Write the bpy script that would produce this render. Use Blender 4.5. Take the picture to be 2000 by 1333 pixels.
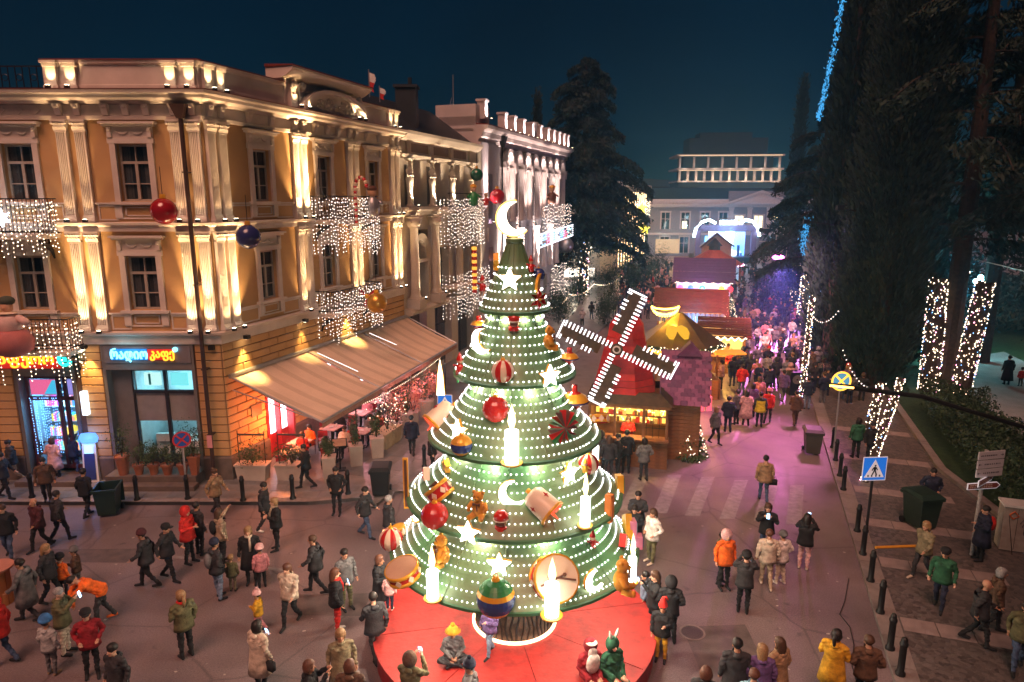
import bpy, math, random
import numpy as np
from mathutils import Vector, Matrix
R = math.radians
rnd = random.Random(7)
nrg = np.random.default_rng(11)
SC = bpy.context.scene
COL = SC.collection
for _o in list(bpy.data.objects): bpy.data.objects.remove(_o)

# ------------------------------------------------------------------ camera
H, PITCH, FPX = 10.6, R(11.7), 1333.33
cd = bpy.data.cameras.new('camera'); cam = bpy.data.objects.new('camera', cd); COL.objects.link(cam)
cam.location = (0, 0, H); cam.rotation_euler = (R(90) - PITCH, 0, 0)
cd.sensor_width = 36; cd.lens = 24; cd.clip_start = .1; cd.clip_end = 2000
SC.camera = cam
# ------------------------------------------------------------------ sky, sun, exposure
W = bpy.data.worlds.new('World'); SC.world = W; W.use_nodes = True
nt = W.node_tree; bg = nt.nodes['Background']
sky = nt.nodes.new('ShaderNodeTexSky'); sky.sky_type = 'NISHITA'; sky.sun_disc = False
sky.sun_elevation = R(58); sky.sun_rotation = R(194); sky.air_density = 1.0; sky.dust_density = .2; sky.ozone_density = 8.0
SKY_STRENGTH = .0019
tint = nt.nodes.new('ShaderNodeMix'); tint.data_type = 'RGBA'; tint.blend_type = 'MULTIPLY'; tint.inputs[0].default_value = 1
tint.inputs[7].default_value = (.04, .8, 1.0, 1)
nt.links.new(sky.outputs[0], tint.inputs[6])
wtc = nt.nodes.new('ShaderNodeTexCoord'); wns = nt.nodes.new('ShaderNodeTexNoise'); wns.inputs['Scale'].default_value = 2.2; wns.inputs['Detail'].default_value = 4; wns.inputs['Roughness'].default_value = .55
wmr = nt.nodes.new('ShaderNodeMapRange'); wmr.inputs[1].default_value = .35; wmr.inputs[2].default_value = .7; wmr.inputs[3].default_value = .82; wmr.inputs[4].default_value = 1.3; wmx = nt.nodes.new('ShaderNodeMix'); wmx.data_type = 'RGBA'; wmx.blend_type = 'MULTIPLY'; wmx.inputs[0].default_value = 1
nt.links.new(wtc.outputs['Generated'], wns.inputs['Vector']); nt.links.new(wns.outputs['Fac'], wmr.inputs[0]); nt.links.new(tint.outputs[2], wmx.inputs[6]); nt.links.new(wmr.outputs[0], wmx.inputs[7]); nt.links.new(wmx.outputs[2], bg.inputs[0]); bg.inputs[1].default_value = SKY_STRENGTH
sd = bpy.data.lights.new('sun', 'SUN'); sd.energy = 1.3; sd.angle = R(32); sd.color = (1, .47, .33)
sun = bpy.data.objects.new('sun', sd); COL.objects.link(sun)
sun.rotation_euler = (R(32), 0, R(-14))
SC.view_settings.view_transform = 'Standard'; SC.view_settings.look = 'None'
SC.view_settings.exposure = 1.3; SC.view_settings.gamma = 1; SC.view_settings.use_curve_mapping = False
SC.cycles.use_denoising = True; SC.cycles.max_bounces = 5; SC.cycles.diffuse_bounces = 2; SC.cycles.glossy_bounces = 2
SC.cycles.transparent_max_bounces = 6; SC.cycles.sample_clamp_indirect = 2.5; SC.cycles.caustics_reflective = False; SC.cycles.caustics_refractive = False

# ------------------------------------------------------------------ helpers
_s, _c = math.sin(PITCH), math.cos(PITCH)
def ray(u, v):
    a = (u - 1000) / FPX; b = -(v - 666.5) / FPX
    return Vector((a, _c + _s * b, -_s + _c * b))
def gz(u, v, z=0.0):
    d = ray(u, v); return Vector((0, 0, H)) + d * ((z - H) / d.z)
def gy(u, v, Y):
    d = ray(u, v); return Vector((0, 0, H)) + d * (Y / d.y)

_mats = {}
def mat(name, col=(.5, .5, .5), rough=.75, metal=0.0, var=.12, vs=3.0, bump=0.0, bs=20.0, emit=None, es=0.0, spec=.4, sample=True, kind=None, col2=None, alpha=1.0):
    if name in _mats: return _mats[name]
    m = bpy.data.materials.new(name); m.use_nodes = True; t = m.node_tree; n = t.nodes; b = n['Principled BSDF']
    b.inputs['Base Color'].default_value = (*col, 1); b.inputs['Roughness'].default_value = rough; b.inputs['Metallic'].default_value = metal
    b.inputs['Specular IOR Level'].default_value = spec
    if emit is not None:
        b.inputs['Emission Color'].default_value = (*emit, 1); b.inputs['Emission Strength'].default_value = es
        if not sample: m.cycles.emission_sampling = 'NONE'
    if alpha < 1: b.inputs['Alpha'].default_value = alpha
    if var > 0 or bump > 0 or col2:
        tc = n.new('ShaderNodeTexCoord'); ns = n.new('ShaderNodeTexNoise'); ns.inputs['Scale'].default_value = vs; ns.inputs['Detail'].default_value = 5
        t.links.new(tc.outputs['Object'], ns.inputs['Vector'])
        cr = n.new('ShaderNodeValToRGB'); cr.color_ramp.elements[0].position = .3; cr.color_ramp.elements[1].position = .72
        c2 = col2 or tuple(min(1, x * (1 + var)) for x in col); c1 = tuple(x * (1 - var) for x in col) if not col2 else col
        cr.color_ramp.elements[0].color = (*c1, 1); cr.color_ramp.elements[1].color = (*c2, 1)
        t.links.new(ns.outputs['Fac'], cr.inputs[0]); t.links.new(cr.outputs[0], b.inputs['Base Color'])
        if bump > 0:
            n2 = n.new('ShaderNodeTexNoise'); n2.inputs['Scale'].default_value = bs; n2.inputs['Detail'].default_value = 4
            t.links.new(tc.outputs['Object'], n2.inputs['Vector'])
            bp = n.new('ShaderNodeBump'); bp.inputs['Strength'].default_value = bump; bp.inputs['Distance'].default_value = .03
            t.links.new(n2.outputs['Fac'], bp.inputs['Height']); t.links.new(bp.outputs[0], b.inputs['Normal'])
    _mats[name] = m
    return m
def glow(name, col, es, sample=False):
    return mat(name, (.02, .02, .02), .5, var=0, emit=col, es=es, sample=sample)

class MB:
    def __init__(s, M=None): s.v = []; s.f = []; s.mi = []; s.M = M; s.cur = 0
    def add(s, vs, fs):
        o = len(s.v); s.v += [tuple(p) for p in vs]; s.f += [tuple(i + o for i in f) for f in fs]; s.mi += [s.cur] * len(fs); return s
    def box(s, x0, x1, y0, y1, z0, z1, M=None):
        vs = [Vector(p) for p in ((x0,y0,z0),(x1,y0,z0),(x1,y1,z0),(x0,y1,z0),(x0,y0,z1),(x1,y0,z1),(x1,y1,z1),(x0,y1,z1))]
        if M is not None: vs = [M @ p for p in vs]
        return s.add(vs, [(0,3,2,1),(4,5,6,7),(0,1,5,4),(1,2,6,5),(2,3,7,6),(3,0,4,7)])
    def frus(s, cx, cy, z0, z1, a0, b0, a1, b1):
        vs = [(cx-a0,cy-b0,z0),(cx+a0,cy-b0,z0),(cx+a0,cy+b0,z0),(cx-a0,cy+b0,z0),(cx-a1,cy-b1,z1),(cx+a1,cy-b1,z1),(cx+a1,cy+b1,z1),(cx-a1,cy+b1,z1)]
        return s.add(vs, [(0,3,2,1),(4,5,6,7),(0,1,5,4),(1,2,6,5),(2,3,7,6),(3,0,4,7)])
    def tube(s, pts, rad, n=6, cap=True):
        pts = [Vector(p) for p in pts]; k = len(pts)
        if not hasattr(rad, '__len__'): rad = [rad] * k
        vs = []
        for i, p in enumerate(pts):
            d = (pts[min(i+1,k-1)] - pts[max(i-1,0)])
            d = d.normalized() if d.length > 1e-9 else Vector((0,0,1))
            a = d.cross(Vector((0,0,1)) if abs(d.z) < .9 else Vector((1,0,0))).normalized(); b = d.cross(a)
            for j in range(n):
                t = 2*math.pi*j/n; vs.append(p + (a*math.cos(t) + b*math.sin(t)) * rad[i])
        fs = [(i*n+j, i*n+(j+1)%n, (i+1)*n+(j+1)%n, (i+1)*n+j) for i in range(k-1) for j in range(n)]
        if cap: fs += [tuple(range(n-1,-1,-1)), tuple(range((k-1)*n, k*n))]
        return s.add(vs, fs)
    def lathe(s, prof, n=16, c=(0,0,0), M=None, a0=0, a1=2*math.pi):
        full = abs(a1 - a0 - 2*math.pi) < 1e-6; m = n if full else n + 1; vs = []
        for r, z in prof:
            for j in range(m):
                t = a0 + (a1-a0)*j/n; vs.append(Vector((c[0]+r*math.cos(t), c[1]+r*math.sin(t), c[2]+z)))
        if M is not None: vs = [M @ p for p in vs]
        fs = [(i*m+j, i*m+(j+1)%m, (i+1)*m+(j+1)%m, (i+1)*m+j) for i in range(len(prof)-1) for j in range(n)]
        return s.add(vs, fs)
    def ell(s, c, r, n=10, k=7, M=None):
        if not hasattr(r, '__len__'): r = (r, r, r)
        vs = []
        for i in range(k+1):
            p = math.pi*i/k
            for j in range(n):
                t = 2*math.pi*j/n; vs.append(Vector((c[0]+r[0]*math.sin(p)*math.cos(t), c[1]+r[1]*math.sin(p)*math.sin(t), c[2]-r[2]*math.cos(p))))
        if M is not None: vs = [M @ p for p in vs]
        return s.add(vs, [(i*n+j, i*n+(j+1)%n, (i+1)*n+(j+1)%n, (i+1)*n+j) for i in range(k) for j in range(n)])
    def prism(s, poly, y0, y1, M=None):           # polygon in (x,z) extruded along y
        n = len(poly); vs = [Vector((x, y0, z)) for x, z in poly] + [Vector((x, y1, z)) for x, z in poly]
        if M is not None: vs = [M @ p for p in vs]
        return s.add(vs, [tuple(range(n)), tuple(range(2*n-1, n-1, -1))] + [(i, n+i, n+(i+1)%n, (i+1)%n) for i in range(n)])
    def flat(s, poly, z):                          # polygon in (x,y) at height z
        return s.add([(x, y, z) for x, y in poly], [tuple(range(len(poly)))])
    def slab(s, poly, z0, z1):
        n = len(poly); vs = [(x, y, z0) for x, y in poly] + [(x, y, z1) for x, y in poly]
        return s.add(vs, [tuple(range(n-1,-1,-1)), tuple(range(n, 2*n))] + [(i, (i+1)%n, n+(i+1)%n, n+i) for i in range(n)])
    def octa(s, pts, r):
        for p in pts:
            x, y, z = p; q = r if not hasattr(r, '__call__') else r()
            s.add([(x+q,y,z),(x-q,y,z),(x,y+q,z),(x,y-q,z),(x,y,z+q),(x,y,z-q)], [(0,2,4),(2,1,4),(1,3,4),(3,0,4),(2,0,5),(1,2,5),(3,1,5),(0,3,5)])
        return s
    def build(s, name, m, parent=None, smooth=False, M=None):
        me = bpy.data.meshes.new(name); vs = s.v
        if s.M is not None: vs = [tuple(s.M @ Vector(p)) for p in vs]
        me.from_pydata(vs, [], s.f)
        for q in (m if isinstance(m, (list, tuple)) else [m]):
            if q is not None: me.materials.append(q)
        if isinstance(m, (list, tuple)): me.polygons.foreach_set('material_index', s.mi)
        if smooth: me.polygons.foreach_set('use_smooth', [True]*len(me.polygons))
        o = bpy.data.objects.new(name, me); COL.objects.link(o)
        if parent is not None: o.parent = parent
        if M is not None: o.matrix_local = M
        return o
def tag(o, label=None, cat=None, group=None, kind=None):
    if label: o['label'] = label
    if cat: o['category'] = cat
    if group: o['group'] = group
    if kind: o['kind'] = kind
    return o
def root(name, label, cat, loc=(0,0,0), rz=0.0, group=None):
    o = bpy.data.objects.new(name, None); COL.objects.link(o); o.location = loc; o.rotation_euler = (0, 0, rz); o.empty_display_size = .2
    return tag(o, label, cat, group)
def inst(src, name, parent, M=None):
    o = bpy.data.objects.new(name, src.data if hasattr(src, 'data') else src); COL.objects.link(o)
    if parent is not None: o.parent = parent
    if M is not None: o.matrix_local = M
    return o
def copy_tree(o, parent=None):
    c = o.copy(); COL.objects.link(c); c.parent = parent
    for ch in o.children: copy_tree(ch, c)
    return c
T = Matrix.Translation
def RZ(a): return Matrix.Rotation(a, 4, 'Z')
def RX(a): return Matrix.Rotation(a, 4, 'X')
def RY(a): return Matrix.Rotation(a, 4, 'Y')
def S3(x, y, z): return Matrix.Diagonal((x, y, z, 1))
def frame(dx, dy, o=(0,0,0)): return Matrix(((dx, -dy, 0, o[0]), (dy, dx, 0, o[1]), (0, 0, 1, o[2]), (0, 0, 0, 1)))
def lamp(name, kind, loc, energy, col, parent=None, size=.05, target=None, spot=60, blend=.5):
    l = bpy.data.lights.new(name, kind); l.energy = energy; l.color = col
    if kind in ('POINT', 'SPOT'): l.shadow_soft_size = size
    if kind == 'SPOT': l.spot_size = R(spot); l.spot_blend = blend
    o = bpy.data.objects.new(name, l); COL.objects.link(o); o.location = loc
    if target is not None:
        o.rotation_euler = (Vector(target) - Vector(loc)).to_track_quat('-Z', 'Y').to_euler()
    if parent is not None: o.parent = parent
    return o
def letters(txt, size, depth, m, parent, M, name='letter', gap=.06, fit=None):
    x = 0.0; out = []; M0 = M
    for chh in txt:
        if chh == ' ': x += size * .35; continue
        cu = bpy.data.curves.new(name, 'FONT'); cu.body = chh; cu.size = size; cu.extrude = depth; cu.offset = size * .018; cu.resolution_u = 3
        t = bpy.data.objects.new('tmp', cu); COL.objects.link(t)
        dg = bpy.context.evaluated_depsgraph_get(); me = bpy.data.meshes.new_from_object(t.evaluated_get(dg)); bpy.data.objects.remove(t)
        if len(me.vertices) == 0: continue
        xs = [v.co.x for v in me.vertices]; x0, x1 = min(xs), max(xs)
        me.materials.clear(); me.materials.append(m)
        o = inst(me, name, parent, M @ T((x - x0, 0, 0)) @ RX(R(90))); out.append(o)
        x += (x1 - x0) + gap * size * 2
    if fit:
        for o in out: o.matrix_local = M0 @ S3(fit/x, 1, 1) @ M0.inverted() @ o.matrix_basis
    return out, x
# ------------------------------------------------------------------ materials
M_asph = mat('asphalt', (.165, .127, .132), .5, var=.3, vs=.35, bump=.3, bs=45, spec=.45)
def _asph():
    t = M_asph.node_tree; n = t.nodes; b = n['Principled BSDF']; src = b.inputs['Base Color'].links[0].from_socket; tc = n.new('ShaderNodeTexCoord')
    vo = n.new('ShaderNodeTexVoronoi'); vo.feature = 'DISTANCE_TO_EDGE'; vo.inputs['Scale'].default_value = .33; wn = n.new('ShaderNodeTexNoise'); wn.inputs['Scale'].default_value = 1.1; wn.inputs['Detail'].default_value = 6
    ad = n.new('ShaderNodeMix'); ad.data_type = 'VECTOR'; ad.inputs[0].default_value = .16; t.links.new(tc.outputs['Object'], wn.inputs['Vector']); t.links.new(tc.outputs['Object'], ad.inputs[4]); t.links.new(wn.outputs['Color'], ad.inputs[5]); t.links.new(ad.outputs[1], vo.inputs['Vector'])
    mr = n.new('ShaderNodeMapRange'); mr.inputs[1].default_value = 0; mr.inputs[2].default_value = .012; mr.inputs[3].default_value = .62; mr.inputs[4].default_value = 1; t.links.new(vo.outputs['Distance'], mr.inputs[0])
    gr = n.new('ShaderNodeTexNoise'); gr.inputs['Scale'].default_value = 26; gr.inputs['Detail'].default_value = 3; t.links.new(tc.outputs['Object'], gr.inputs['Vector']); g2 = n.new('ShaderNodeMapRange'); g2.inputs[1].default_value = .3; g2.inputs[2].default_value = .7; g2.inputs[3].default_value = .72; g2.inputs[4].default_value = 1.22; t.links.new(gr.outputs['Fac'], g2.inputs[0])
    sp = n.new('ShaderNodeTexNoise'); sp.inputs['Scale'].default_value = 1.6; sp.inputs['Detail'].default_value = 2; t.links.new(tc.outputs['Object'], sp.inputs['Vector']); s2 = n.new('ShaderNodeMapRange'); s2.inputs[1].default_value = .66; s2.inputs[2].default_value = .74; s2.inputs[3].default_value = 1; s2.inputs[4].default_value = .62; t.links.new(sp.outputs['Fac'], s2.inputs[0])
    m1 = n.new('ShaderNodeMath'); m1.operation = 'MULTIPLY'; t.links.new(mr.outputs[0], m1.inputs[0]); t.links.new(g2.outputs[0], m1.inputs[1]); m2 = n.new('ShaderNodeMath'); m2.operation = 'MULTIPLY'; t.links.new(m1.outputs[0], m2.inputs[0]); t.links.new(s2.outputs[0], m2.inputs[1])
    mx = n.new('ShaderNodeMix'); mx.data_type = 'RGBA'; mx.blend_type = 'MULTIPLY'; mx.inputs[0].default_value = 1; t.links.new(src, mx.inputs[6]); t.links.new(m2.outputs[0], mx.inputs[7]); t.links.new(mx.outputs[2], b.inputs['Base Color'])
    rr = n.new('ShaderNodeMapRange'); rr.inputs[3].default_value = .34; rr.inputs[4].default_value = .62; t.links.new(sp.outputs['Fac'], rr.inputs[0]); t.links.new(rr.outputs[0], b.inputs['Roughness'])
_asph()
M_pave = mat('paving stone', (.15, .15, .155), .32, var=.3, vs=1.2, bump=.12, bs=25, spec=.5)
M_pave2 = mat('paving stone pale', (.17, .16, .155), .36, var=.3, vs=1.5, bump=.12, bs=25, spec=.5)
M_kerb = mat('granite kerb', (.2, .17, .16), .6, var=.2, vs=4, bump=.2, bs=60)
M_slab = mat('pink slab', (.24, .19, .18), .65, var=.18, vs=3, bump=.15, bs=50)
M_line = mat('road paint', (.18, .16, .16), .6, vs=5, col2=(.29, .27, .27))
M_grass = mat('lawn', (.02, .05, .015), .9, var=.5, vs=6, bump=.6, bs=80)
M_path = mat('park path', (.2, .2, .2), .8, var=.15, vs=2, bump=.2, bs=60)
M_soil = mat('soil', (.06, .045, .03), .9, var=.4, vs=8, bump=.4, bs=30)
M_cob = mat('cobbles', (.075, .068, .064), .62, var=.25, vs=2)
def _cob():
    t = M_cob.node_tree; n = t.nodes; tc = n.new('ShaderNodeTexCoord'); vo = n.new('ShaderNodeTexVoronoi'); vo.feature = 'DISTANCE_TO_EDGE'; vo.inputs['Scale'].default_value = 9
    t.links.new(tc.outputs['Object'], vo.inputs['Vector']); bp = n.new('ShaderNodeBump'); bp.inputs['Strength'].default_value = .9; bp.inputs['Distance'].default_value = .05
    mr = n.new('ShaderNodeMath'); mr.operation = 'MINIMUM'; mr.inputs[1].default_value = .12; t.links.new(vo.outputs['Distance'], mr.inputs[0])
    t.links.new(mr.outputs[0], bp.inputs['Height']); t.links.new(bp.outputs[0], n['Principled BSDF'].inputs['Normal'])
_cob()
_n = M_cob.node_tree.nodes; _v = _n.new('ShaderNodeTexVoronoi'); _v.inputs['Scale'].default_value = 9; _t = _n.new('ShaderNodeTexCoord'); M_cob.node_tree.links.new(_t.outputs['Object'], _v.inputs['Vector']); _m = _n.new('ShaderNodeMapRange'); _m.inputs[3].default_value = .5; _m.inputs[4].default_value = 1.5; M_cob.node_tree.links.new(_v.outputs['Color'], _m.inputs[0]); _x = _n.new('ShaderNodeMix'); _x.data_type = 'RGBA'; _x.blend_type = 'MULTIPLY'; _x.inputs[0].default_value = 1; _x.inputs[6].default_value = (.1, .085, .08, 1); M_cob.node_tree.links.new(_m.outputs[0], _x.inputs[7]); M_cob.node_tree.links.new(_x.outputs[2], _n['Principled BSDF'].inputs['Base Color'])
M_ochre = mat('ochre plaster', (.5, .3, .13), .85, var=.16, vs=.7, bump=.08, bs=30)
M_ochre2 = mat('rusticated ochre', (.5, .29, .12), .85, var=.14, vs=1.2, bump=.12, bs=30)
M_cream = mat('cream stucco', (.62, .54, .47), .8, var=.17, vs=.9, bump=.08, bs=30)
M_mort = mat('dark joint', (.1, .05, .025), .9)
M_red = mat('red roof sheet', (.16, .03, .018), .5, var=.2)
M_dkroof = mat('dark roof sheet', (.02, .025, .03), .5, var=.2)
M_plinth = mat('stone plinth', (.12, .09, .075), .8, var=.25, vs=3, bump=.2)
M_frame = mat('cream window frame', (.4, .35, .29), .6)
M_glass = mat('dark glass', (.025, .032, .036), .05, var=0, spec=.8, alpha=.42)
M_curt = mat('net curtain', (.4, .39, .37), .9)
M_grey = mat('grey shop surround', (.14, .125, .12), .6, var=.1)
M_black = mat('black iron', (.012, .012, .013), .45, metal=.2, var=.2)
M_pipe = mat('brown downpipe', (.045, .022, .018), .5)
M_wood = mat('brown timber', (.2, .085, .035), .65, var=.3, vs=5, bump=.15)
M_wood2 = mat('pale timber', (.42, .32, .2), .7, var=.15, vs=5)
M_stone3 = mat('pale pink stone', (.5, .45, .44), .8, var=.1, vs=1, bump=.08, bs=20)
M_stone2 = mat('warm stone', (.48, .41, .34), .8, var=.1, vs=1, bump=.08, bs=20)
M_statue = mat('plaster statue', (.6, .54, .46), .7, var=.06)
M_white = mat('white paint', (.7, .69, .66), .5, var=.05)
M_steel = mat('galvanised steel', (.4, .4, .41), .4, metal=.7, var=.1)
M_leaf = mat('dark evergreen foliage', (.007, .025, .017), .75, var=.6, vs=.9)
M_leaf2 = mat('hedge foliage', (.024, .052, .022), .6, var=.6, vs=1.5)
M_leaf3 = mat('pot plant foliage', (.05, .085, .03), .6, var=.5, vs=3)
M_bark = mat('bark', (.05, .036, .028), .95, var=.4, vs=6, bump=.6, bs=15)
M_terra = mat('terracotta', (.3, .1, .05), .75, var=.15)
G_warm = glow('warm white bulb', (1, .74, .5), 3.2)
G_white = glow('cool white bulb', (1, .78, .66), 2.3)
G_led = glow('tree led', (1, .93, .9), 6)
G_blue = glow('blue bulb', (.15, .4, 1), 3)
G_cyan = glow('cyan tube', (.25, .85, 1), 6)
G_pink = glow('pink light', (1, .35, .6), 6)
G_lampw = glow('floodlight face', (1, .8, .52), 16)

# ------------------------------------------------------------------ ground
CX, CY = -10.68, 24.5
AZ = R(18.7); DX, DY = math.sin(AZ), math.cos(AZ)
def Bw(s, out, z=0.0): return Vector((CX + DX*s + DY*out, CY + DY*s - DX*out, z))
FA = frame(1, 0); FB = frame(DX, DY)                  # facade frames: x along the wall, y into it
tag(MB().flat([(-190, -40), (250, -40), (250, 300), (-190, 300)], 0).build('ground', M_asph), kind='structure')
curve = [Bw(-1.2 + 4.2*t, 5.6 + 2.2*math.sin(t*math.pi/2)) for t in (0, .25, .5, .75, 1)]
kl = [Vector((-34, 22.5, 0)), Vector((-7.2, 22.5, 0)), Vector((-5.9, 22.75, 0)), Vector((-4.7, 23.3, 0)), Vector((-3.6, 24.4, 0)), Vector((-2.75, 26.0, 0)), Bw(70, 7.3)]
pl = MB().slab([(p.x, p.y) for p in kl] + [tuple(Bw(70, -3)[:2]), tuple(Bw(0, -3)[:2]), (-34, 27)], 0.0, .13).build('pavement', M_pave)
tag(pl, kind='structure')
# kerb stones along the left pavement
def kerbrun(pts, parent, m, w=.28, L=1.0, z0=.0, z1=.15, side=1):
    for a, b in zip(pts[:-1], pts[1:]):
        d = (b - a); n = max(1, round(d.length / L)); d2 = d / n; ang = math.atan2(d.y, d.x); l = d2.length
        k = MB().box(.008, l-.008, 0 if side > 0 else -w, w if side > 0 else 0, z0, z1).build('kerbstone', m, parent)
        k.matrix_local = T(a) @ RZ(ang)
        for i in range(1, n): inst(k, 'kerbstone', parent, T(a + d2*i + Vector((0, 0, rnd.uniform(-.004, .004)))) @ RZ(ang))
kerbrun(kl[1:6], pl, M_kerb, z1=.142); kerbrun([Vector((-20, 22.5, 0)), kl[1]], pl, M_kerb, z1=.142); kerbrun([kl[5], Bw(30, 7.3)], pl, M_kerb, L=1.4, z1=.142)
ti = [MB().box(.006, .894, .006, .594, .12, .138).build('paving_slab', m, pl, M=T((-60, 0, 0))) for m in (M_pave, M_pave2)]
n_t = 0
for r_ in range(3):
    for c_ in range(17):
        src = ti[rnd.random() < .5]; x = -19.6 + c_*.9 + (r_ % 2)*.45; y = 22.8 + r_*.6
        if n_t < 2: o = ti[n_t]; o.matrix_local = T((x, y, 0))
        else: inst(src, 'paving_slab', pl, T((x, y, rnd.uniform(0, .004))))
        n_t += 1
for r_ in range(5):
    for c_ in range(15):
        p = Bw(-.4 + c_*.9 + (r_ % 2)*.45, 6.9 - r_*.6 - .6)
        if p.x < -5.2 and p.y < 24.8: continue
        inst(ti[rnd.random() < .5], 'paving_slab', pl, T((p.x, p.y, rnd.uniform(0, .004))) @ RZ(R(90) - AZ))
# right-hand kerb, cobbled pavement with slab bands, park
KD = Vector((.326, .9454, 0)); KN = Vector((.9454, -.326, 0)); K0 = Vector((8.56, 13.44, 0))
def K(s, o, z=0.0): p = K0 + KD*s + KN*o; return Vector((p.x, p.y, z))
kp = lambda s, o: tuple(K(s, o)[:2])
pr = MB().slab([kp(-14, .4), kp(-14, 8), kp(4.4, 7.5), kp(8.2, 5.2), kp(14, 3.9), kp(100, 3.9), kp(100, .4)], 0, .12).build('cobbled_pavement', M_cob); tag(pr, kind='structure')
kerbrun([K(-12, 0), K(60, 0)], pr, M_kerb, w=-.52 if False else .52, L=1.25, z1=.125, side=-1)
for s_ in (10.2, 12.9, 15.7, 19.2, 23):
    for i in range(4):
        b = MB().box(.006, .78, .006, .6, .05, .127).build('stone_slab', M_slab, pr); b.matrix_local = T(K(s_ - 5, .56 + i*.8)) @ RZ(math.atan2(KN.y, KN.x))
for s_ in (-1.8, 2.0):
    for i in range(2 if s_ < 0 else 4):
        b = MB().box(.006, .78, .006, .6, .05, .127).build('stone_slab', M_slab, pr); b.matrix_local = T(K(s_, .56 + i*.8)) @ RZ(math.atan2(KN.y, KN.x))
park = MB().slab([kp(-14, 8), kp(4.4, 7.5), kp(8.2, 5.2), kp(14, 3.9), kp(100, 3.9), kp(100, 90), kp(-14, 90)], 0, .1).build('park_lawn', M_grass); tag(park, kind='structure')
kerbrun([K(14, 3.9), K(8.2, 5.2), K(4.4, 7.5), K(-8, 8.0)], park, M_kerb, w=.3, L=1.4, z1=.26)
kerbrun([K(50, 3.9), K(14, 3.9)], park, M_kerb, w=.3, L=1.6, z1=.26)
pp = [gz(1905, 700), gz(1960, 690), gz(2040, 730), gz(2260, 900), gz(2300, 1010), gz(2080, 900), gz(1985, 850), gz(1895, 770)]
tag(MB().slab([(p.x, p.y) for p in pp], .05, .115).build('park_path', M_path), kind='structure')
# zebra crossing
zb = [(1318, 928, 1288, 1003), (1383, 932, 1352, 1008), (1448, 938, 1420, 1014), (1508, 942, 1487, 1018), (1557, 948, 1550, 1024), (1256, 926, 1222, 998)]
for i, (u0, v0, u1, v1) in enumerate(zb):
    a, b = gz(u0, v0), gz(u1, v1); w = .26
    o = MB().flat([(a.x-w, a.y), (a.x+w, a.y), (b.x+w, b.y), (b.x-w, b.y)], .005).build('crossing_stripe', M_line); tag(o, kind='structure')

# ------------------------------------------------------------------ classical building kit
def extr(mb, prof, x0, x1, k0=0.0, k1=0.0):          # profile in (out, z) swept along x with mitred ends
    n = len(prof); vs = [(x0 - o*k0, -o, z) for o, z in prof] + [(x1 + o*k1, -o, z) for o, z in prof]
    return mb.add(vs, [tuple(range(n)), tuple(range(2*n-1, n-1, -1))] + [(i, n+i, n+(i+1) % n, (i+1) % n) for i in range(n)])
def wall(mb, x0, x1, z0, z1, holes, depth=.3, y=0.0):
    xs = sorted({x0, x1, *[h[0] for h in holes], *[h[1] for h in holes]}); zs = sorted({z0, z1, *[h[2] for h in holes], *[h[3] for h in holes]})
    xs = [x for x in xs if x0 <= x <= x1]; zs = [z for z in zs if z0 <= z <= z1]
    for i in range(len(xs)-1):
        for j in range(len(zs)-1):
            cx, cz = (xs[i]+xs[i+1])/2, (zs[j]+zs[j+1])/2
            if any(h[0] < cx < h[1] and h[2] < cz < h[3] for h in holes): continue
            mb.add([(xs[i],y,zs[j]),(xs[i+1],y,zs[j]),(xs[i+1],y,zs[j+1]),(xs[i],y,zs[j+1])], [(0,1,2,3)])
    for a, b, c, d in holes:
        e = y + depth
        mb.add([(a,y,c),(b,y,c),(b,y,d),(a,y,d),(a,e,c),(b,e,c),(b,e,d),(a,e,d)], [(0,4,5,1),(1,5,6,2),(2,6,7,3),(3,7,4,0)])
    return mb
def pil_meshes(w, h, ch=.42, d=.14, fl=5):
    sh = MB(); g = w*.8/(2*fl+1); pts = [(-w*.42, .02), (-w*.42, -d)]
    x = -w*.42 + g*.8
    for k in range(fl): pts += [(x, -d), (x+g*.25, -d+.035), (x+g*.95, -d+.035), (x+g*1.2, -d)]; x += g*1.9
    pts += [(w*.42, -d), (w*.42, .02)]
    sh.slab(pts, .22, h-ch)
    ba = MB().box(-w*.52, w*.52, -d-.08, .02, 0, .1).box(-w*.49, w*.49, -d-.05, .02, .1, .17).box(-w*.45, w*.45, -d-.025, .02, .17, .22)
    ca = MB(); z = h-ch
    ca.box(-w*.45, w*.45, -d-.02, .02, z, z+.05)
    ca.frus(0, -d/2, z+.05, h-.07, w*.4, d/2+.01, w*.5, d/2+.06)
    ca.box(-w*.6, w*.6, -d-.11, .02, h-.07, h)
    for row, (zz, n, dy) in enumerate(((z+.05, 5, .015), (z+.17, 4, .045))):
        for k in range(n):
            x = (k - (n-1)/2) * w*.21
            ca.add([(x-w*.09,-d-dy,zz),(x+w*.09,-d-dy,zz),(x+w*.1,-d-dy-.035,zz+.1),(x-w*.1,-d-dy-.035,zz+.1),(x,-d-dy-.07,zz+.14),(x,-d-dy+.01,zz+.13)], [(0,1,2,3),(3,2,4),(3,4,5),(2,5,4)])
    for sx in (-1, 1): ca.ell((sx*w*.5, -d-.06, h-.12), (.06, .06, .055), 7, 5)
    return sh, ba, ca
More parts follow.
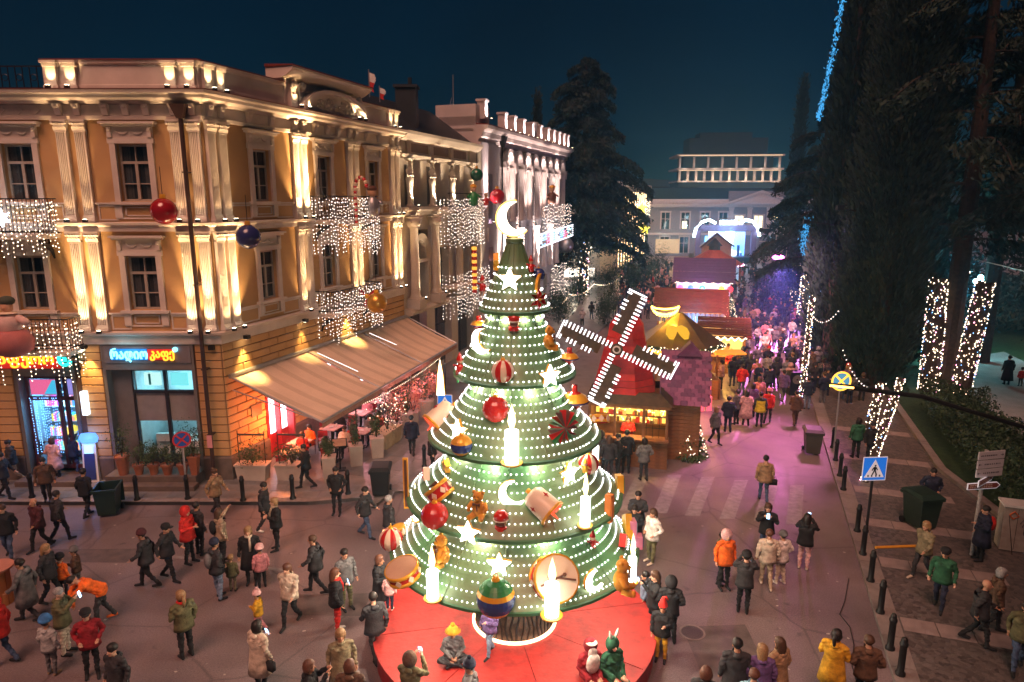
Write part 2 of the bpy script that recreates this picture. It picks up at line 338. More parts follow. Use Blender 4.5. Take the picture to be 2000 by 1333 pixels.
class Kit:
    """one building: root at its corner, parts placed in facade frames"""
    def __init__(s, name, label, loc, trim): s.r = root(name, label, 'building', loc); s.trim = trim; s.cache = {}
    def part(s, mb, name, m, F=FA, parent=None, smooth=False): return mb.build(name, m, parent or s.r, smooth, F)
    def pilaster(s, F, x, z, w, h, key, m=None, out=0.0, d=.14):
        m = m or s.trim
        if key not in s.cache:
            a, b, c = pil_meshes(w, h, d=d); o = a.build('pilaster', m, s.r); p = b.build('pilaster_base', m, o); q = c.build('capital', m, o); s.cache[key] = (o, p, q)
        else:
            A, B_, C_ = s.cache[key]; o = inst(A, 'pilaster', s.r); inst(B_, 'pilaster_base', o); inst(C_, 'capital', o)
        o.matrix_local = F @ T((x, -out, z)); return o
    def window(s, F, x, z, w, h, key, ent=True, apron=0.0, depth=.28, curtain=False, m=None):
        m = m or s.trim; mt = F @ T((x, 0, z))
        if key in s.cache:
            A, ch = s.cache[key]; o = inst(A, 'window', s.r, mt)
            for n, c in ch:
                q = inst(c, n, o, c.matrix_basis.copy())
                if n == 'pane': q.matrix_local = c.matrix_basis @ RZ(rnd.uniform(-.03, .03)) @ RX(rnd.uniform(-.03, .03))
            return o
        a = w/2; t = .2
        sur = MB().box(-a-t, -a, -.09, .02, -.02, h+.02).box(a, a+t, -.09, .02, -.02, h+.02).box(-a-t-.05, a+t+.05, -.1, .02, h+.02, h+.2)
        sur.box(-a-t-.12, a+t+.12, -.18, .02, -.12, -.02)
        if ent:
            sur.box(-a-t-.02, a+t+.02, -.05, .02, h+.2, h+.58).box(-a-t-.14, a+t+.14, -.2, .02, h+.58, h+.66).box(-a-t-.2, a+t+.2, -.28, .02, h+.66, h+.73)
            for sx in (-1, 1):
                sur.box(sx*(a+t-.06)-.07, sx*(a+t-.06)+.07, -.14, .02, h+.22, h+.56).ell((sx*(a+t-.06), -.13, h+.48), (.07, .06, .08), 6, 5)
                pts = [(sx*.26+.2*math.cos(q), -.07, h+.47-.13*math.sin(q)) for q in [math.pi*k/6 for k in range(7)]]
                sur.tube(pts, [.014,.025,.034,.038,.034,.025,.014], 5)
        if apron > 0:
            sur.box(-a-t-.05, a+t+.05, -.05, .02, -apron, -apron+.05).box(-a-t-.05, a+t+.05, -.06, .02, -.16, -.12)
            for x0, x1 in ((-a-t-.05, -a), (a, a+t+.05)): sur.box(x0, x1, -.09, .02, -apron+.05, -.16)
            for x0, x1, z0, z1 in ((-a+.08,a-.08,-.24,-.2),(-a+.08,a-.08,-apron+.1,-apron+.14),(-a+.08,-a+.13,-apron+.1,-.2),(a-.13,a-.08,-apron+.1,-.2)): sur.box(x0, x1, -.035, .02, z0, z1)
        o = sur.build('window', m, s.r); ch = []
        fr = MB(); y0, y1 = depth-.12, depth-.04; b = .07
        fr.box(-a, a, y0, y1, 0, b).box(-a, a, y0, y1, h-b, h).box(-a, -a+b, y0, y1, b, h-b).box(a-b, a, y0, y1, b, h-b)
        zt = h*.66; fr.box(-a+b, a-b, y0-.02, y1, zt, zt+.09).box(-.05, .05, y0-.015, y1, b, zt).box(-.02, .02, y0, y1, zt+.09, h-b)
        for sx in (-1, 1): fr.box(min(sx*.05, sx*(a-b)), max(sx*.05, sx*(a-b)), y0, y1-.01, h*.3, h*.3+.035)
        ch.append(('window_frame', fr.build('window_frame', M_frame, o)))
        for x0, x1, z0, z1 in ((-a+b, -.05, b, h*.3), (.05, a-b, b, h*.3), (-a+b, -.05, h*.3+.035, zt), (.05, a-b, h*.3+.035, zt), (-a+b, -.02, zt+.09, h-b), (.02, a-b, zt+.09, h-b)):
            cx, cz = (x0+x1)/2, (z0+z1)/2
            p = MB().box(x0-cx, x1-cx, -.008, .008, z0-cz, z1-cz).build('pane', M_glass, o, M=T((cx, depth-.06, cz))); ch.append(('pane', p))
        if curtain:
            cu = MB()
            for sx in (-1, 1):
                for k in range(4): cu.box(sx*(a-.05-k*.08)-.036, sx*(a-.05-k*.08)+.036, depth-.035+.01*(k % 2), depth-.02+.01*(k % 2), .08, h-.08)
            ch.append(('curtain', cu.build('curtain', M_curt, o)))
        bk = MB().box(-a-.02, a+.02, depth+.02, depth+.05, -.02, h+.02); ch.append(('dark_room', bk.build('dark_room', mat('dim room', (.1, .1, .11), .9), o)))
        o.matrix_local = mt; s.cache[key] = (o, ch); return o
def blocks(parent, F, x0, x1, z0, z1, ch, L, m, holes=(), y=-.045, stag=True):
    cache = {}; j = 0; z = z0
    while z < z1 - .05:
        x = x0; first = True
        while x < x1 - .02:
            l = L*(.5 if (first and stag and j % 2) else 1.0); l = min(l, x1-x)
            if x1 - (x+l) < .22*L: l = x1-x
            cz = z+ch/2; ps = [(x, x+l)]
            for a, b, c, d in holes:
                if c < cz < d: ps = [q for p in ps for q in ((p[0], min(p[1], a)), (max(p[0], b), p[1])) if q[1]-q[0] > .06]
            for a, b in ps:
                key = round(b-a, 2)
                if key not in cache:
                    e = (b-a)/2; q = .02; h_ = ch/2
                    mb = MB().add([(-e+.012,0,-h_+.012),(e-.012,0,-h_+.012),(e-.012,0,h_-.012),(-e+.012,0,h_-.012),(-e+.03,y,-h_+.03),(e-.03,y,-h_+.03),(e-.03,y,h_-.03),(-e+.03,y,h_-.03)], [(4,5,6,7),(0,1,5,4),(1,2,6,5),(2,3,7,6),(3,0,4,7)])
                    cache[key] = mb.build('stone_block', m, parent); cache[key].matrix_local = F @ T(((a+b)/2, 0, cz))
                else: inst(cache[key], 'stone_block', parent, F @ T(((a+b)/2, rnd.uniform(-.004, .004), cz)))
            x += l; first = False
        z += ch; j += 1
def curtain(label, F, loc, s0, s1, zt, zb, out, rag=.6, step=.18, m=None, r=.024, dens=.15, side=0.0, swag=False):
    m = m or G_white; o = root('light_curtain', label, 'string lights', loc)
    pts = []; wires = MB()
    cols = [(x, -out) for x in np.arange(s0, s1, step)]
    if side: cols += [(s, -y) for s in (s0, s1) for y in np.arange(0.1, out, step)]
    for x, y in cols:
        x += rnd.uniform(-.03, .03); b = zb + rnd.random()*rag*(1.0 if rnd.random() < .8 else .3); t = zt - rnd.random()*.1
        wires.tube([(x, y, t), (x, y, b)], .004, 3, False)
        z = t - rnd.random()*dens
        while z > b: pts.append((x + rnd.uniform(-.025, .025), y + rnd.uniform(-.03, .03), z)); z -= dens*rnd.uniform(.7, 1.4)
    bo = MB().octa(pts, lambda: r*rnd.uniform(.7, 1.25)).build('bulbs', m, o, M=F); bo['kind'] = 'stuff'
    wo = wires.build('wires', M_steel, o, M=F); wo['kind'] = 'stuff'
    return o
def uplight(parent, F, x, z, out=.3, h=3.0, en=11, col=(1, .62, .3), spot=34, tilt=.05):
    f = MB().box(-.07, .07, -.06, .06, -.05, .05).box(-.05, .05, -.045, .045, .05, .056).build('uplight_housing', M_black, parent, M=F @ T((x, -out, z)))
    g = MB().box(-.05, .05, -.045, .045, .058, .062).build('uplight_lens', G_lampw, f)
    en *= 6.5; p = F @ Vector((x, -out, z+.09)); q = F @ Vector((x, -tilt, z+h))
    lamp('uplight', 'SPOT', p, en*(.6 if h > 3 else 1), col, parent, .03, q, spot, .8)
    if h > 3: lamp('uplight', 'SPOT', F @ Vector((x, -out-.12, z+.09)), en*6, col, parent, .03, F @ Vector((x, -.1, z+h*.78)), 24, 1.0)

# ------------------------------------------------------------------ ochre corner mansion
k1 = Kit('corner_mansion', 'ochre two-winged corner mansion with cream pilasters, cafe awning and lit parapet', (CX, CY, 0), M_cream)
MT = math.tan(R(71.3)/2)
winA = [(-2.47, 10.55), (-6.45, 10.55), (-2.58, 6.69), (-6.6, 6.69)]; WW, WH = 1.1, 1.93
hA = [(x-WW/2, x+WW/2, z, z+WH) for x, z in winA]; shopA = [(-4.42, -1.02, .45, 4.45), (-7.75, -5.5, .35, 4.2), (-11.6, -8.7, .35, 4.2)]
w = wall(MB(), -14, 0, 5.5, 14.0, hA); k1.part(w, 'upper_wall', M_ochre, FA)
w = wall(MB(), -14, 0, .9, 5.5, shopA, .9); k1.part(w, 'ground_floor_wall', M_mort, FA)
sB = [2.95, 7.15, 11.45]; hB = [(x-.52, x+.52, z, z+WH) for x in sB for z in (10.55, 6.69)]
w = wall(MB(), 0, 14.3, 5.5, 14.0, hB); k1.part(w, 'upper_wall', M_ochre, FB)
doorB = [(2.2, 3.9, .2, 3.3), (5.6, 7.4, .2, 3.3), (9.2, 11, .2, 3.3)]
w = wall(MB(), 0, 14.3, .13, 5.5, doorB, .5); k1.part(w, 'ground_floor_wall', M_mort, FB)
k1.part(MB().slab([(-14, .3), (0, .3), (DX*14.3-.3, DY*14.3), (-14, 9)], 14.0, 14.3), 'roof', M_red, Matrix())
for x0, x1 in ((-14, -11.7), (-8.65, -7.8), (-5.29, -4.44), (-.98, 0)):
    blocks(k1.r, FA, x0, x1, 1.07, 5.42, .31, 3, M_ochre2, stag=False)
    k1.part(extr(MB(), [(0, .13), (.09, .13), (.09, 1.0), (.03, 1.07), (0, 1.07)], x0-.03, x1+(.03 if x1 < 0 else 0), 0, MT if x1 == 0 else 0), 'plinth', M_plinth, FA)
blocks(k1.r, FB, 0, 14.3, 1.07, 5.42, .31, 1.05, M_ochre2, [(a-.06, b+.06, 0, d) for a, b, c, d in doorB])
xs = [0] + [q for d in doorB for q in d[:2]] + [14.3]
for i in range(0, len(xs), 2): k1.part(extr(MB(), [(0, .13), (.09, .13), (.09, 1.0), (.03, 1.07), (0, 1.07)], xs[i], xs[i+1], MT if i == 0 else 0, 0), 'plinth', M_plinth, FB)
def course(prof, name, m, z=0):
    k1.part(extr(MB(), [(o, zz+z) for o, zz in prof], -14, 0, 0, MT), name, m, FA); k1.part(extr(MB(), [(o, zz+z) for o, zz in prof], 0, 14.3, MT, 0), name, m, FB)
course([(0, 5.42), (.1, 5.42), (.12, 5.5), (.12, 5.74), (.26, 5.8), (.28, 5.88), (0, 5.9)], 'string_course', M_cream)
course([(0, 9.5), (.16, 9.5), (.18, 9.66), (.26, 9.72), (.28, 9.8), (0, 9.83)], 'string_course', M_cream)
course([(0, 13.28), (.1, 13.28), (.12, 13.4), (.06, 13.42), (.06, 13.78), (0, 13.8)], 'frieze', M_cream)
course([(0, 13.8), (.12, 13.8), (.18, 13.88), (.42, 13.96), (.44, 14.06), (.6, 14.1), (.62, 14.2), (0, 14.24)], 'cornice', M_cream)
course([(.02, 14.24), (.64, 14.205), (.64, 14.225), (.02, 14.27)], 'cornice_flashing', M_red)
# windows, pilasters
for x, z in winA: k1.window(FA, x, z, WW, WH, 'wA%d' % (z > 9), apron=.62, curtain=True)
for x in sB:
    for z in (10.55, 6.69): k1.window(FB, x, z, 1.04, WH, 'wB', apron=.62, curtain=True)
for x in (-4.8, -4.16, -.88, -.24, -8.9, -8.2): k1.pilaster(FA, x, 9.84, .44, 3.44, 'pU'); k1.pilaster(FA, x, 5.92, .44, 3.58, 'pL')
for x in (.28, .84, 5.05, 5.62, 9.2, 9.78, 13.3, 13.9): k1.pilaster(FB, x, 9.84, .44, 3.44, 'pU'); k1.pilaster(FB, x, 5.92, .44, 3.58, 'pL')
# apron panels between pilasters
ap = MB()
for F_, xs in ((FA, [(-4.0+.12, -3.2), (-1.7, -1.12), (-7.9, -7.3), (-5.8, -5.1)]), (FB, [(1.1, 2.2), (3.72, 4.8), (5.9, 6.4), (7.9, 8.95), (10.05, 10.7), (12.2, 13.05)])):
    ap = MB()
    for a, b in xs:
        for z in (9.86, 5.94):
            for q in ((a, b, z+.5, z+.56), (a, b, z+.02, z+.07), (a, a+.05, z+.07, z+.5), (b-.05, b, z+.07, z+.5)): ap.box(q[0], q[1], -.035, .01, q[2], q[3])
            ap.box(a-.1, b+.1, -.07, .01, z+.58, z+.64)
    k1.part(ap, 'apron_panels', M_cream, F_)
# frieze brackets and lozenges
br = None
for F_, xs in ((FA, [-8.9, -8.2, -4.8, -4.16, -3.2, -2.5, -1.8, -.88, -.24]), (FB, [.28, .84, 2.3, 3.6, 5.05, 5.62, 6.5, 7.4, 8.3, 9.2, 9.78, 10.8, 12.0, 13.3, 13.9])):
    for x in xs:
        if br is None:
            br = MB().add([(-.1,-.06,-.2),(.1,-.06,-.2),(.1,-.14,-.2),(-.1,-.14,-.2),(-.12,-.06,.17),(.12,-.06,.17),(.12,-.26,.17),(-.12,-.26,.17)], [(0,3,2,1),(4,5,6,7),(0,1,5,4),(1,2,6,5),(2,3,7,6),(3,0,4,7)]).ell((0, -.2, .08), (.09, .08, .07), 6, 5).build('frieze_bracket', M_cream, k1.r)
            br.matrix_local = F_ @ T((x, 0, 13.62))
        else: inst(br, 'frieze_bracket', k1.r, F_ @ T((x, 0, 13.62)))
lz = MB()
for x in (-5.6, -6.2, -6.8, -7.4): lz.prism([(x-.18, 13.6), (x, 13.45), (x+.18, 13.6), (x, 13.75)], -.09, -.05)
k1.part(lz, 'frieze_lozenges', M_cream, FA)
# parapet with lit pedestals
def parapet(F, x0, x1, k0=0, k1_=0):
    k1.part(extr(MB(), [(.1, 14.24), (.1, 14.4), (.04, 14.42), (.04, 15.05), (.12, 15.1), (.14, 15.2), (-.2, 15.2), (-.2, 14.24)], x0, x1, k0, k1_), 'parapet', M_cream, F)
    k1.part(extr(MB(), [(.17, 15.2), (.17, 15.235), (-.22, 15.26), (-.22, 15.2)], x0, x1, k0, k1_), 'parapet_coping', M_red, F)
parapet(FA, -5.2, 0, 0, MT); parapet(FB, 0, 4.6, MT, 0); parapet(FB, 10.3, 14.3)
ped = None
for F_, xs in ((FA, [-4.85, -4.2, -.85, -.2]), (FB, [.3, .9, 13.2, 13.8])):
    for x in xs:
        if ped is None:
            ped = MB().box(-.22, .22, -.16, 0, 0, .12).box(-.17, .17, -.13, 0, .12, .72).box(-.24, .24, -.2, 0, .72, .82).box(-.28, .28, -.26, 0, .82, .9).build('parapet_pedestal', M_cream, k1.r)
            ped.matrix_local = F_ @ T((x, -.05, 14.26))
        else: inst(ped, 'parapet_pedestal', k1.r, F_ @ T((x, -.05, 14.26)))
        uplight(k1.r, F_, x, 14.3, .42, .8, 5.5, spot=60)
# roof railing far left
rl = MB().box(-14, -5.2, -.02, .02, 15.0, 15.04).box(-14, -5.2, -.02, .02, 14.3, 14.34)
for i in range(36):
    x = -14 + i*.245; rl.box(x-.012, x+.012, -.012, .012, 14.3, 15.0)
    if i % 2 == 0: rl.lathe([(.1, -.01), (.12, 0), (.1, .01)], 10, M=T((x+.12, 0, 14.66)) @ RX(R(90)))
k1.part(rl, 'roof_railing', M_black, FA)
# crest with arched pediment
cr = MB().box(4.6, 10.3, -.1, .5, 14.24, 15.35); k1.part(cr, 'attic_crest', M_cream, FB)
ccp = extr(MB(), [(.1, 15.35), (.3, 15.42), (.62, 15.62), (.7, 15.7), (.7, 15.78), (-.6, 15.78), (-.6, 15.35)], 4.4, 10.5); k1.part(ccp, 'crest_cornice', M_cream, FB)
k1.part(extr(MB(), [(.73, 15.78), (.73, 15.82), (-.6, 15.9), (-.6, 15.78)], 4.35, 10.55), 'crest_coping', M_red, FB)
for x in (4.95, 5.5, 9.4, 9.95):
    q = MB().box(-.2, .2, -.3, -.1, 14.26, 14.8).box(-.16, .16, -.26, -.1, 14.8, 15.2).ell((0, -.3, 15.15), (.17, .14, .2), 8, 6); k1.part(q, 'crest_pedestal', M_cream, FB @ T((x, 0, 0)))
    uplight(k1.r, FB, x, 14.3, .62, 1, 6, spot=60)
pa = [(5.2, 14.2)] + [(7.8 - 2.6*math.cos(math.pi*k/18), 14.25 + 1.0*math.sin(math.pi*k/18)) for k in range(19)] + [(10.4, 14.2)]
pi_ = [(5.5, 14.2)] + [(7.8 - 2.3*math.cos(math.pi*k/18), 14.25 + .84*math.sin(math.pi*k/18)) for k in range(19)] + [(10.1, 14.2)]
k1.part(MB().prism(pi_, -.34, -.1), 'tympanum', M_cream, FB)
am = MB()
for (a, b), (c, d) in zip(list(zip(pa, pi_))[:-1], list(zip(pa, pi_))[1:]):
    am.add([(a[0],-.6,a[1]),(b[0],-.6,b[1]),(d[0],-.6,d[1]),(c[0],-.6,c[1]),(a[0],-.1,a[1]),(b[0],-.1,b[1]),(d[0],-.1,d[1]),(c[0],-.1,c[1])], [(0,1,2,3),(0,3,7,4),(1,5,6,2)])
k1.part(am, 'arched_pediment', M_cream, FB)
rel = MB()
for i in range(90):
    a = rnd.uniform(.12, .88)*math.pi; q = math.sqrt(rnd.random())*.85
    rel.ell((7.8 - 2.1*q*math.cos(a), -.35, 14.3 + .72*q*math.sin(a)), (rnd.uniform(.04, .12), .05, rnd.uniform(.04, .1)), 6, 4)
k1.part(rel, 'carved_relief', M_cream, FB, smooth=True)
# downpipe with hopper and floodlights
dp = MB().tube([(-.56, -.3, 13.3), (-.56, -.3, .2)], .075, 10).frus(-.56, -.32, 13.3, 13.75, .1, .1, .27, .2)
for z in (2, 4.5, 7.6, 11.5): dp.box(-.66, -.46, -.36, -.02, z, z+.05)
k1.part(dp, 'downpipe', M_pipe, FA)
no = MB().box(-.09, .09, -.015, .015, 0, .48); k1.part(no, 'paper_notice', mat('pink notice', (.6, .25, .27), .8), FA @ T((-.56, -.41, 1.55)))
for x in (-4.8, -4.16, -.88, -.24): uplight(k1.r, FA, x, 5.93, .42, 3.4, 34, spot=70, tilt=-.1)
for x in (.28, .84, 5.05, 9.2, 9.78): uplight(k1.r, FB, x, 5.93, .42, 3.4, 26 if x != .84 else 60, spot=70, tilt=-.1)
for x in (5.05, 5.62): uplight(k1.r, FB, x, 9.86, .42, 3.4, 75, spot=70, tilt=-.1)
for F_, x in [(FA, q) for q in (-4.8, -4.16, -.88, -.24)]+[(FB, q) for q in (.28, .84, 9.2, 9.78, 13.3, 13.9)]: uplight(k1.r, F_, x, 9.87, .42, 3.4, 4.5, spot=75, tilt=-.1)
for x in (13.3, 13.9): uplight(k1.r, FB, x, 5.93, .42, 3.4, 45, spot=70, tilt=-.1)
def downlight(F, x, z, en, col=(1, .6, .2)):
    f = MB().box(-.09, .09, -.1, .1, -.07, .07).build('downlight_housing', M_black, k1.r, M=F @ T((x, -.3, z))); MB().box(-.06, .06, -.07, .07, -.078, -.072).build('downlight_lens', G_lampw, f)
    lamp('downlight', 'SPOT', F @ Vector((x, -.3, z-.1)), en*3, col, k1.r, .03, F @ Vector((x, -.12, z-3)), 60, .8)
downlight(FB, 1.05, 5.5, 90); downlight(FB, 4.75, 5.52, 40); downlight(FA, -4.86, 5.36, 75); downlight(FB, 8.3, 5.5, 90)
MB().box(-.1, .1, -.15, 0, -.08, .08).build('camera_housing', M_black, k1.r, M=FA @ T((-.3, -.05, 5.3)))
# balconies
def balcony(F, x0, x1, z, dep, h=1.05):
    o = MB().box(x0, x1, -dep, 0, z-.18, z).box(x0-.05, x1+.05, -dep-.05, 0, z-.06, z-.002).build('balcony', M_cream, k1.r, M=F)
    rl = MB()
    for a in ((x0, x1, -dep, -dep+.03), (x0, x0+.03, -dep+.03, 0), (x1-.03, x1, -dep+.03, 0)):
        rl.box(*a, z+h-.04, z+h).box(*a, z+.08, z+.11)
    for i in range(int((x1-x0)/.14)): x = x0+.05+i*.14; rl.box(x-.008, x+.008, -dep+.007, -dep+.023, z, z+h-.04)
    for x in (x0+.015, x1-.015):
        for i in range(6): rl.box(x-.008, x+.008, -dep+.1+i*.14, -dep+.116+i*.14, z, z+h-.04)
    rl.build('balcony_railing', M_black, o)
    for x in (x0+.3, x1-.3):
        c = [(x, -.02, z-.9), (x, -.1, z-.62), (x, -.35, z-.42), (x, -.62, z-.3), (x, -.7, z-.18)]
        MB().tube(c, [.03, .07, .09, .07, .04], 6).lathe([(.1, -.03), (.16, 0), (.1, .03)], 10, M=T((x, -.3, z-.3)) @ RY(R(90))).build('scroll_bracket', M_black, o)
    return o
balcony(FA, -8.6, -5.35, 9.45, .95, 1.2); balcony(FA, -8.6, -4.95, 5.35, .95, 1.15)
balcony(FB, 6.0, 10.2, 9.72, .95, 1.05); balcony(FB, 6.0, 10.2, 5.62, .95, 1.0)
OA = (CX, CY, 0)
curtain('warm string-light curtain hanging from the upper left balcony of the ochre mansion', FA, OA, -8.6, -5.3, 10.6, 8.6, 1.0, .7, m=G_warm, side=1, step=.17)
curtain('warm string-light curtain over the orange neon sign on the lower left balcony', FA, OA, -8.6, -4.95, 6.45, 4.0, 1.0, 1.0, m=G_warm, side=1, step=.2, dens=.15)
curtain('white string-light curtain on the mansion balcony with the candy cane', FB, OA, 6.0, 10.2, 10.75, 8.0, 1.0, .7, side=1)
curtain('white string-light curtain on the mansion balcony just above the awning', FB, OA, 6.0, 10.2, 6.6, 4.3, 1.0, .8, side=1)
# star among the bulbs of the upper left balcony
def star_poly(r, r2=.42, n=5, a0=math.pi/2): return [((r if k % 2 == 0 else r*r2)*math.cos(a0+math.pi*k/n), (r if k % 2 == 0 else r*r2)*math.sin(a0+math.pi*k/n)) for k in range(2*n)]
G_star = glow('blue-white star', (.7, .85, 1), 9)
tag(MB().prism(star_poly(.3, .45, 6), -.03, .03).build('lit_star', G_star, None, M=T(OA) @ FA @ T((-6.55, -1.1, 10.0))), 'small blue-white six-pointed star in the upper left light curtain', 'star light')
# ------------------------------------------------------------------ shopfronts of the mansion (parts of the building)
fr = MB().box(-4.42, -1.02, -.06, .05, 4.45, 5.42)                      # cafe fascia
fr.box(-4.42, -4.3, -.06, .9, .45, 4.45).box(-1.14, -1.02, -.06, .9, .45, 4.45).box(-4.3, -3.6, .28, .5, .45, 4.45)
k1.part(fr, 'shop_surround', M_grey, FA)
M_door = mat('dark shop joinery', (.02, .018, .022), .45)
M_blind = mat('roller blind', (.22, .19, .18), .9)
sf = MB()
for x in (-3.6, -2.35, -1.2): sf.box(x-.06, x+.06, .3, .42, .9, 4.45)
for z in (.9, 3.45, 4.33): sf.box(-3.6, -1.2, .31, .41, z, z+.12)
sf.box(-3.6, -1.2, .3, .45, .45, .9); k1.part(sf, 'shop_window_frame', M_door, FA)
G_int = glow('lit cafe interior', (.25, .75, .95), .8, True)
k1.part(MB().box(-3.6, -1.2, 2.3, 2.35, .45, 4.4).box(-3.6, -3.55, .5, 2.3, .45, 4.4).box(-1.2, -1.15, .5, 2.3, .45, 4.4).box(-3.6, -1.2, .5, 2.3, .4, .45).box(-3.6, -1.2, .5, 2.3, 4.4, 4.45), 'cafe_room', mat('cafe wall', (.5, .55, .56), .8), FA)
k1.part(MB().box(-3.4, -1.4, 1.2, 1.8, 4.34, 4.38), 'ceiling_light', G_int, FA)
lamp('cafe light', 'POINT', (-2.4, 1.3, 3.3), 38, (.35, .85, 1), k1.r, .3)
cc = MB().box(-3.4, -1.5, 1.2, 1.6, .45, 1.4).box(-3.3, -2.6, 1.0, 1.2, 1.3, 1.6).box(-2.3, -1.6, .9, 1.5, 1.1, 1.35).tube([(-2.0, 1, 1.3), (-1.6, 1.2, 2.0)], .05); k1.part(cc, 'cafe_counter', M_white, FA)
for x0, x1 in ((-3.54, -2.41), (-2.29, -1.26)):
    k1.part(MB().box(x0, x1, .375, .385, 2.35, 3.45), 'roller_blind', M_blind, FA)
for x0, x1, c in ((-3.15, -2.5, (.55, .95, .9)), (-2.15, -1.5, (.2, .8, .85))):
    k1.part(MB().box(x0, x1, .34, .36, 3.75, 4.25), 'lit_board', glow('board%d' % int(x0*10), c, .45), FA)
k1.part(MB().box(-2.98, -2.9, .33, .339, 3.78, 4.2), 'board_print', mat('teal print', (.02, .3, .35), .6), FA)
k1.part(MB().box(-4.4, -1.05, -.75, .3, .13, .55), 'doorstep', M_plinth, FA); k1.part(MB().box(-4.5, -.95, -1.15, -.752, .13, .33), 'doorstep', M_plinth, FA)
fas = MB().slab([(-4.28, -.02), (-1.12, -.02), (-1.12, -.1), (-4.28, -.1)], 4.72, 5.34); k1.part(fas, 'sign_board', mat('grey sign board', (.16, .14, .15), .4), FA)
sg = root('cafe_neon_sign', 'cyan and orange neon Georgian lettering above the cafe window', 'neon sign', Bw(0, 0)); sg.location = (CX, CY, 0)
G_neonc = glow('cyan neon', (.2, .75, 1), 1.3, True); G_neono = glow('orange neon', (1, .4, .02), 1.1, True)
M_redb = mat('red sign backing', (.5, .02, .02), .5, emit=(1, .03, .02), es=.18, var=0); M_blub = mat('blue sign backing', (.02, .2, .5), .5, emit=(.02, .25, .8), es=.22, var=0)
_, wdt = letters('რადიო', .5, .03, G_neonc, sg, T((-4.0, -.17, 4.9)), gap=.05, fit=1.38)
_, w2 = letters('კაფე', .44, .03, G_neono, sg, T((-2.56, -.17, 4.94)), gap=.05, fit=.92)
MB().box(-4.02, -2.68, -.13, -.11, 4.84, 5.26).build('sign_glow_panel', M_blub, sg); MB().box(-2.66, -1.72, -.13, -.11, 4.84, 5.24).build('sign_glow_panel', M_redb, sg)
MB().lathe([(0, -.03), (.09, -.03), (.09, .03), (0, .03)], 14, M=T((-1.62, -.16, 5.24)) @ RX(R(90))).build('neon_dot', G_neonc, sg)
lamp('neon spill', 'POINT', (-3.3, -.5, 5.05), 5, (.3, .8, 1), sg, .2)
# left shop
f2 = MB().box(-7.75, -5.5, -.06, .05, 4.2, 5.42).box(-7.75, -7.62, -.06, .9, .35, 4.2).box(-5.62, -5.5, -.06, .9, .35, 4.2)
f2.box(-11.6, -8.7, -.06, .05, 4.2, 5.42); k1.part(f2, 'shop_surround', M_grey, FA)
d2 = MB()
for x in (-7.5, -6.35, -6.1, -5.66): d2.box(x-.06, x+.06, .2, .32, .5, 4.2)
for z in (.5, 3.2, 4.05): d2.box(-7.5, -5.66, .21, .31, z, z+.14)
k1.part(d2, 'shop_window_frame', mat('maroon joinery', (.07, .015, .015), .5), FA)
k1.part(MB().box(-7.6, -5.6, 1.9, 1.95, .35, 4.2).box(-7.62, -7.57, .5, 1.9, .35, 4.2).box(-5.62, -5.57, .5, 1.9, .35, 4.2).box(-7.6, -5.6, .32, 1.9, .33, .35).box(-7.6, -5.6, .32, 1.9, 4.15, 4.2), 'shop_room', mat('shop wall', (.3, .5, .6), .8), FA)
lamp('shop light', 'POINT', (-6.6, .8, 3.0), 45, (.2, .62, 1), k1.r, .3)
sh = MB()
for z in (.9, 1.5, 2.1, 2.7, 3.3): sh.box(-7.5, -5.7, 1.0, 1.6, z, z+.03)
k1.part(sh, 'shop_shelves', M_white, FA)
gcol = [(.8, .2, .3), (.1, .5, .8), (.9, .7, .1), (.2, .8, .8), (.9, .9, .9), (.7, .1, .5), (.1, .3, .8)]
for ci, c in enumerate(gcol):
    g = MB()
    for i in range(22):
        z = rnd.choice((.93, 1.53, 2.13, 2.73)); x = rnd.uniform(-7.45, -5.75); a = rnd.uniform(.03, .07); g.box(x-a, x+a, 1.02, 1.14, z, z+rnd.uniform(.15, .42))
    q = k1.part(g, 'shop_goods', mat('goods%d' % ci, c, .5, var=0, emit=c, es=.35), FA); q['kind'] = 'stuff'
for x0, x1, c in ((-7.4, -6.42, (.9, .15, .35)), (-6.0, -5.7, (.35, .3, .8))): k1.part(MB().box(x0, x1, .24, .26, 3.42, 4.0), 'lit_board', glow('tboard%d' % int(x0*10), c, .4), FA)
k1.part(MB().prism([(-6.9, 3.44), (-6.44, 3.44), (-6.44, 3.98), (-6.55, 3.98)], .225, .238), 'board_print', glow('tb3', (.05, .45, .7), .5), FA)
pts = []
for x in np.arange(-7.42, -6.4, .075):
    if rnd.random() < .85:
        z = 3.3
        while z > 1.1 + (0 if x < -7.2 or x > -6.55 else .6)*rnd.random(): pts.append((x, .16+rnd.uniform(-.02, .02), z)); z -= rnd.uniform(.07, .13)
bb = root('light_curtain', 'blue string-light curtain inside the left shop window', 'string lights', (CX, CY, 0)); q = MB().octa(pts, .02).build('bulbs', G_blue, bb, M=FA); q['kind'] = 'stuff'
sg2 = root('shop_neon_sign', 'orange neon Georgian lettering with a round teal emblem, half behind light strings', 'neon sign', (CX, CY, 0))
letters('სფურო', .56, .03, G_neono, sg2, T((-8.15, -.17, 4.7)), gap=.06, fit=2.1)
MB().box(-8.2, -5.9, -.13, -.1, 4.52, 5.2).build('sign_glow_panel', M_redb, sg2)
MB().lathe([(.15, -.03), (.27, -.03), (.27, .03), (.15, .03), (.15, -.03)], 18, M=T((-5.68, -.2, 4.88)) @ RX(R(90))).box(-5.75, -5.61, -.23, -.17, 4.8, 4.96).build('round_emblem', glow('teal neon', (.03, .9, .7), .8, True), sg2)
k1.part(MB().box(-7.8, -5.4, -.75, .2, .13, .33), 'doorstep', M_plinth, FA)
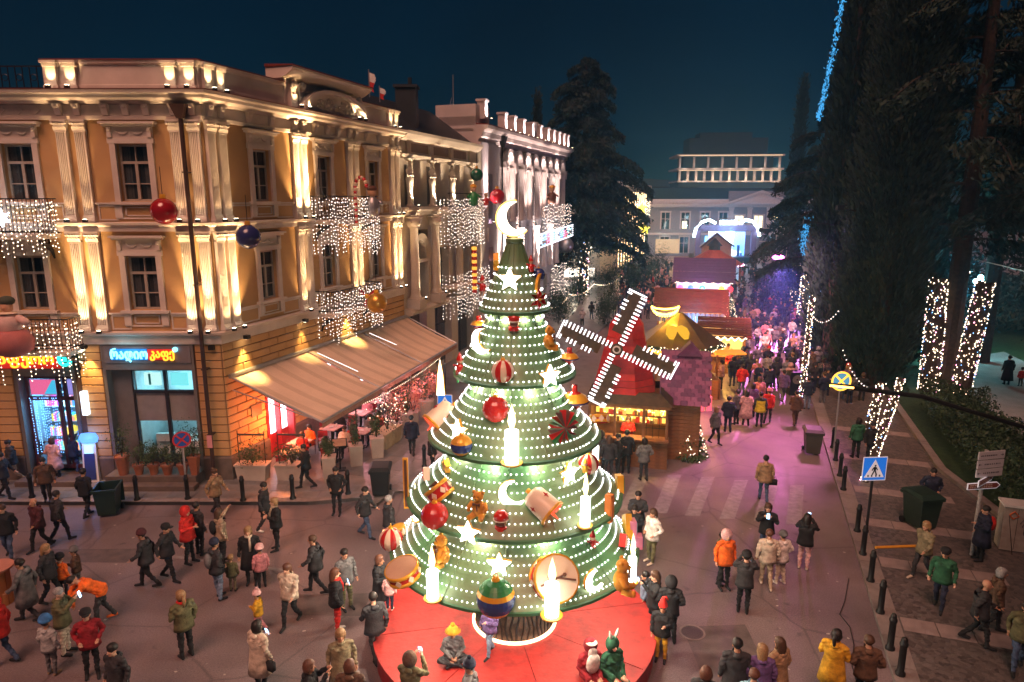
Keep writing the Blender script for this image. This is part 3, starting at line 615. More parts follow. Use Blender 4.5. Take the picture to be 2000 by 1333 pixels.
# hot white lightbox on the pier between the shops
tag(MB().box(-5.28, -5.08, -.22, -.05, 2.75, 3.65).build('light_box', glow('white lightbox', (.75, .85, 1), 1.2, True), None, M=T(OA) @ FA), 'bright white light box hanging on the pier between the two shops', 'light box')
# doors under the awning
G_hot = glow('hot white doorway', (1, .82, .9), 3.0, True)
M_redj = mat('red joinery', (.35, .02, .03), .5)
for a, b, c, d in doorB:
    k1.part(MB().box(a-.05, a+.08, -.06, .3, c, d).box(b-.08, b+.05, -.06, .3, c, d).box(a+.08, b-.08, -.05, .3, d-.1, d+.06).box((a+b)/2-.05, (a+b)/2+.05, .0, .25, c, d-.1), 'door_frame', M_redj, FB)
    k1.part(MB().box(a+.08, b-.08, .3, .33, 1.0, d-.1), 'lit_doorway', G_hot, FB)
    k1.part(MB().box(a+.08, b-.08, .26, .3, c, 1.0), 'door_panel', M_redj, FB)
lamp('doorway light', 'POINT', FB @ Vector((2.0, -.95, 1.9)), 130, (1, .24, .06), k1.r, .2)
lamp('doorway light', 'POINT', FB @ Vector((6.6, -1.4, 2.4)), 45, (1, .35, .45), k1.r, .2)
lamp('doorway light', 'POINT', FB @ Vector((10.2, -1.6, 2.4)), 45, (1, .4, .55), k1.r, .2)
k1.part(MB().box(1.25, 1.85, -.08, -.045, 2.2, 2.62).box(1.2, 1.9, -.1, -.05, 2.62, 2.68), 'wall_plaque', mat('bronze plaque', (.16, .09, .05), .5), FB)

# ------------------------------------------------------------------ striped awning
aw = root('cafe_awning', 'long beige striped awning sloping out over the cafe tables', 'awning', (CX, CY, 0))
M_awn = mat('awning cloth', (.66, .5, .38), .85, var=.06, vs=1)
M_awn2 = mat('awning cloth dark stripe', (.55, .41, .3), .85, var=.06, vs=1)
sp = [(.3, 5.0), (5.04, 9.6), (9.64, 14.5)]
for pi2, (a, b) in enumerate(sp):
    n = 15; mb = MB()
    for i in range(n):
        mb.cur = 1 if i % 3 == 1 else 0
        x0, x1 = a+(b-a)*i/n, a+(b-a)*(i+1)/n
        o0 = 3.95-(x0/14.5)*.85; o1 = 3.95-(x1/14.5)*.85
        P = lambda x, o, t: (x, -o*t, 4.1 - 1.35*t - .1*math.sin(math.pi*t))
        for k in range(5):
            t0, t1 = k/5, (k+1)/5; mb.add([P(x0, o0, t0), P(x1, o1, t0), P(x1, o1, t1), P(x0, o0, t1)], [(0,1,2,3)])
    mb.build('awning_panel', [M_awn, M_awn2], aw, M=FB)
    mb = MB(); mb.add([(a, -(3.95-a/14.5*.85)-.01, 2.75), (b, -(3.95-b/14.5*.85)-.01, 2.75), (b, -(3.95-b/14.5*.85)-.01, 2.5), (a, -(3.95-a/14.5*.85)-.01, 2.5)], [(0,1,2,3)])
    vm = mat('patterned valance', (.34, .22, .15), .85, vs=9, col2=(.26, .09, .06), var=.2); mb.build('valance', vm, aw, M=FB)
for x in (.28, 5.02, 9.62, 14.52):
    o = 3.95-(x/14.5)*.85
    MB().tube([(x, -.05, 4.1), (x, -o, 2.76)], .035, 6).tube([(x, -.1, 3.6), (x, -o*.9, 2.85)], .025, 6).build('awning_arm', M_steel, aw, M=FB)
MB().tube([(.25, -3.97, 2.76), (14.55, -3.1, 2.76)], .05, 6).tube([(.2, -.08, 4.14), (14.5, -.08, 4.14)], .09, 8).build('front_bar', M_steel, aw, M=FB)
for x in (3.2, 8.4, 13): MB().tube([(x, -3.7+x*.05, .13), (x, -3.7+x*.05, 2.8)], .03, 6).build('awning_post', M_black, aw, M=FB)
tag(MB().tube([(5.02, -.6, 4.06), (5.02, -2.6, 3.38)], .01, 4).build('light_tube', glow('gap light', (1, .75, .7), 2), None, M=T(OA) @ FB), 'thin lit strip in the gap between the near awning panels', 'light tube')
tag(MB().tube([(9.62, -.5, 4.08), (9.62, -2.0, 3.58)], .01, 4).build('light_tube', glow('gap light', (1, .75, .7), 2), None, M=T(OA) @ FB), 'thin lit strip in the gap between the far awning panels', 'light tube')

# ------------------------------------------------------------------ building with caryatids
k2 = Kit('caryatid_house', 'cream house with four caryatid statues on its upper loggia beside the ochre mansion', Bw(14.34, 0), M_stone2)
L2 = 11.2
hl = [(.6, 2.9, .2, 4.0), (4, 6.6, .2, 4.0), (7.6, 10.4, .2, 4.0), (1.1, 3.3, 4.75, 8.9), (4.55, 6.3, 4.75, 7.7), (7.9, 9.7, 4.75, 7.7)]
k2.part(wall(MB(), 0, L2, .13, 10.1, hl, .6), 'wall', M_stone2, FB)
k2.part(wall(MB(), 0, L2, 10.1, 13.2, [(2.2, 3.2, 10.3, 12.6), (5.2, 6.3, 10.3, 12.6), (8.6, 9.6, 10.3, 12.6)], .3, .9), 'loggia_wall', M_stone2, FB)
k2.part(MB().box(0, L2, 0, .9, 10.0, 10.2).box(0, .06, .0, .9, 10.2, 13.2), 'loggia_floor', M_stone2, FB)
k2.part(extr(MB(), [(-.9, 12.9), (.12, 12.9), (.2, 13.05), (.12, 13.1), (.05, 13.1), (.05, 13.75), (.3, 13.85), (.55, 14.1), (.6, 14.25), (-.9, 14.3)], 0, L2), 'entablature', M_stone2, FB)
for x in (1.2, 4.1, 7.0): k2.part(MB().box(x+.1, x+2.3, -.06, -.02, 13.2, 13.68), 'attic_panel', mat('brown panel', (.2, .13, .09), .8), FB)
for x in (.9, 3.8, 6.75, 9.9): k2.part(MB().box(x-.22, x+.22, -.16, 0, 13.1, 13.76), 'attic_block', M_stone2, FB)
k2.part(MB().add([(0, .1, 14.3), (L2, .1, 14.3), (L2, 3.4, 16.6), (0, 3.4, 16.6)], [(0,1,2,3)]).box(0, L2, 3.4, 8, 14, 16.6), 'roof', M_dkroof, FB)
k2.part(extr(MB(), [(0, 9.75), (.3, 9.75), (.36, 9.95), (.5, 10.05), (.5, 10.2), (0, 10.2)], 0, L2), 'ledge', M_stone2, FB)
k2.part(extr(MB(), [(0, 4.2), (.5, 4.2), (.55, 4.35), (.4, 4.5), (0, 4.55)], 0, L2), 'ledge', M_stone2, FB)
st = MB()      # caryatid, facing -y
st.lathe([(.0, 0), (.2, 0), (.2, .1), (.15, .12), (.13, .5), (.15, .9), (.19, 1.25), (.21, 1.45), (.16, 1.62), (.19, 1.8), (.2, 1.92), (.1, 2.02), (.06, 2.1), (.07, 2.16)], 10)
st.ell((0, -.02, 2.28), (.1, .11, .14), 8, 6).box(-.2, .2, -.2, .2, 2.46, 2.58).frus(0, 0, 2.38, 2.46, .1, .1, .2, .2)
for sx in (-1, 1): st.tube([(sx*.2, 0, 1.88), (sx*.25, -.06, 1.6), (sx*.04, -.22, 1.62)], [.07, .06, .045], 6).ell((sx*.09, -.15, 1.76), .07, 6, 5)
for k in range(7): a = math.pi*(k/6); st.tube([(.17*math.cos(a), -.16*math.sin(a), .1), (.12*math.cos(a), -.14*math.sin(a), .8), (.16*math.cos(a), -.17*math.sin(a), 1.4)], .02, 4)
cs = None
for x in (.95, 3.85, 6.8, 9.95):
    if cs is None: cs = st.build('caryatid', M_statue, k2.r, True); cs.matrix_local = FB @ T((x, -.1, 10.22)) @ S3(1.1, 1.1, 1.04)
    else: inst(cs, 'caryatid', k2.r, FB @ T((x, -.1, 10.22)) @ S3(1.1, 1.1, 1.04))
    uplight(k2.r, FB, x, 10.25, .62, 2.4, 60, (1, .75, .5), 75)
for x in (2.7, 5.75, 9.1):
    for z in (10.3,): k2.part(MB().box(x-.5, x+.5, 1.05, 1.1, 10.3, 12.6).box(x-.04, x+.04, 1.0, 1.05, 10.3, 12.6), 'loggia_door', M_grey, FB)
cl = MB().box(-.36, .36, -.36, .36, 0, .12).lathe([(.33, .12), (.33, .2), (.28, .26), (.27, .4), (.25, 2.6), (.23, 4.0), (.27, 4.05), (.27, 4.1)], 14).frus(0, 0, 4.1, 4.6, .25, .25, .38, .38).box(-.4, .4, -.4, .4, 4.6, 4.7)
for a in range(8): cl.ell((.3*math.cos(a*.785), .3*math.sin(a*.785), 4.35), (.08, .08, .14), 5, 4)
co = None
for x in (.8, 3.6, 7.2, 10.4):
    if co is None: co = cl.build('column', M_stone2, k2.r, True); co.matrix_local = FB @ T((x, -.35, 5.0))
    else: inst(co, 'column', k2.r, FB @ T((x, -.35, 5.0)))
    k2.part(MB().box(x-.42, x+.42, -.8, 0, 4.5, 5.02), 'column_pedestal', M_stone2, FB)
    uplight(k2.r, FB, x+.3, 5.06, .85, 4.4, 55, (1, .74, .48), 70)
ar = MB()
for k in range(10):
    a, b = math.pi*k/10, math.pi*(k+1)/10
    ar.add([(2.2-1.2*math.cos(a), -.16, 7.2+1.5*math.sin(a)), (2.2-1.2*math.cos(b), -.16, 7.2+1.5*math.sin(b)), (2.2-.85*math.cos(b), -.02, 7.2+1.1*math.sin(b)), (2.2-.85*math.cos(a), -.02, 7.2+1.1*math.sin(a)),
            (2.2-.85*math.cos(b), .5, 7.2+1.1*math.sin(b)), (2.2-.85*math.cos(a), .5, 7.2+1.1*math.sin(a))], [(0,1,2,3), (3,2,4,5)])
ar.box(1.0, 3.4, -.1, .5, 7.0, 7.2).box(1.0, 1.35, -.12, .5, 4.6, 7.0).box(3.05, 3.4, -.12, .5, 4.6, 7.0); k2.part(ar, 'arched_doorway', M_stone2, FB)
for a, b, c, d in hl: k2.part(MB().box(a, b, .5, .55, c, d).box((a+b)/2-.04, (a+b)/2+.04, .44, .5, c, d).box(a, b, .44, .5, c+(d-c)*.65, c+(d-c)*.65+.08), 'window', M_glass, FB)
O2 = Bw(14.34, 0)
bal2 = k2.part(MB().box(3.9, 9.6, -1.1, 0, 10.0, 10.16), 'balcony', M_stone2, FB); k2.part(MB().box(3.9, 9.6, -1.1, -1.07, 10.16, 10.2).box(3.9, 9.6, -1.1, -1.07, 10.95, 11.0), 'balcony_railing', M_black, FB)
k2.part(MB().box(5.0, 10.4, -1.1, 0, 5.1, 5.25), 'balcony', M_stone2, FB)
curtain('white light curtain on the balcony below the caryatids', FB, O2, 3.9, 9.8, 10.75, 7.5, 1.15, .7, step=.24, r=.027, side=1, dens=.22)
curtain('white light curtain on the lower balcony of the caryatid house', FB, O2, 5.0, 10.6, 6.1, 3.0, 1.15, .9, step=.26, r=.027, side=1, dens=.23)

# ------------------------------------------------------------------ arcaded stone building
k3 = Kit('arcaded_building', 'pale pink stone building with tall arched columns and a row of lit roof pillars', Bw(25.6, 0), M_stone3)
L3 = 24.9
cols = [5.2 + i*2.28 for i in range(9)]
hl = [(1.4, 2.2, 8.9, 12.4), (1.4, 2.2, 4.6, 7.2)] + [(x+.5, x+1.75, z, z+h) for x in cols[:-1] for z, h in ((9.2, 3.6), (4.6, 3.4), (.6, 3.0))]
k3.part(wall(MB(), 0, L3, .13, 14.6, hl, .4), 'wall', M_stone3, FB)
k3.part(MB().box(0, .02, 0, 10, 0, 16.2).box(L3-.02, L3, 0, 12, 0, 15.6).box(0, L3, .2, 12, 15.2, 15.4), 'side_wall', M_stone3, FB)
for a, b, c, d in hl: k3.part(MB().box(a, b, .36, .38, c, d).box((a+b)/2-.03, (a+b)/2+.03, .32, .36, c, d), 'window', M_glass, FB)
k3.part(extr(MB(), [(0, 14.5), (.15, 14.5), (.2, 14.7), (.45, 14.9), (.5, 15.2), (.85, 15.4), (.9, 15.6), (0, 15.65)], 0, L3), 'cornice', M_stone3, FB)
k3.part(extr(MB(), [(0, 15.65), (.92, 15.61), (.92, 15.66), (0, 15.75)], 0, L3), 'cornice_flashing', M_red, FB)
k3.part(MB().box(0, 3.6, -.35, 0, .13, 14.5), 'corner_bay', M_stone3, FB)
k3.part(MB().box(1.4, 2.2, -.37, -.34, 8.9, 12.4).box(1.4, 2.2, -.37, -.34, 4.6, 7.2), 'bay_window', M_glass, FB)
for z in (8.2,): k3.part(MB().box(1.2, 2.4, -.42, -.35, 7.6, 8.6), 'carved_panel', M_stone3, FB)
cm = MB().lathe([(.36, 0), (.36, .2), (.28, .3), (.27, 3.9), (.34, 4.0), (.36, 4.15)], 12); cobj = None
for x in cols:
    for z, sc in ((8.9, 1.0), (4.4, .95)):
        if cobj is None: cobj = cm.build('half_column', M_stone3, k3.r, True); cobj.matrix_local = FB @ T((x, -.1, z)) @ S3(1, 1, sc)
        else: inst(cobj, 'half_column', k3.r, FB @ T((x, -.1, z)) @ S3(1, 1, sc))
    sc = MB().prism([(x-.3, 13.4), (x-.2, 13.0), (x, 12.6), (x+.2, 13.0), (x+.3, 13.4)], -.5, -.1); k3.part(sc, 'scroll_corbel', M_stone3, FB)
am = MB()
for i, x in enumerate(cols[:-1]):
    for k in range(10):
        a, b = math.pi*k/10, math.pi*(k+1)/10; c = x+1.14
        am.add([(c-1.1*math.cos(a), -.4, 13.3+1.15*math.sin(a)), (c-1.1*math.cos(b), -.4, 13.3+1.15*math.sin(b)), (c-.78*math.cos(b), -.4, 13.3+.85*math.sin(b)), (c-.78*math.cos(a), -.4, 13.3+.85*math.sin(a)),
                (c-.78*math.cos(b), -.01, 13.3+.85*math.sin(b)), (c-.78*math.cos(a), -.01, 13.3+.85*math.sin(a)), (c-1.1*math.cos(a), -.01, 13.3+1.15*math.sin(a)), (c-1.1*math.cos(b), -.01, 13.3+1.15*math.sin(b))], [(0,1,2,3), (3,2,4,5), (1,0,6,7)])
k3.part(am, 'arches', M_stone3, FB)
pm = MB().box(-.28, .28, -.28, .28, 0, 1.15).box(-.36, .36, -.36, .36, 1.15, 1.3); po = None
for i, x in enumerate([1.0, 5.2, 7.4, 9.7, 12.2, 14.6, 17.0, 19, 20.9, 22.7, 24.4]):
    zz = 16.1 if i == 0 else 15.7
    if po is None: po = pm.build('roof_pillar', M_stone3, k3.r); po.matrix_local = FB @ T((x, -.1, zz)) @ S3(1, 1, 1.0)
    else: inst(po, 'roof_pillar', k3.r, FB @ T((x, -.1, zz)))
    uplight(k3.r, FB, x+.1, zz-.02, .75, 1.0, 34, (1, .82, .78), 80)
k3.part(MB().box(0, 2.6, 0, 3, 15.6, 17.0), 'corner_tower', M_stone3, FB)
k3.part(MB().prism([(12.6, 15.7)] + [(14.3-1.7*math.cos(math.pi*k/12), 15.9+1.35*math.sin(math.pi*k/12)) for k in range(13)] + [(16.0, 15.7)], -.1, .4), 'round_gable', M_stone3, FB)
for x in (6.3, 10.9, 15.4, 20): uplight(k3.r, FB, x, 8.7, .9, 4.6, 260, (1, .7, .6), 75)
for x in (3.9, 5.2, 9.7, 14.3, 19, 23.4): uplight(k3.r, FB, x-.15, 4.3, .75, 5, 130, (1, .74, .64), 60)
uplight(k3.r, FB, .9, 9, .95, 5, 90, (1, .75, .7), 50)
k3.part(MB().tube([(4.1, -.45, 15.2), (4.1, -.45, .2)], .07, 8).frus(4.1, -.5, 14.4, 15.2, .1, .1, .3, .3), 'downpipe', M_black, FB)
O3 = Bw(25.6, 0)
curtain('tall white light curtain behind the crescent moon on the arcaded building', FB, O3, 12.5, 22.6, 10.2, 7.0, 1.2, .8, step=.36, r=.036, dens=.33)
curtain('low white light curtain at street level of the arcaded building', FB, O3, 15.5, 22.5, 4.6, .9, 1.2, 1.0, step=.36, r=.036, dens=.33)
# lit film-strip banner on the arcaded building
fs = root('light_banner', 'slanted banner of white and coloured light squares beside the moon', 'light banner', O3)
fm = [glow('film%d' % i, c, 1.3) for i, c in enumerate(((.9, .9, 1), (.3, .55, 1), (.9, .2, .35), (.4, .9, 1)))]
x0, x1 = 9.5, 22.0
MB().tube([(x0, -1.6, 6.6), (x1, -1.6, 7.1)], .05, 4).tube([(x0, -1.6, 7.7), (x1, -1.6, 8.15)], .05, 4).build('banner_rails', fm[0], fs, M=FB)
for k in range(4):
    b = MB()
    for i in range(34):
        for j in range(5):
            if (i//4 + j*0) % 4 == k and rnd.random() < .72: x = x0+(x1-x0)*(i+.5)/34; z = 6.75+.45*(x-x0)/(x1-x0)+j*.2; b.box(x-.09, x+.09, -1.64, -1.56, z-.055, z+.055)
    q = b.build('light_squares', fm[k], fs, M=FB); q['kind'] = 'stuff'
# ------------------------------------------------------------------ farther buildings
M_b4 = mat('pale yellow render', (.42, .36, .24), .85, var=.08); M_b4s = mat('grey channelled stone', (.3, .28, .25), .85, var=.1)
p4 = gz(1108, 556); b4 = root('yellow_side_building', 'pale building with grey channelled wall and yellow edge behind the cedar', 'building', (6.6, 92, 0))
b4b = MB()
for i in range(22): b4b.box(0, 5.2, -.03 if i % 2 == 0 else -.03, .4, i*.55, i*.55+.5)
b4b.build('channelled_wall', M_b4s, b4); MB().box(5.2, 7.4, 0, .4, 0, 11.5).box(0, 5.2, .05, .4, 0, 11.9).box(7.0, 7.4, .4, 30, 0, 11.5).build('wall', M_b4, b4); MB().box(-.2, 7.6, -.3, 30, 11.9, 12.4).build('roof', M_dkroof, b4)
MB().box(0, 4.5, -.12, -.05, .4, 1.6).build('lit_shop_window', glow('shop glow b4', (1, .85, .7), 1.6, True), b4)
lamp('wall light', 'POINT', (2, -4, 4), 260, (1, .85, .6), b4, .3)
# paw-shaped light on that wall
G_paw = glow('paw light', (1, .86, .72), 7)
pw = root('light_figure', 'round white light figure on the channelled wall behind the cedar', 'light figure', (6.6, 91.6, 0))
q = MB()
for k in range(18):
    a = 2*math.pi*k/18; q.ell((3.4+.85*math.cos(a), -.1, 5.2+.9*math.sin(a)), .17, 6, 4)
q.ell((3.9, -.1, 6.4), .25, 6, 4).ell((3.0, -.1, 6.2), .2, 6, 4); q.build('bulb_ring', G_paw, pw)
# building hung with vertical light strips
b5 = root('strip_lit_building', 'brown building hung with golden vertical light strips down the street', 'building', Bw(78, -.2))
MB().box(0, 38, 0, 10, 0, 12.6).build('wall', mat('brown render', (.2, .12, .07), .85), b5, M=FB); MB().box(-.2, 38.2, -.5, 10, 12.6, 13.2).build('cornice', M_stone2, b5, M=FB)
MB().box(-.3, 0, 0, 10, 0, 12.4).build('end_wall', M_b4, b5, M=FB)
G_gold = glow('golden strip', (1, .62, .3), 3.2)
for i in range(14):
    MB().box(1+i*2.5, 1.2+i*2.5, -.14, -.04, .5, 4.8).box(1+i*2.5, 1.2+i*2.5, -.14, -.04, 5.8, 11.8).build('light_strip', G_gold, b5, M=FB)
    MB().box(1.7+i*2.5, 2.9+i*2.5, -.06, -.01, 6.2, 8.8).build('window', M_glass, b5, M=FB); MB().box(1.7+i*2.5, 2.9+i*2.5, -.06, -.01, 1.2, 4).build('window', M_glass, b5, M=FB)
MB().box(0, 38, -.3, 0, 4.9, 5.6).build('string_course', M_stone2, b5, M=FB)
curtain('golden light curtain on the strip-lit building down the street', FB, Bw(78, -.2), 17, 34, 10.4, 7.4, .9, .8, step=.6, m=G_warm, r=.07, dens=.55)
lamp('facade wash', 'POINT', FB @ Vector((12, -6, 5)), 500, (1, .6, .3), b5, .5); lamp('facade wash', 'POINT', FB @ Vector((28, -6, 5)), 500, (1, .6, .3), b5, .5)
for sx, sz, lab in ((20, 9.2, 'upper'), (24, 5.6, 'lower')):
    p = Bw(78+sx, 1.2, sz); tag(MB().prism(star_poly(1.0), -.15, .15, T(p) @ RZ(R(-20))).build('yellow_star', glow('yellow star', (1, .75, .05), 2.5)), '%s yellow star ornament on the strip-lit building' % lab, 'star')
# neoclassical hall closing the street
M_hall = mat('pale grey lilac render', (.16, .16, .21), .85, var=.06)
M_hallt = mat('hall trim', (.38, .36, .4), .8, var=.05)
e = root('assembly_hall', 'pale neoclassical hall with central pediment closing the end of the street', 'building', (26.0, 132, 0), R(-3))
hw = []
for x in (3.2, 6.9, 10.6, 14.0, 28.5, 32): hw.append((x-.75, x+.75, 5.1, 8.2))
for x in (17.0, 20.6, 24.2): hw.append((x-.8, x+.8, 5.1, 7.6))
for x in (3.2, 6.9): hw.append((x-.8, x+.8, .6, 3.6))
wall(MB(), 0, 36, 0, 9.8, hw, .3).build('wall', M_hall, e)
for i, (a, b, c, d) in enumerate(hw):
    lit = i in (6, 7, 8); m = glow('hall lit window', (1, .75, .4), 1.4) if lit else M_glass
    o = MB().box(a, b, .24, .28, c, d).build('window', m, e)
    MB().box(a-.25, a, -.08, .02, c, d).box(b, b+.25, -.08, .02, c, d).box(a-.3, b+.3, -.12, .02, d, d+.3).box((a+b)/2-.06, (a+b)/2+.06, .16, .24, c, d).box(a, b, .17, .24, c+(d-c)*.6, c+(d-c)*.6+.1).build('window_frame', M_hallt, o)
MB().box(6.9-.5, 6.9+.4, .18, .23, 5.2, 6.6).build('lit_pane', glow('hall lit window', (1, .75, .4), 1.4), e)
MB().box(-.3, 36.3, -.4, .4, 4.0, 4.4).box(-.3, 36.3, -.5, .4, 9.2, 9.5).box(-.4, 36.4, -.7, .4, 9.5, 9.8).box(0, 36, -.15, .4, 9.8, 10.7).build('cornice', M_hallt, e)
for x in (15.4, 18.8, 22.4, 25.8): MB().box(x-.4, x+.4, -.35, 0, 4.4, 9.2).box(x-.5, x+.5, -.45, 0, 8.8, 9.2).build('pilaster', M_hallt, e)
MB().prism([(14.8, 9.8), (26.4, 9.8), (20.6, 12.0)], -.9, -.2).build('pediment', M_hallt, e); MB().box(14.8, 26.4, -.2, .5, 9.8, 12.2).build('attic', M_hall, e)
MB().prism([(14.2, 9.8), (14.2, 10.05), (20.6, 12.35), (27, 10.05), (27, 9.8), (26.2, 9.98), (20.6, 11.95), (15, 9.98)], -1.1, -.9).build('raking_cornice', M_hallt, e)
MB().add([(0, .4, 10.5), (36, .4, 10.5), (34, 10, 12.9), (2, 10, 12.9)], [(0,1,2,3)]).box(2, 34, 10, 20, 0, 12.9).build('roof', mat('teal roof', (.006, .02, .03), .7), e)
lamp('hall wash', 'POINT', (8, -14, 6), 420, (1, .72, .66), e, 1.0); lamp('hall wash', 'POINT', (30, -12, 6), 420, (1, .55, .75), e, 1.0)
MB().box(1.5, 6.0, -.15, -.05, .5, 3.2).build('warm_ground_window', glow('amber ground floor', (1, .6, .3), .35), e)
MB().box(10.8, 11.9, -.25, -.1, .6, 3.8).build('blue_poster', glow('blue poster', (.15, .6, 1), 2.5), e)
# hillside hotel with lit loggias
hh = root('hillside_hotel', 'large distant building with lit colonnaded upper floors above the hall', 'building', (45, 190, 0), R(-4))
MB().box(0, 27, 0, 14, 0, 15.5).build('wall', mat('far wall', (.03, .045, .06), .9), hh)
MB().box(-.6, 27.6, -.8, 14, 18.4, 18.9).box(-.6, 27.6, -.8, 14, 22, 22.5).box(-.4, 27.4, -.5, 14, 15.2, 15.6).build('floor_slab', M_hallt, hh); MB().box(1.5, 25.5, 2.2, 12, 15.5, 22).build('inner_wall', mat('far wall', (.03, .045, .06), .9), hh)
for i in range(13): MB().box(i*2.2, i*2.2+.6, -.4, .2, 15.5, 18.4).build('column', M_hallt, hh)
for i in range(8): MB().box(i*3.75, i*3.75+.5, -.4, .2, 18.9, 22).build('column', M_hallt, hh)
MB().box(3, 24, 3, 12, 22.5, 27).box(6, 20, 4, 11, 27, 28.5).build('penthouse', mat('far roof', (.008, .016, .022), .7), hh)
MB().box(0, 27, -.55, -.45, 18.2, 18.35).box(0, 27, -.85, -.78, 22.1, 22.3).build('cove_light', glow('hotel cove', (1, .66, .38), .7), hh)
for x in (1.5, 5.5, 9.5, 13.5, 17.5, 21.5, 25.5): lamp('loggia light', 'POINT', (x, -1.6, 16.2), 110, (1, .7, .42), hh, .3); lamp('loggia light', 'POINT', (x, -1.2, 19.4), 60, (1, .75, .5), hh, .3)
# dim blocks behind
for i, (u, v, Y, w_, h_, lab) in enumerate(((1262, 372, 165, 12, 13.2, 'dim far block with one lit window left of the hall'), (1225, 395, 150, 10, 12.0, 'dim far block behind the cedar branches'))):
    p = gy(u, v, Y); o = root('far_block', lab, 'building', (p.x, Y, 0)); MB().box(0, w_, 0, 10, 0, h_).build('wall', mat('far block wall', (.02, .03, .04), .9), o)
    MB().box(w_*.72, w_*.72+1.2, -.1, 0, h_-4.2, h_-3).build('lit_window', glow('far lit window', (1, .75, .55), 1.4), o); MB().box(-.3, w_+.3, -.3, 10, h_, h_+.4).build('roof', M_dkroof, o)
hb = MB()
rr = np.random.default_rng(3)
N_ = 40
hp = [(-180+i*10.6, 235, 8+10*math.exp(-((i-24)/8)**2)+rr.uniform(-1, 1)) for i in range(N_)]
for a, b in zip(hp[:-1], hp[1:]): hb.add([(a[0], a[1], 0), (b[0], b[1], 0), (b[0], b[1], b[2]), (a[0], a[1], a[2]), (b[0], b[1]+50, b[2]), (a[0], a[1]+50, a[2])], [(0,1,2,3), (3,2,4,5)])
tag(hb.build('hills', mat('far hill', (.03, .04, .045), .9)), kind='structure')

# ------------------------------------------------------------------ roof flags and mast
def flag(u, v, vt, Y, lab):
    p = gy(u, v, Y); q = gy(u, vt, Y); o = root('flag_pole', lab, 'flag', p); h = (q-p).length
    MB().tube([(0, 0, 0), (0, 0, h)], .03, 6).build('pole', M_steel, o); f = MB()
    for i in range(6):
        f.cur = 0 if i < 3 else 1; z0 = h*.9-h*.11*i; f.add([(0, 0, z0), (.28+.08*math.sin(i), .03, z0-.1), (.25+.08*math.sin(i+1), .03, z0-.1-h*.11), (0, 0, z0-h*.11)], [(0,1,2,3)])
    f.build('flag_cloth', [M_white, mat('flag red', (.5, .03, .03), .8)], o)
flag(722, 190, 136, 37, 'white and red flag on a pole above the mansion roof'); flag(742, 200, 168, 40, 'smaller thin flag pole right of the white and red flag')
p = gy(886, 232, 50); o = root('lit_mast', 'thin aerial mast with lit hearts on the caryatid house roof', 'mast', p); MB().tube([(0, 0, -1), (0, 0, 2.9)], .035, 6).tube([(0, 0, 1.0), (-.25, 0, .9), (-.1, 0, 1.4)], .02, 5).build('mast', M_steel, o)
for z in (.1, .45, .8): MB().ell((0, -.06, z), (.13, .05, .11), 8, 5).build('lit_heart', G_white, o)
ch = MB().box(-.6, .6, -.5, .5, -2, .9).box(-.7, .7, -.6, .6, .9, 1.05).tube([(.2, 0, 1.05), (.2, 0, 1.5)], .12, 8); p = gy(795, 205, 42); tag(ch.build('chimney', M_dkroof, None, M=T(p)), 'dark brick chimney stack on the roof between the two houses', 'chimney')
# ------------------------------------------------------------------ giant Christmas tree
TX, TY = .06, 15.0
M_tree = mat('tree green cloth', (.075, .25, .1), .4, var=.35, vs=.6, col2=(.17, .18, .1), metal=.05)
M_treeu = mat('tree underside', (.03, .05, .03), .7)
M_redc = mat('red platform carpet', (.22, .013, .011), .62, vs=3.2, col2=(.44, .028, .02), bump=.5, bs=7)
M_reds = mat('red platform side', (.3, .012, .014), .5, var=.15)
TI = [(8.24, .78, 9.68, .17, 6), (6.8, 1.37, 8.5, .5, 8), (5.36, 1.97, 7.05, .8, 9), (3.92, 2.5, 5.65, 1.08, 9), (2.6, 2.92, 4.25, 1.6, 9)]   # rim z, rim r, top z, top r, rows
PW = [1.15, 1.5, 1.6, 1.55, 1.45]
def trad(i, z):
    zr, rr_, zt, rt, _ = TI[i]; t = (z-zr)/(zt-zr)
    return rt + (rr_-rt)*(1-min(max(t, 0), 1))**PW[i] if 0 <= t <= 1 else None
tr = root('christmas_tree', 'giant five-tiered green cone Christmas tree with rows of white LEDs on a trunk', 'Christmas tree', (TX, TY, .55))
TM = Matrix()
for i, (zr, rr_, zt, rt, rows) in enumerate(TI):
    K_ = 14; prof = [(trad(i, zr+(zt-zr)*k/K_), zr+(zt-zr)*k/K_-.55) for k in range(K_+1)]
    mb = MB().lathe(prof, 56)
    for k in range(0, 14):                                  # panel seams
        a = 2*math.pi*(k+.3)/14; mb.tube([((r+.004)*math.cos(a), (r+.004)*math.sin(a), z) for r, z in prof], .012, 4, False)
    o = mb.build('tree_tier', M_tree, tr, True)
    MB().lathe([(rr_-.02, zr-.55-.05), (rr_+.02, zr-.55-.045), (rr_+.02, zr-.55+.015), (rr_-.02, zr-.55+.03), (rr_-.02, zr-.55-.05)], 56).build('tier_rim', mat('tier rim', (.06, .17, .075), .45), o)
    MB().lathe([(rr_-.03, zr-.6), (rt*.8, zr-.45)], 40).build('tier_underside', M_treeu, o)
    pts = []
    for r_ in range(rows):
        z = zr+.1+(zt-zr-.4)*(r_/(rows-.2)) if i else zr+.1+(zt-zr-.44)*r_/rows
        rad = trad(i, z)+.035; n = int(2*math.pi*rad/.118); gap = rnd.uniform(0, 6.28)
        for k in range(n):
            a = 2*math.pi*k/n+r_*.4
            if (a*1.9+gap+r_) % 2.6 < .12: continue
            pts.append((rad*math.cos(a), rad*math.sin(a), z-.55))
    q = MB().octa(pts, .016).build('led_rows', G_led, o); q['kind'] = 'stuff'
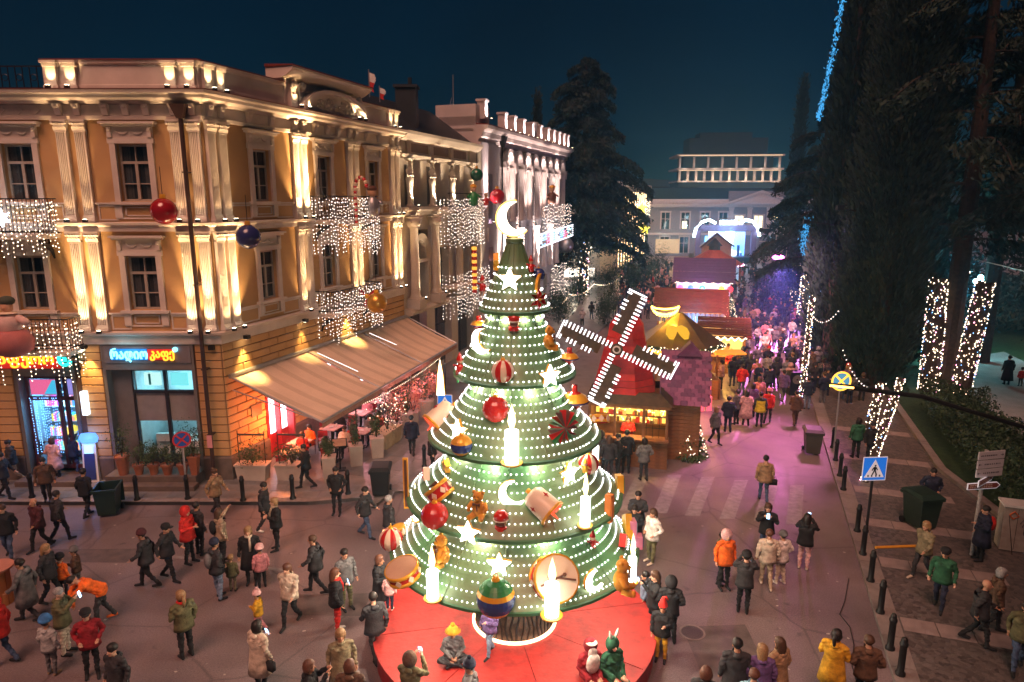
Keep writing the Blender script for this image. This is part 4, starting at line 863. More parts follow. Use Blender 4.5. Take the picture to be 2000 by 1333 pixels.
for i in range(1, 5):                                       # lamps under each tier washing the next one
    zr, rr_ = TI[i-1][0], TI[i-1][1]; r_ = (TI[i][3]*.45+rr_*.55)
    for k in range(9):
        a = 2*math.pi*(k+.25)/9; lamp('tier light', 'POINT', (r_*math.cos(a), r_*math.sin(a), zr-.55-.16), (0, 4, 9, 13, 16)[i], (1, .86, .62), tr, .05)
for k in range(10):
    a = 2*math.pi*(k+.5)/10; lamp('rim light', 'POINT', (2.7*math.cos(a), 2.7*math.sin(a), 2.6-.55-.12), 80, (1, .8, .6), tr, .06)
MB().lathe([(.17, 0), (.2, .05), (.2, .12), (0, .14)], 16, c=(0, 0, 9.1)).build('tree_top', M_tree, tr)
M_trunk = mat('printed bark', (.07, .05, .035), .8, var=.6, vs=7, bump=.5, bs=25)
trk = MB().lathe([(.93, 0), (.93, 2.6)], 40).build('trunk', M_trunk, tr)
for k in range(46):
    a = 2*math.pi*k/46; MB().tube([((.935)*math.cos(a+.05*math.sin(z*7+k)), .935*math.sin(a+.05*math.sin(z*7+k)), z) for z in np.linspace(0, 1.9, 7)], rnd.uniform(.012, .03), 4, False).build('bark_ridge', mat('bark dark', (.02, .014, .01), .9), trk)
MB().lathe([(.97, .0), (1.03, .0), (1.03, .05), (.97, .05), (.97, 0)], 48).build('glow_ring', glow('ring light', (1, .5, .28), 3.5, True), trk)
# platform
pf = root('round_platform', 'round red carpeted platform under the giant tree', 'platform', (TX, TY, 0))
for k in range(8):
    a0, a1 = 2*math.pi*k/8+.2, 2*math.pi*(k+1)/8+.2; d = .004
    pts = [(0, 0)] + [(3.4*math.cos(a0+d+(a1-a0-2*d)*j/10), 3.4*math.sin(a0+d+(a1-a0-2*d)*j/10)) for j in range(11)]
    MB().slab(pts, .5, .55).build('deck_panel', M_redc, pf)
MB().lathe([(3.36, 0), (3.36, .53)], 64).build('platform_skirt', M_reds, pf); MB().lathe([(3.38, .5), (3.41, .5), (3.41, .556), (3.36, .556), (3.36, .5)], 64).build('platform_edge', M_redc, pf)

# ------------------------------------------------------------------ ornaments on the tree
def on_tree(u, v, out=.1):
    d = ray(u, v); o = Vector((0, 0, H)); t = 8.0
    while t < 22:
        p = o + d*t; rho = math.hypot(p.x-TX, p.y-TY)
        for i in range(5):
            r = trad(i, p.z)
            if r is not None and rho < r+.01:
                a = math.atan2(p.y-TY, p.x-TX); q = Vector((TX+(rho+out)*math.cos(a), TY+(rho+out)*math.sin(a), p.z)); return q, a
        t += .02
    p = o + d*(15/d.y); a = math.atan2(p.y-TY-.01, p.x-TX); return p, a
G_lit = glow('lit acrylic', (1, .9, .76), 4.5, True); G_flame = glow('candle flame', (1, .75, .3), 2.8, True)
M_or = mat('ornament red', (.5, .02, .015), .18, var=.05, spec=.7); M_ow = mat('ornament cream', (.75, .6, .45), .35, var=.08); M_oy = mat('ornament gold', (.75, .38, .03), .3, var=.1, metal=.2)
M_ob = mat('ornament blue', (.03, .05, .2), .25, var=.1, spec=.6); M_og = mat('ornament green', (.03, .2, .06), .3, var=.1); M_obr = mat('teddy plush', (.62, .28, .03), .8, var=.2, vs=8, bump=.3, bs=40); M_opk = mat('ornament pink', (.7, .25, .4), .5)
M_obrown = mat('ornament brown', (.12, .05, .03), .6); M_skin = mat('ornament face', (.6, .33, .2), .6)
def orn(name, label, cat, u, v, out=.12, p=None, group='ornaments on the giant tree'):
    q, a = on_tree(u, v, out) if p is None else p
    o = root(name, label, cat, q, a+math.pi/2, group)
    if name.split('_')[0] not in ('star', 'moon', 'candle'): o.scale = (1.22, 1.22, 1.22)
    return o         # local -y faces outwards
def o_star(u, v, s, lab, m=None):
    o = orn('star_ornament', lab, 'star', u, v, .16); MB().prism(star_poly(s, .45), -.05, .0).build('lit_face', m or G_lit, o)
    MB().prism(star_poly(s*1.04, .46), .001, .07).build('star_back', M_oy, o); return o
def moon_poly(s):
    a = [(s*math.cos(t), s*math.sin(t)) for t in np.linspace(R(75), R(335), 20)]
    b = [(.36*s+.78*s*math.cos(t), .28*s+.78*s*math.sin(t)) for t in np.linspace(R(318), R(92), 18)]; return a+b
def moon_mesh(mb, s, y0, y1):
    a = [(s*math.cos(t), s*math.sin(t)) for t in np.linspace(R(80), R(330), 21)]
    b = [(.36*s+.85*s*math.cos(t), .22*s+.85*s*math.sin(t)) for t in np.linspace(R(104), R(304), 21)]
    b[0] = a[0]; b[-1] = a[-1]; n = 21
    vs = [(x, y, z) for y in (y0, y1) for (x, z) in a+b]; f = []
    for i in range(n-1):
        f += [(i, i+1, n+i+1, n+i), (2*n+i, 3*n+i, 3*n+i+1, 2*n+i+1), (i, 2*n+i, 2*n+i+1, i+1), (n+i, n+i+1, 3*n+i+1, 3*n+i)]
    return mb.add(vs, f)
def o_moon(u, v, s, lab):
    o = orn('moon_ornament', lab, 'crescent moon', u, v, .16); moon_mesh(MB(), s, -.06, 0).build('lit_face', G_lit, o); moon_mesh(MB(), s*1.03, .001, .06).build('moon_back', M_oy, o)
def o_candle(u, v, h, w, lab):
    o = orn('candle_ornament', lab, 'candle', u, v, w+.05); MB().lathe([(0, 0), (w, 0), (w, h), (w*.8, h+.01), (0, h+.01)], 16).build('candle_body', G_lit, o)
    MB().lathe([(0, h+.01), (w*.35, h+.08), (w*.58, h+.2), (w*.4, h+.36), (w*.12, h+.5), (0, h+.56)], 12).build('flame', G_flame, o, True)
    MB().lathe([(0, -.04), (w*1.5, -.04), (w*1.6, 0), (0, 0)], 16).build('candle_dish', M_oy, o)
def o_ball(u, v, r, lab, m, stripes=None, cap=True, out=None):
    o = orn('bauble_ornament', lab, 'bauble', u, v, r*.75 if out is None else out); mb = MB(); n = 24; k = 12
    for j in range(k):
        for i in range(n):
            mb.cur = (1 if (i//2) % 2 else 0) if stripes == 'v' else ((1 if j in (4, 5, 6) else 2 if j in (3, 7) else 0) if stripes == 'h' else 0)
            f = lambda ii, jj: (r*math.sin(math.pi*jj/k)*math.cos(2*math.pi*ii/n), r*math.sin(math.pi*jj/k)*math.sin(2*math.pi*ii/n), -r*math.cos(math.pi*jj/k))
            mb.add([f(i, j), f(i+1, j), f(i+1, j+1), f(i, j+1)], [(0,1,2,3)])
    mb.build('bauble', m, o, True)
    if cap: MB().lathe([(r*.2, r*.95), (r*.22, r*1.02), (r*.16, r*1.15), (0, r*1.16)], 10).build('cap', M_oy, o); MB().tube([(r*.12*math.cos(t), 0, r*1.25+r*.12*math.sin(t)) for t in np.linspace(0, 6.28, 9)], r*.03, 4, False).build('hanging_ring', M_oy, o)
    return o
def o_drum(u, v, r, h, lab, tilt=(0, 0), head=None, sticks=True, out=None):
    o = orn('drum_ornament', lab, 'drum', u, v, r*.6 if out is None else out); mt = RX(tilt[0]) @ RY(tilt[1])
    b = MB().lathe([(r*.97, -h/2), (r*.97, h/2)], 20).build('drum_shell', M_or, o, True, mt)
    MB().lathe([(0, h/2), (r*.97, h/2), (r*.97, h/2+.004)], 20, c=(0, 0, .006)).build('drum_head', head or M_ow, o, False, mt)
    MB().lathe([(r*.96, h/2-.05), (r*1.04, h/2-.05), (r*1.04, h/2+.015), (r*.96, h/2+.015)], 20).lathe([(r*.96, -h/2), (r*1.04, -h/2), (r*1.04, -h/2+.06), (r*.96, -h/2+.06)], 20).build('drum_hoop', M_oy, o, True, mt)
    for k in range(8): a = 2*math.pi*k/8; MB().prism([(-.055, 0), (0, .07), (.055, 0), (0, -.07)], -.012, .0, T((r*math.cos(a), r*math.sin(a), 0)) @ RZ(a+math.pi/2)).build('diamond', M_ow, o, False, mt)
    if sticks:
        for s in (-1, 1): MB().tube([(s*r*.8, -r*.2, h/2+.05), (-s*r*.35, r*.1, h/2+.04)], .018, 5).ell((-s*r*.35, r*.1, h/2+.04), .035, 6, 4).build('drumstick', M_obrown, o, False, mt)
def o_bell(u, v, s, lab, tilt):
    o = orn('bell_ornament', lab, 'bell', u, v, s*.6); mt = RX(tilt[0]) @ RY(tilt[1])
    MB().lathe([(0, s*.62), (s*.3, s*.6), (s*.44, s*.45), (s*.48, 0), (s*.5, -s*.5)], 20).build('bell_shell', M_ow, o, True, mt)
    MB().lathe([(s*.49, -s*.5), (s*.55, -s*.5), (s*.55, -s*.4), (s*.49, -s*.4)], 20).lathe([(0, s*.62), (s*.1, s*.62), (s*.1, s*.78), (0, s*.8)], 10).build('bell_rim', M_oy, o, True, mt)
    MB().lathe([(0, -s*.1), (s*.46, -s*.42), (s*.46, -s*.46)], 20).lathe([(0, -s*.2), (s*.06, -s*.25), (s*.05, -s*.55), (s*.02, -s*.75), (0, -s*.76)], 8).build('bell_inside', glow('red bell', (1, .06, .02), 1.0), o, True, mt)
    for k in range(4): MB().prism(star_poly(s*.13, .3, 4), -.01, .0, T((s*.49*math.cos(k*1.57-1.3), s*.49*math.sin(k*1.57-1.3), s*.1)) @ RZ(k*1.57-1.3+math.pi/2)).build('snowflake', M_or, o, False, mt)
def o_bear(u, v, s, lab, bow=M_obrown, yaw=0):
    o = orn('teddy_ornament', lab, 'teddy bear', u, v, s*.35); o.rotation_euler[2] += yaw
    b = MB().ell((0, 0, s*.42), (s*.3, s*.26, s*.38), 12, 8).ell((0, -s*.04, s*.95), (s*.23, s*.22, s*.22), 12, 8)
    for q in (-1, 1): b.ell((q*s*.2, 0, s*1.12), s*.08, 8, 5).tube([(q*s*.26, 0, s*.66), (q*s*.4, -s*.12, s*.46), (q*s*.34, -s*.26, s*.36)], [s*.1, s*.09, s*.08], 7).tube([(q*s*.16, -s*.05, s*.16), (q*s*.26, -s*.4, s*.1)], [s*.14, s*.11], 8).ell((q*s*.27, -s*.42, s*.13), (s*.1, s*.07, s*.12), 8, 5)
    b.build('teddy_body', M_obr, o, True)
    MB().ell((0, -s*.24, s*.9), (s*.1, s*.08, s*.08), 8, 6).build('muzzle', M_oy, o, True); MB().ell((0, -s*.32, s*.93), s*.03, 6, 4).ell((-s*.08, -s*.25, s*1.02), s*.025, 6, 4).ell((s*.08, -s*.25, s*1.02), s*.025, 6, 4).build('nose_and_eyes', M_black, o)
    MB().prism([(-.16*s, .06*s), (0, 0), (.16*s, .06*s), (.16*s, -.06*s), (0, 0), (-.16*s, -.06*s)], -.02, .02, T((0, -s*.26, s*.68))).tube([(0, -s*.27, s*.66), (.05*s, -s*.3, s*.4)], s*.025, 4).build('bow', bow, o)
def o_house(u, v, s, lab, a=M_or, b=M_ow):
    o = orn('toy_ornament', lab, 'toy', u, v, s*.3); MB().lathe([(0, s*.5), (s*.2, s*.48), (s*.36, s*.3), (s*.38, s*.08), (0, s*.05)], 12).build('red_cap', a, o, True)
    MB().ell((0, -.01, -.06*s), (s*.3, s*.26, s*.26), 10, 7).build('toy_face', M_skin, o, True); MB().box(-s*.2, s*.2, -s*.32, -s*.2, -s*.16, -s*.04).build('moustache', M_obrown, o)
    MB().lathe([(s*.36, s*.02), (s*.4, s*.06), (s*.36, s*.12), (s*.32, s*.06)], 12).build('cap_brim', b, o); MB().lathe([(s*.1, -s*.55), (s*.3, -s*.5), (s*.34, -s*.3), (s*.2, -s*.24)], 10).build('collar', M_or, o)
def o_flower(u, v, s, lab, n=6):
    o = orn('flower_ornament', lab, 'flower', u, v, .14)
    for k in range(n):
        a = 2*math.pi*k/n; mt = RY(a); MB().add([(0, -.04, 0), (s*.2, -.1, s*.45), (0, -.06, s), (-s*.2, -.1, s*.45), (0, -.0, s*.45)], [(0,1,4), (1,2,4), (2,3,4), (3,0,4)]).build('petal', M_or, o, False, mt)
    MB().ell((0, -.1, 0), s*.13, 8, 5).build('flower_centre', M_oy, o)
def o_pinwheel(u, v, s, lab):
    o = orn('pinwheel_ornament', lab, 'pinwheel', u, v, .12); mm = (M_or, M_obrown, M_og)
    for k in range(18):
        a = 2*math.pi*k/18; MB().add([(0, -.16, 0), (s*.17, -.02, s*.93), (s*.05, -.14, s), (-s*.1, -.02, s*.94)], [(0,1,2), (0,2,3)]).build('pinwheel_blade', mm[(k % 2)*(1+(k//2) % 2)], o, False, RY(a))
    MB().ell((0, -.16, 0), s*.1, 8, 5).build('hub', M_obrown, o)
def o_top(u, v, s, lab, p=None):
    o = orn('spinning_top_ornament', lab, 'spinning top', u, v, s*.8, p); MB().lathe([(0, -s*.7), (s*.2, -s*.55), (s*.75, -s*.1), (s, 0)], 20).build('top_lower', M_or, o, True); MB().lathe([(s, 0), (s*1.02, .06*s), (s, s*.12)], 20).build('top_band', M_ob, o, True)
    MB().lathe([(s, s*.12), (s*.8, s*.42), (s*.45, s*.62)], 20).build('top_upper', M_oy, o, True); MB().lathe([(s*.45, s*.62), (s*.25, s*.72), (.05, s*.78), (.05, s*1.2), (0, s*1.2)], 16).build('top_crown', M_or, o, True)
def o_slab(u, v, w_, h_, lab, cat, m, name='candy_ornament', tilt=0, d=.06, m2=None, p=None):
    o = orn(name, lab, cat, u, v, .14, p); mt = RY(tilt); MB().box(-w_, w_, -d, d, -h_, h_).build('body', m, o, False, mt); MB().box(-w_*.7, w_*.7, -d-.02, -d, -h_*.75, h_*.75).build('face_panel', m2 or M_ow, o, False, mt)
o_star(998, 545, .26, 'lit white star near the top of the giant tree'); o_star(1065, 732, .25, 'lit white star at the right of the second tier rim'); o_star(906, 838, .25, 'lit white star at the left of the third tier above the banded bauble')
o_star(1100, 922, .24, 'lit white star at the right top of the fourth tier'); o_star(921, 1034, .26, 'lit white star on the fourth tier rim left of centre'); o_star(977, 1095, .26, 'lit white star in the middle of the bottom tier')
o_star(968, 513, .2, 'gold star standing out on the left of the top tier', M_oy); o_star(884, 908, .16, 'small gold star at the left top of the fourth tier', M_oy)
o_moon(952, 665, .27, 'lit crescent moon on the left of the second tier'); o_moon(1001, 958, .28, 'lit crescent moon in the centre of the fourth tier'); o_moon(1150, 1128, .24, 'lit crescent moon at the right of the bottom tier')
o_candle(1000, 896, .66, .14, 'tall lit candle in the centre of the third tier'); o_candle(856, 1160, .6, .12, 'lit candle at the left of the bottom tier'); o_candle(1072, 1190, .66, .14, 'lit candle in front of the big drum on the bottom tier')
o_candle(1133, 1020, .6, .1, 'slim lit candle at the right of the fourth tier'); o_candle(1222, 1132, .56, .09, 'slim lit candle at the right edge of the bottom tier'); o_candle(822, 1015, .36, .06, 'thin lit candle at the left edge of the fourth tier'); o_candle(1163, 900, .36, .07, 'thin lit candle at the right rim of the third tier')
o_ball(985, 722, .2, 'red and white striped bauble hanging on the second tier', [M_or, M_ow], 'v'); o_ball(973, 795, .23, 'glossy red bauble on the third tier', [M_or, M_or]); o_ball(910, 866, .19, 'blue banded bauble on the left of the third tier', [M_oy, M_ob, M_oy], 'h')
o_ball(862, 1002, .24, 'plain red bauble on the left of the fourth tier', [M_or, M_or]); o_ball(785, 1052, .23, 'red and white striped lantern bauble at the left edge of the bottom tier', [M_or, M_ow], 'v', out=.25); o_ball(972, 1155, .32, 'large blue and gold bauble with a star on the bottom tier', [M_og, M_ob, M_oy], 'h')
o_ball(1136, 905, .2, 'red and white striped bauble at the right top of the fourth tier', [M_or, M_ow], 'v')
o_drum(1077, 1125, .38, .34, 'large cream-topped drum with sticks on the bottom tier', (R(58), 0), out=.12); o_drum(808, 1110, .3, .2, 'tan-topped drum at the left of the bottom tier', (R(20), 0), mat('tan drum skin', (.5, .3, .2), .6), False, .25); o_drum(870, 958, .24, .26, 'red-topped drum with sticks on the left of the fourth tier', (R(25), R(-35)), M_or)
o_drum(797, 1035, .12, .16, 'tiny golden drum behind the striped lantern bauble', (R(10), 0), M_oy, False, .2); o_drum(1150, 820, .18, .14, 'red drum with cream diamonds at the right of the third tier', (0, R(25)), M_or, False, .25)
o_bell(862, 815, .48, 'big cream bell with red mouth at the left of the third tier', (R(-50), R(-25))); o_bell(1052, 975, .46, 'big cream bell with red mouth on the right of the fourth tier', (R(-50), R(-35)))
o_bear(940, 1005, .4, 'sitting golden teddy bear on the fourth tier'); o_bear(876, 1098, .48, 'golden teddy bear at the left of the bottom tier', yaw=-.6); o_bear(1198, 1150, .52, 'golden teddy bear at the right of the bottom tier', yaw=.6); o_bear(1063, 682, .36, 'golden teddy bear at the right of the second tier', yaw=.7)
o_house(1004, 628, .3, 'small nutcracker head with red cap at the top of the second tier'); o_house(980, 1012, .34, 'nutcracker head with tall red cap on the fourth tier')
o_flower(1040, 583, .2, 'red poinsettia on the rim of the top tier'); o_pinwheel(1086, 830, .32, 'red and green pinwheel rosette on the right of the third tier')
o_top(1122, 785, .27, 'striped spinning top at the right of the third tier'); o_top(1100, 700, .17, 'small red spinning top beside the second tier rim'); o_top(935, 636, .15, 'small striped top at the left of the second tier')
o_slab(1178, 990, .06, .26, 'orange wafer stick on the right of the fourth tier', 'wafer', mat('wafer', (.55, .17, .03), .7), m2=mat('wafer', (.55, .17, .03), .7)); o_slab(1198, 945, .16, .17, 'green and yellow toy satchel at the right of the fourth tier', 'toy', M_oy, 'satchel_ornament', R(15), m2=M_og)
o_slab(845, 925, .2, .12, 'cream candy ornament with red and green spots at the upper left of the fourth tier', 'candy', M_ow, tilt=R(-20), m2=M_or)
o_slab(1214, 1030, .2, .24, 'cream picture block at the right of the bottom tier', 'toy block', M_oy, 'toy_block', R(30)); o_slab(1235, 1032, .14, .17, 'pale blue picture block in pink frame at the right of the bottom tier', 'toy block', M_opk, 'toy_block', R(8), m2=mat('pale blue', (.3, .5, .6), .5)); o_slab(1236, 1057, .12, .12, 'small blue picture block in pink frame at the right of the bottom tier', 'toy block', M_opk, 'toy_block', R(4), m2=M_ob)
o_slab(1205, 1055, .1, .12, 'small red picture block at the right of the bottom tier', 'toy block', M_or, 'toy_block', R(35))
q = gy(793, 945, 14.6); o = root('candle_board', 'tall thin yellow candle board standing at the left of the fourth tier', 'ornament', q, 0, 'ornaments on the giant tree'); MB().box(-.06, .06, -.03, .03, -.6, .62).build('board', M_oy, o); MB().box(-.03, .03, -.04, -.031, -.55, .58).build('board_face', M_obrown, o)
q = gy(860, 742, 14.6); o = root('candle_board', 'white candle cut-out standing above the cream bell', 'ornament', q, 0, 'ornaments on the giant tree'); MB().prism([(-.08, -.35), (.08, -.35), (.05, .1), (0, .45), (-.05, .1)], -.03, .0).build('lit_face', G_lit, o); MB().prism([(-.1, -.36), (.1, -.36), (.07, .1), (0, .5), (-.07, .1)], .001, .03).build('board', M_oy, o)
def o_figure(u, v, s, lab, c1, c2, Y=14.6):
    q = gy(u, v, Y); o = root('elf_figure_ornament', lab, 'figure ornament', q, rnd.uniform(-.6, .6), 'ornaments on the giant tree')
    MB().lathe([(0, -s*.3), (s*.2, -s*.28), (s*.17, s*.05), (s*.1, s*.2), (0, s*.22)], 10).tube([(s*.12, 0, s*.12), (s*.32, -s*.1, s*.0)], [s*.06, s*.05], 6).tube([(-s*.12, 0, s*.12), (-s*.3, -s*.1, s*.2)], [s*.06, s*.05], 6).build('jacket', c1, o, True)
    MB().tube([(s*.09, 0, -s*.26), (s*.13, -s*.05, -s*.62)], [s*.08, s*.06], 6).tube([(-s*.09, 0, -s*.26), (-s*.12, -s*.05, -s*.62)], [s*.08, s*.06], 6).build('trousers', c2, o, True)
    MB().ell((0, -s*.02, s*.33), s*.14, 8, 6).build('face', M_skin, o, True); MB().lathe([(s*.16, s*.38), (s*.12, s*.5), (s*.03, s*.72), (0, s*.74)], 8).build('pointed_hat', c1, o, True)
o_figure(898, 720, .5, 'elf figure in red and green hanging at the left of the second tier', M_or, M_og); o_figure(942, 560, .36, 'small red toy figure at the left of the top tier', M_or, M_ow, 14.8); o_figure(1037, 522, .36, 'red nutcracker figure at the right of the top tier', M_or, M_obrown, 14.8); o_figure(1143, 915, .34, 'yellow and green nutcracker figure at the right of the fourth tier', M_oy, M_og, 14.2); o_figure(1157, 1062, .44, 'red-suited doll figure upside down on the right of the bottom tier', M_or, M_black, 13.6)
o_ball(1052, 537, .12, 'small grey-blue bauble at the right of the top tier', [M_ob, M_ob], out=.3)
q = gy(1056, 562, 14.9); o = root('crescent_cutout', 'gold crescent cut-out seen edge-on at the right of the top tier', 'crescent moon', q, R(70), 'ornaments on the giant tree'); moon_mesh(MB(), .32, -.03, .03).build('crescent', M_oy, o)
# big moon on the tip
o = root('moon_topper', 'big glowing crescent moon on the tip of the giant tree', 'crescent moon', (TX-.02, TY, 10.2)); moon_mesh(MB(), .36, -.08, 0).build('lit_face', glow('moon face', (1, .86, .66), 3, True), o, False, RY(R(10))); moon_mesh(MB(), .4, .001, .09).build('moon_rim', mat('moon rim', (.8, .45, .1), .5, emit=(1, .5, .1), es=1.0), o, False, RY(R(10)))
MB().tube([(0, 0, -.6), (-.05, .05, -.36)], .03, 6).build('moon_stem', M_steel, o)
# ------------------------------------------------------------------ baubles hung on the facades
def hang(u, v, Y, r, lab, m):
    q = gy(u, v, Y); o = root('hanging_bauble', lab, 'bauble', q, 0, 'giant baubles hung along the facades'); MB().ell((0, 0, 0), r, 20, 14).build('bauble', m, o, True)
    MB().lathe([(r*.22, r*.93), (r*.24, r*1.05), (r*.2, r*1.28), (0, r*1.3)], 12).build('cap', M_oy, o); MB().tube([(0, 0, r*1.3), (0, 0, r*1.3+.9)], .012, 4).build('cable', M_black, o)
    return o
M_bred = mat('dark red bauble', (.3, .008, .015), .16, var=.1, spec=.7); M_bblue = mat('navy bauble', (.025, .03, .12), .22, var=.1, spec=.6); M_bgold = mat('brushed gold bauble', (.55, .3, .05), .3, metal=.6, var=.15)
hang(320, 413, 23.6, .44, 'dark red bauble hanging in front of the mansion beside the downpipe', M_bred); hang(485, 463, 24.4, .43, 'navy blue bauble hanging at the corner of the mansion', M_bblue); hang(736, 592, 30.5, .46, 'gold bauble hanging above the awning', M_bgold)
hang(931, 342, 46, .42, 'small dark green bauble hanging beside the caryatid house', mat('green bauble', (.01, .09, .05), .2, spec=.7)); hang(971, 384, 50, .55, 'red bauble hanging on the arcaded building left of the moon', M_bred); hang(1105, 480, 70, .8, 'grey bauble hanging at the far corner of the arcaded building', M_steel)
# candy canes, swan figure and toy figures on balconies
def cane(P, h, lab, rz=0):
    o = root('candy_cane', lab, 'candy cane', P, rz); pts = [Vector((0, 0, h*t)) for t in np.linspace(0, .75, 14)] + [Vector((h*.13-h*.13*math.cos(a), 0, h*.75+h*.2*math.sin(a))) for a in np.linspace(.2, math.pi, 9)]
    for i in range(len(pts)-1): MB().tube([pts[i], pts[i+1]], h*.035, 8).build('cane_band', M_or if i % 2 else M_ow, o, True)
cane(Bw(8.0, 1.05, 9.4), 2.3, 'red and white candy cane on the balcony of the ochre mansion', AZ*-1)
def column_stripe(P, h, lab):
    o = root('striped_pole', lab, 'candy pole', P); 
    for i in range(14): MB().lathe([(.16, h*i/14), (.18, h*(i+.5)/14), (.16, h*(i+1)/14)], 10).build('pole_band', glow('amber stripe', (1, .4, .05), .7) if i % 2 else M_or, o, True)
column_stripe(Bw(21.8, 1.3, 4.6), 3.0, 'striped amber and red candy pole on the caryatid house')
def snowman(P, s, lab, m, m2):
    o = root('toy_figure', lab, 'figure', P, R(20)); MB().lathe([(s*.1, 0), (s*.32, s*.1), (s*.36, s*.5), (s*.24, s*.9), (s*.1, s*1.0)], 12).tube([(s*.28, 0, s*.8), (s*.5, -s*.2, s*.6)], [s*.09, s*.07], 6).tube([(-s*.28, 0, s*.8), (-s*.5, -s*.2, s*.6)], [s*.09, s*.07], 6).build('figure_body', m, o, True)
    MB().ell((0, 0, s*1.2), (s*.22, s*.22, s*.25), 10, 8).build('figure_head', M_skin, o, True); MB().ell((0, 0, s*1.38), (s*.27, s*.27, s*.16), 10, 6).build('figure_hat', m2, o, True)
snowman(Bw(9.4, 1.1, 9.8), .95, 'grey toy figure with round head beside the candy cane', M_steel, M_obrown); snowman(Bw(22.0, 1.2, 10.2), .9, 'dark green toy figure on the caryatid balcony', M_og, M_oy); snowman(Bw(24.3, 1.2, 10.2), .55, 'small red toy figure at the end of the caryatid balcony', M_or, M_ow); snowman(Bw(41, 1.2, 10.2), 1.1, 'brown toy figure above the tall light curtain', M_obrown, M_oy)
o = root('bow_ornament', 'red bow ornament on the balcony above the awning', 'bow', Bw(8.6, 1.1, 6.1), -AZ); MB().prism([(0, 0), (.4, .35), (.45, .1)], -.05, .05).prism([(0, 0), (-.4, .35), (-.45, .1)], -.05, .05).prism([(0, 0), (.3, -.6), (.12, -.6)], -.04, .04).prism([(0, 0), (-.3, -.55), (-.12, -.6)], -.04, .04).build('bow_loops', M_or, o); MB().ell((0, -.05, 0), .12, 8, 6).build('bow_knot', M_oy, o)
# clown-like baker figure on the lower left balcony
ck = gy(22, 655, 23.3); o = root('puppet_figure', 'large pink puppet figure with dark round cap on the lower left balcony', 'figure', ck)
MB().lathe([(.25, -.75), (.62, -.55), (.68, -.2), (.55, .1), (.3, .2)], 16).build('puppet_skirt', mat('puppet skirt', (.42, .13, .12), .8), o, True); MB().lathe([(.32, .15), (.42, .4), (.36, .62), (.12, .75)], 14).tube([(.34, 0, .6), (.62, -.1, .5), (.75, -.1, .42)], [.14, .13, .1], 8).tube([(-.34, 0, .6), (-.62, -.1, .5), (-.75, -.1, .42)], [.14, .13, .1], 8).build('puppet_blouse', mat('puppet blouse', (.6, .4, .36), .8), o, True)
MB().lathe([(.12, .74), (.3, .78), (.12, .84)], 12).build('ruff', M_ow, o); MB().ell((0, -.02, 1.0), (.18, .18, .22), 12, 8).ell((0, -.2, .97), .03, 6, 4).build('puppet_face', M_skin, o, True); MB().ell((0, .02, 1.2), (.26, .24, .18), 12, 6).build('puppet_cap', mat('puppet cap', (.06, .07, .05), .9), o, True)
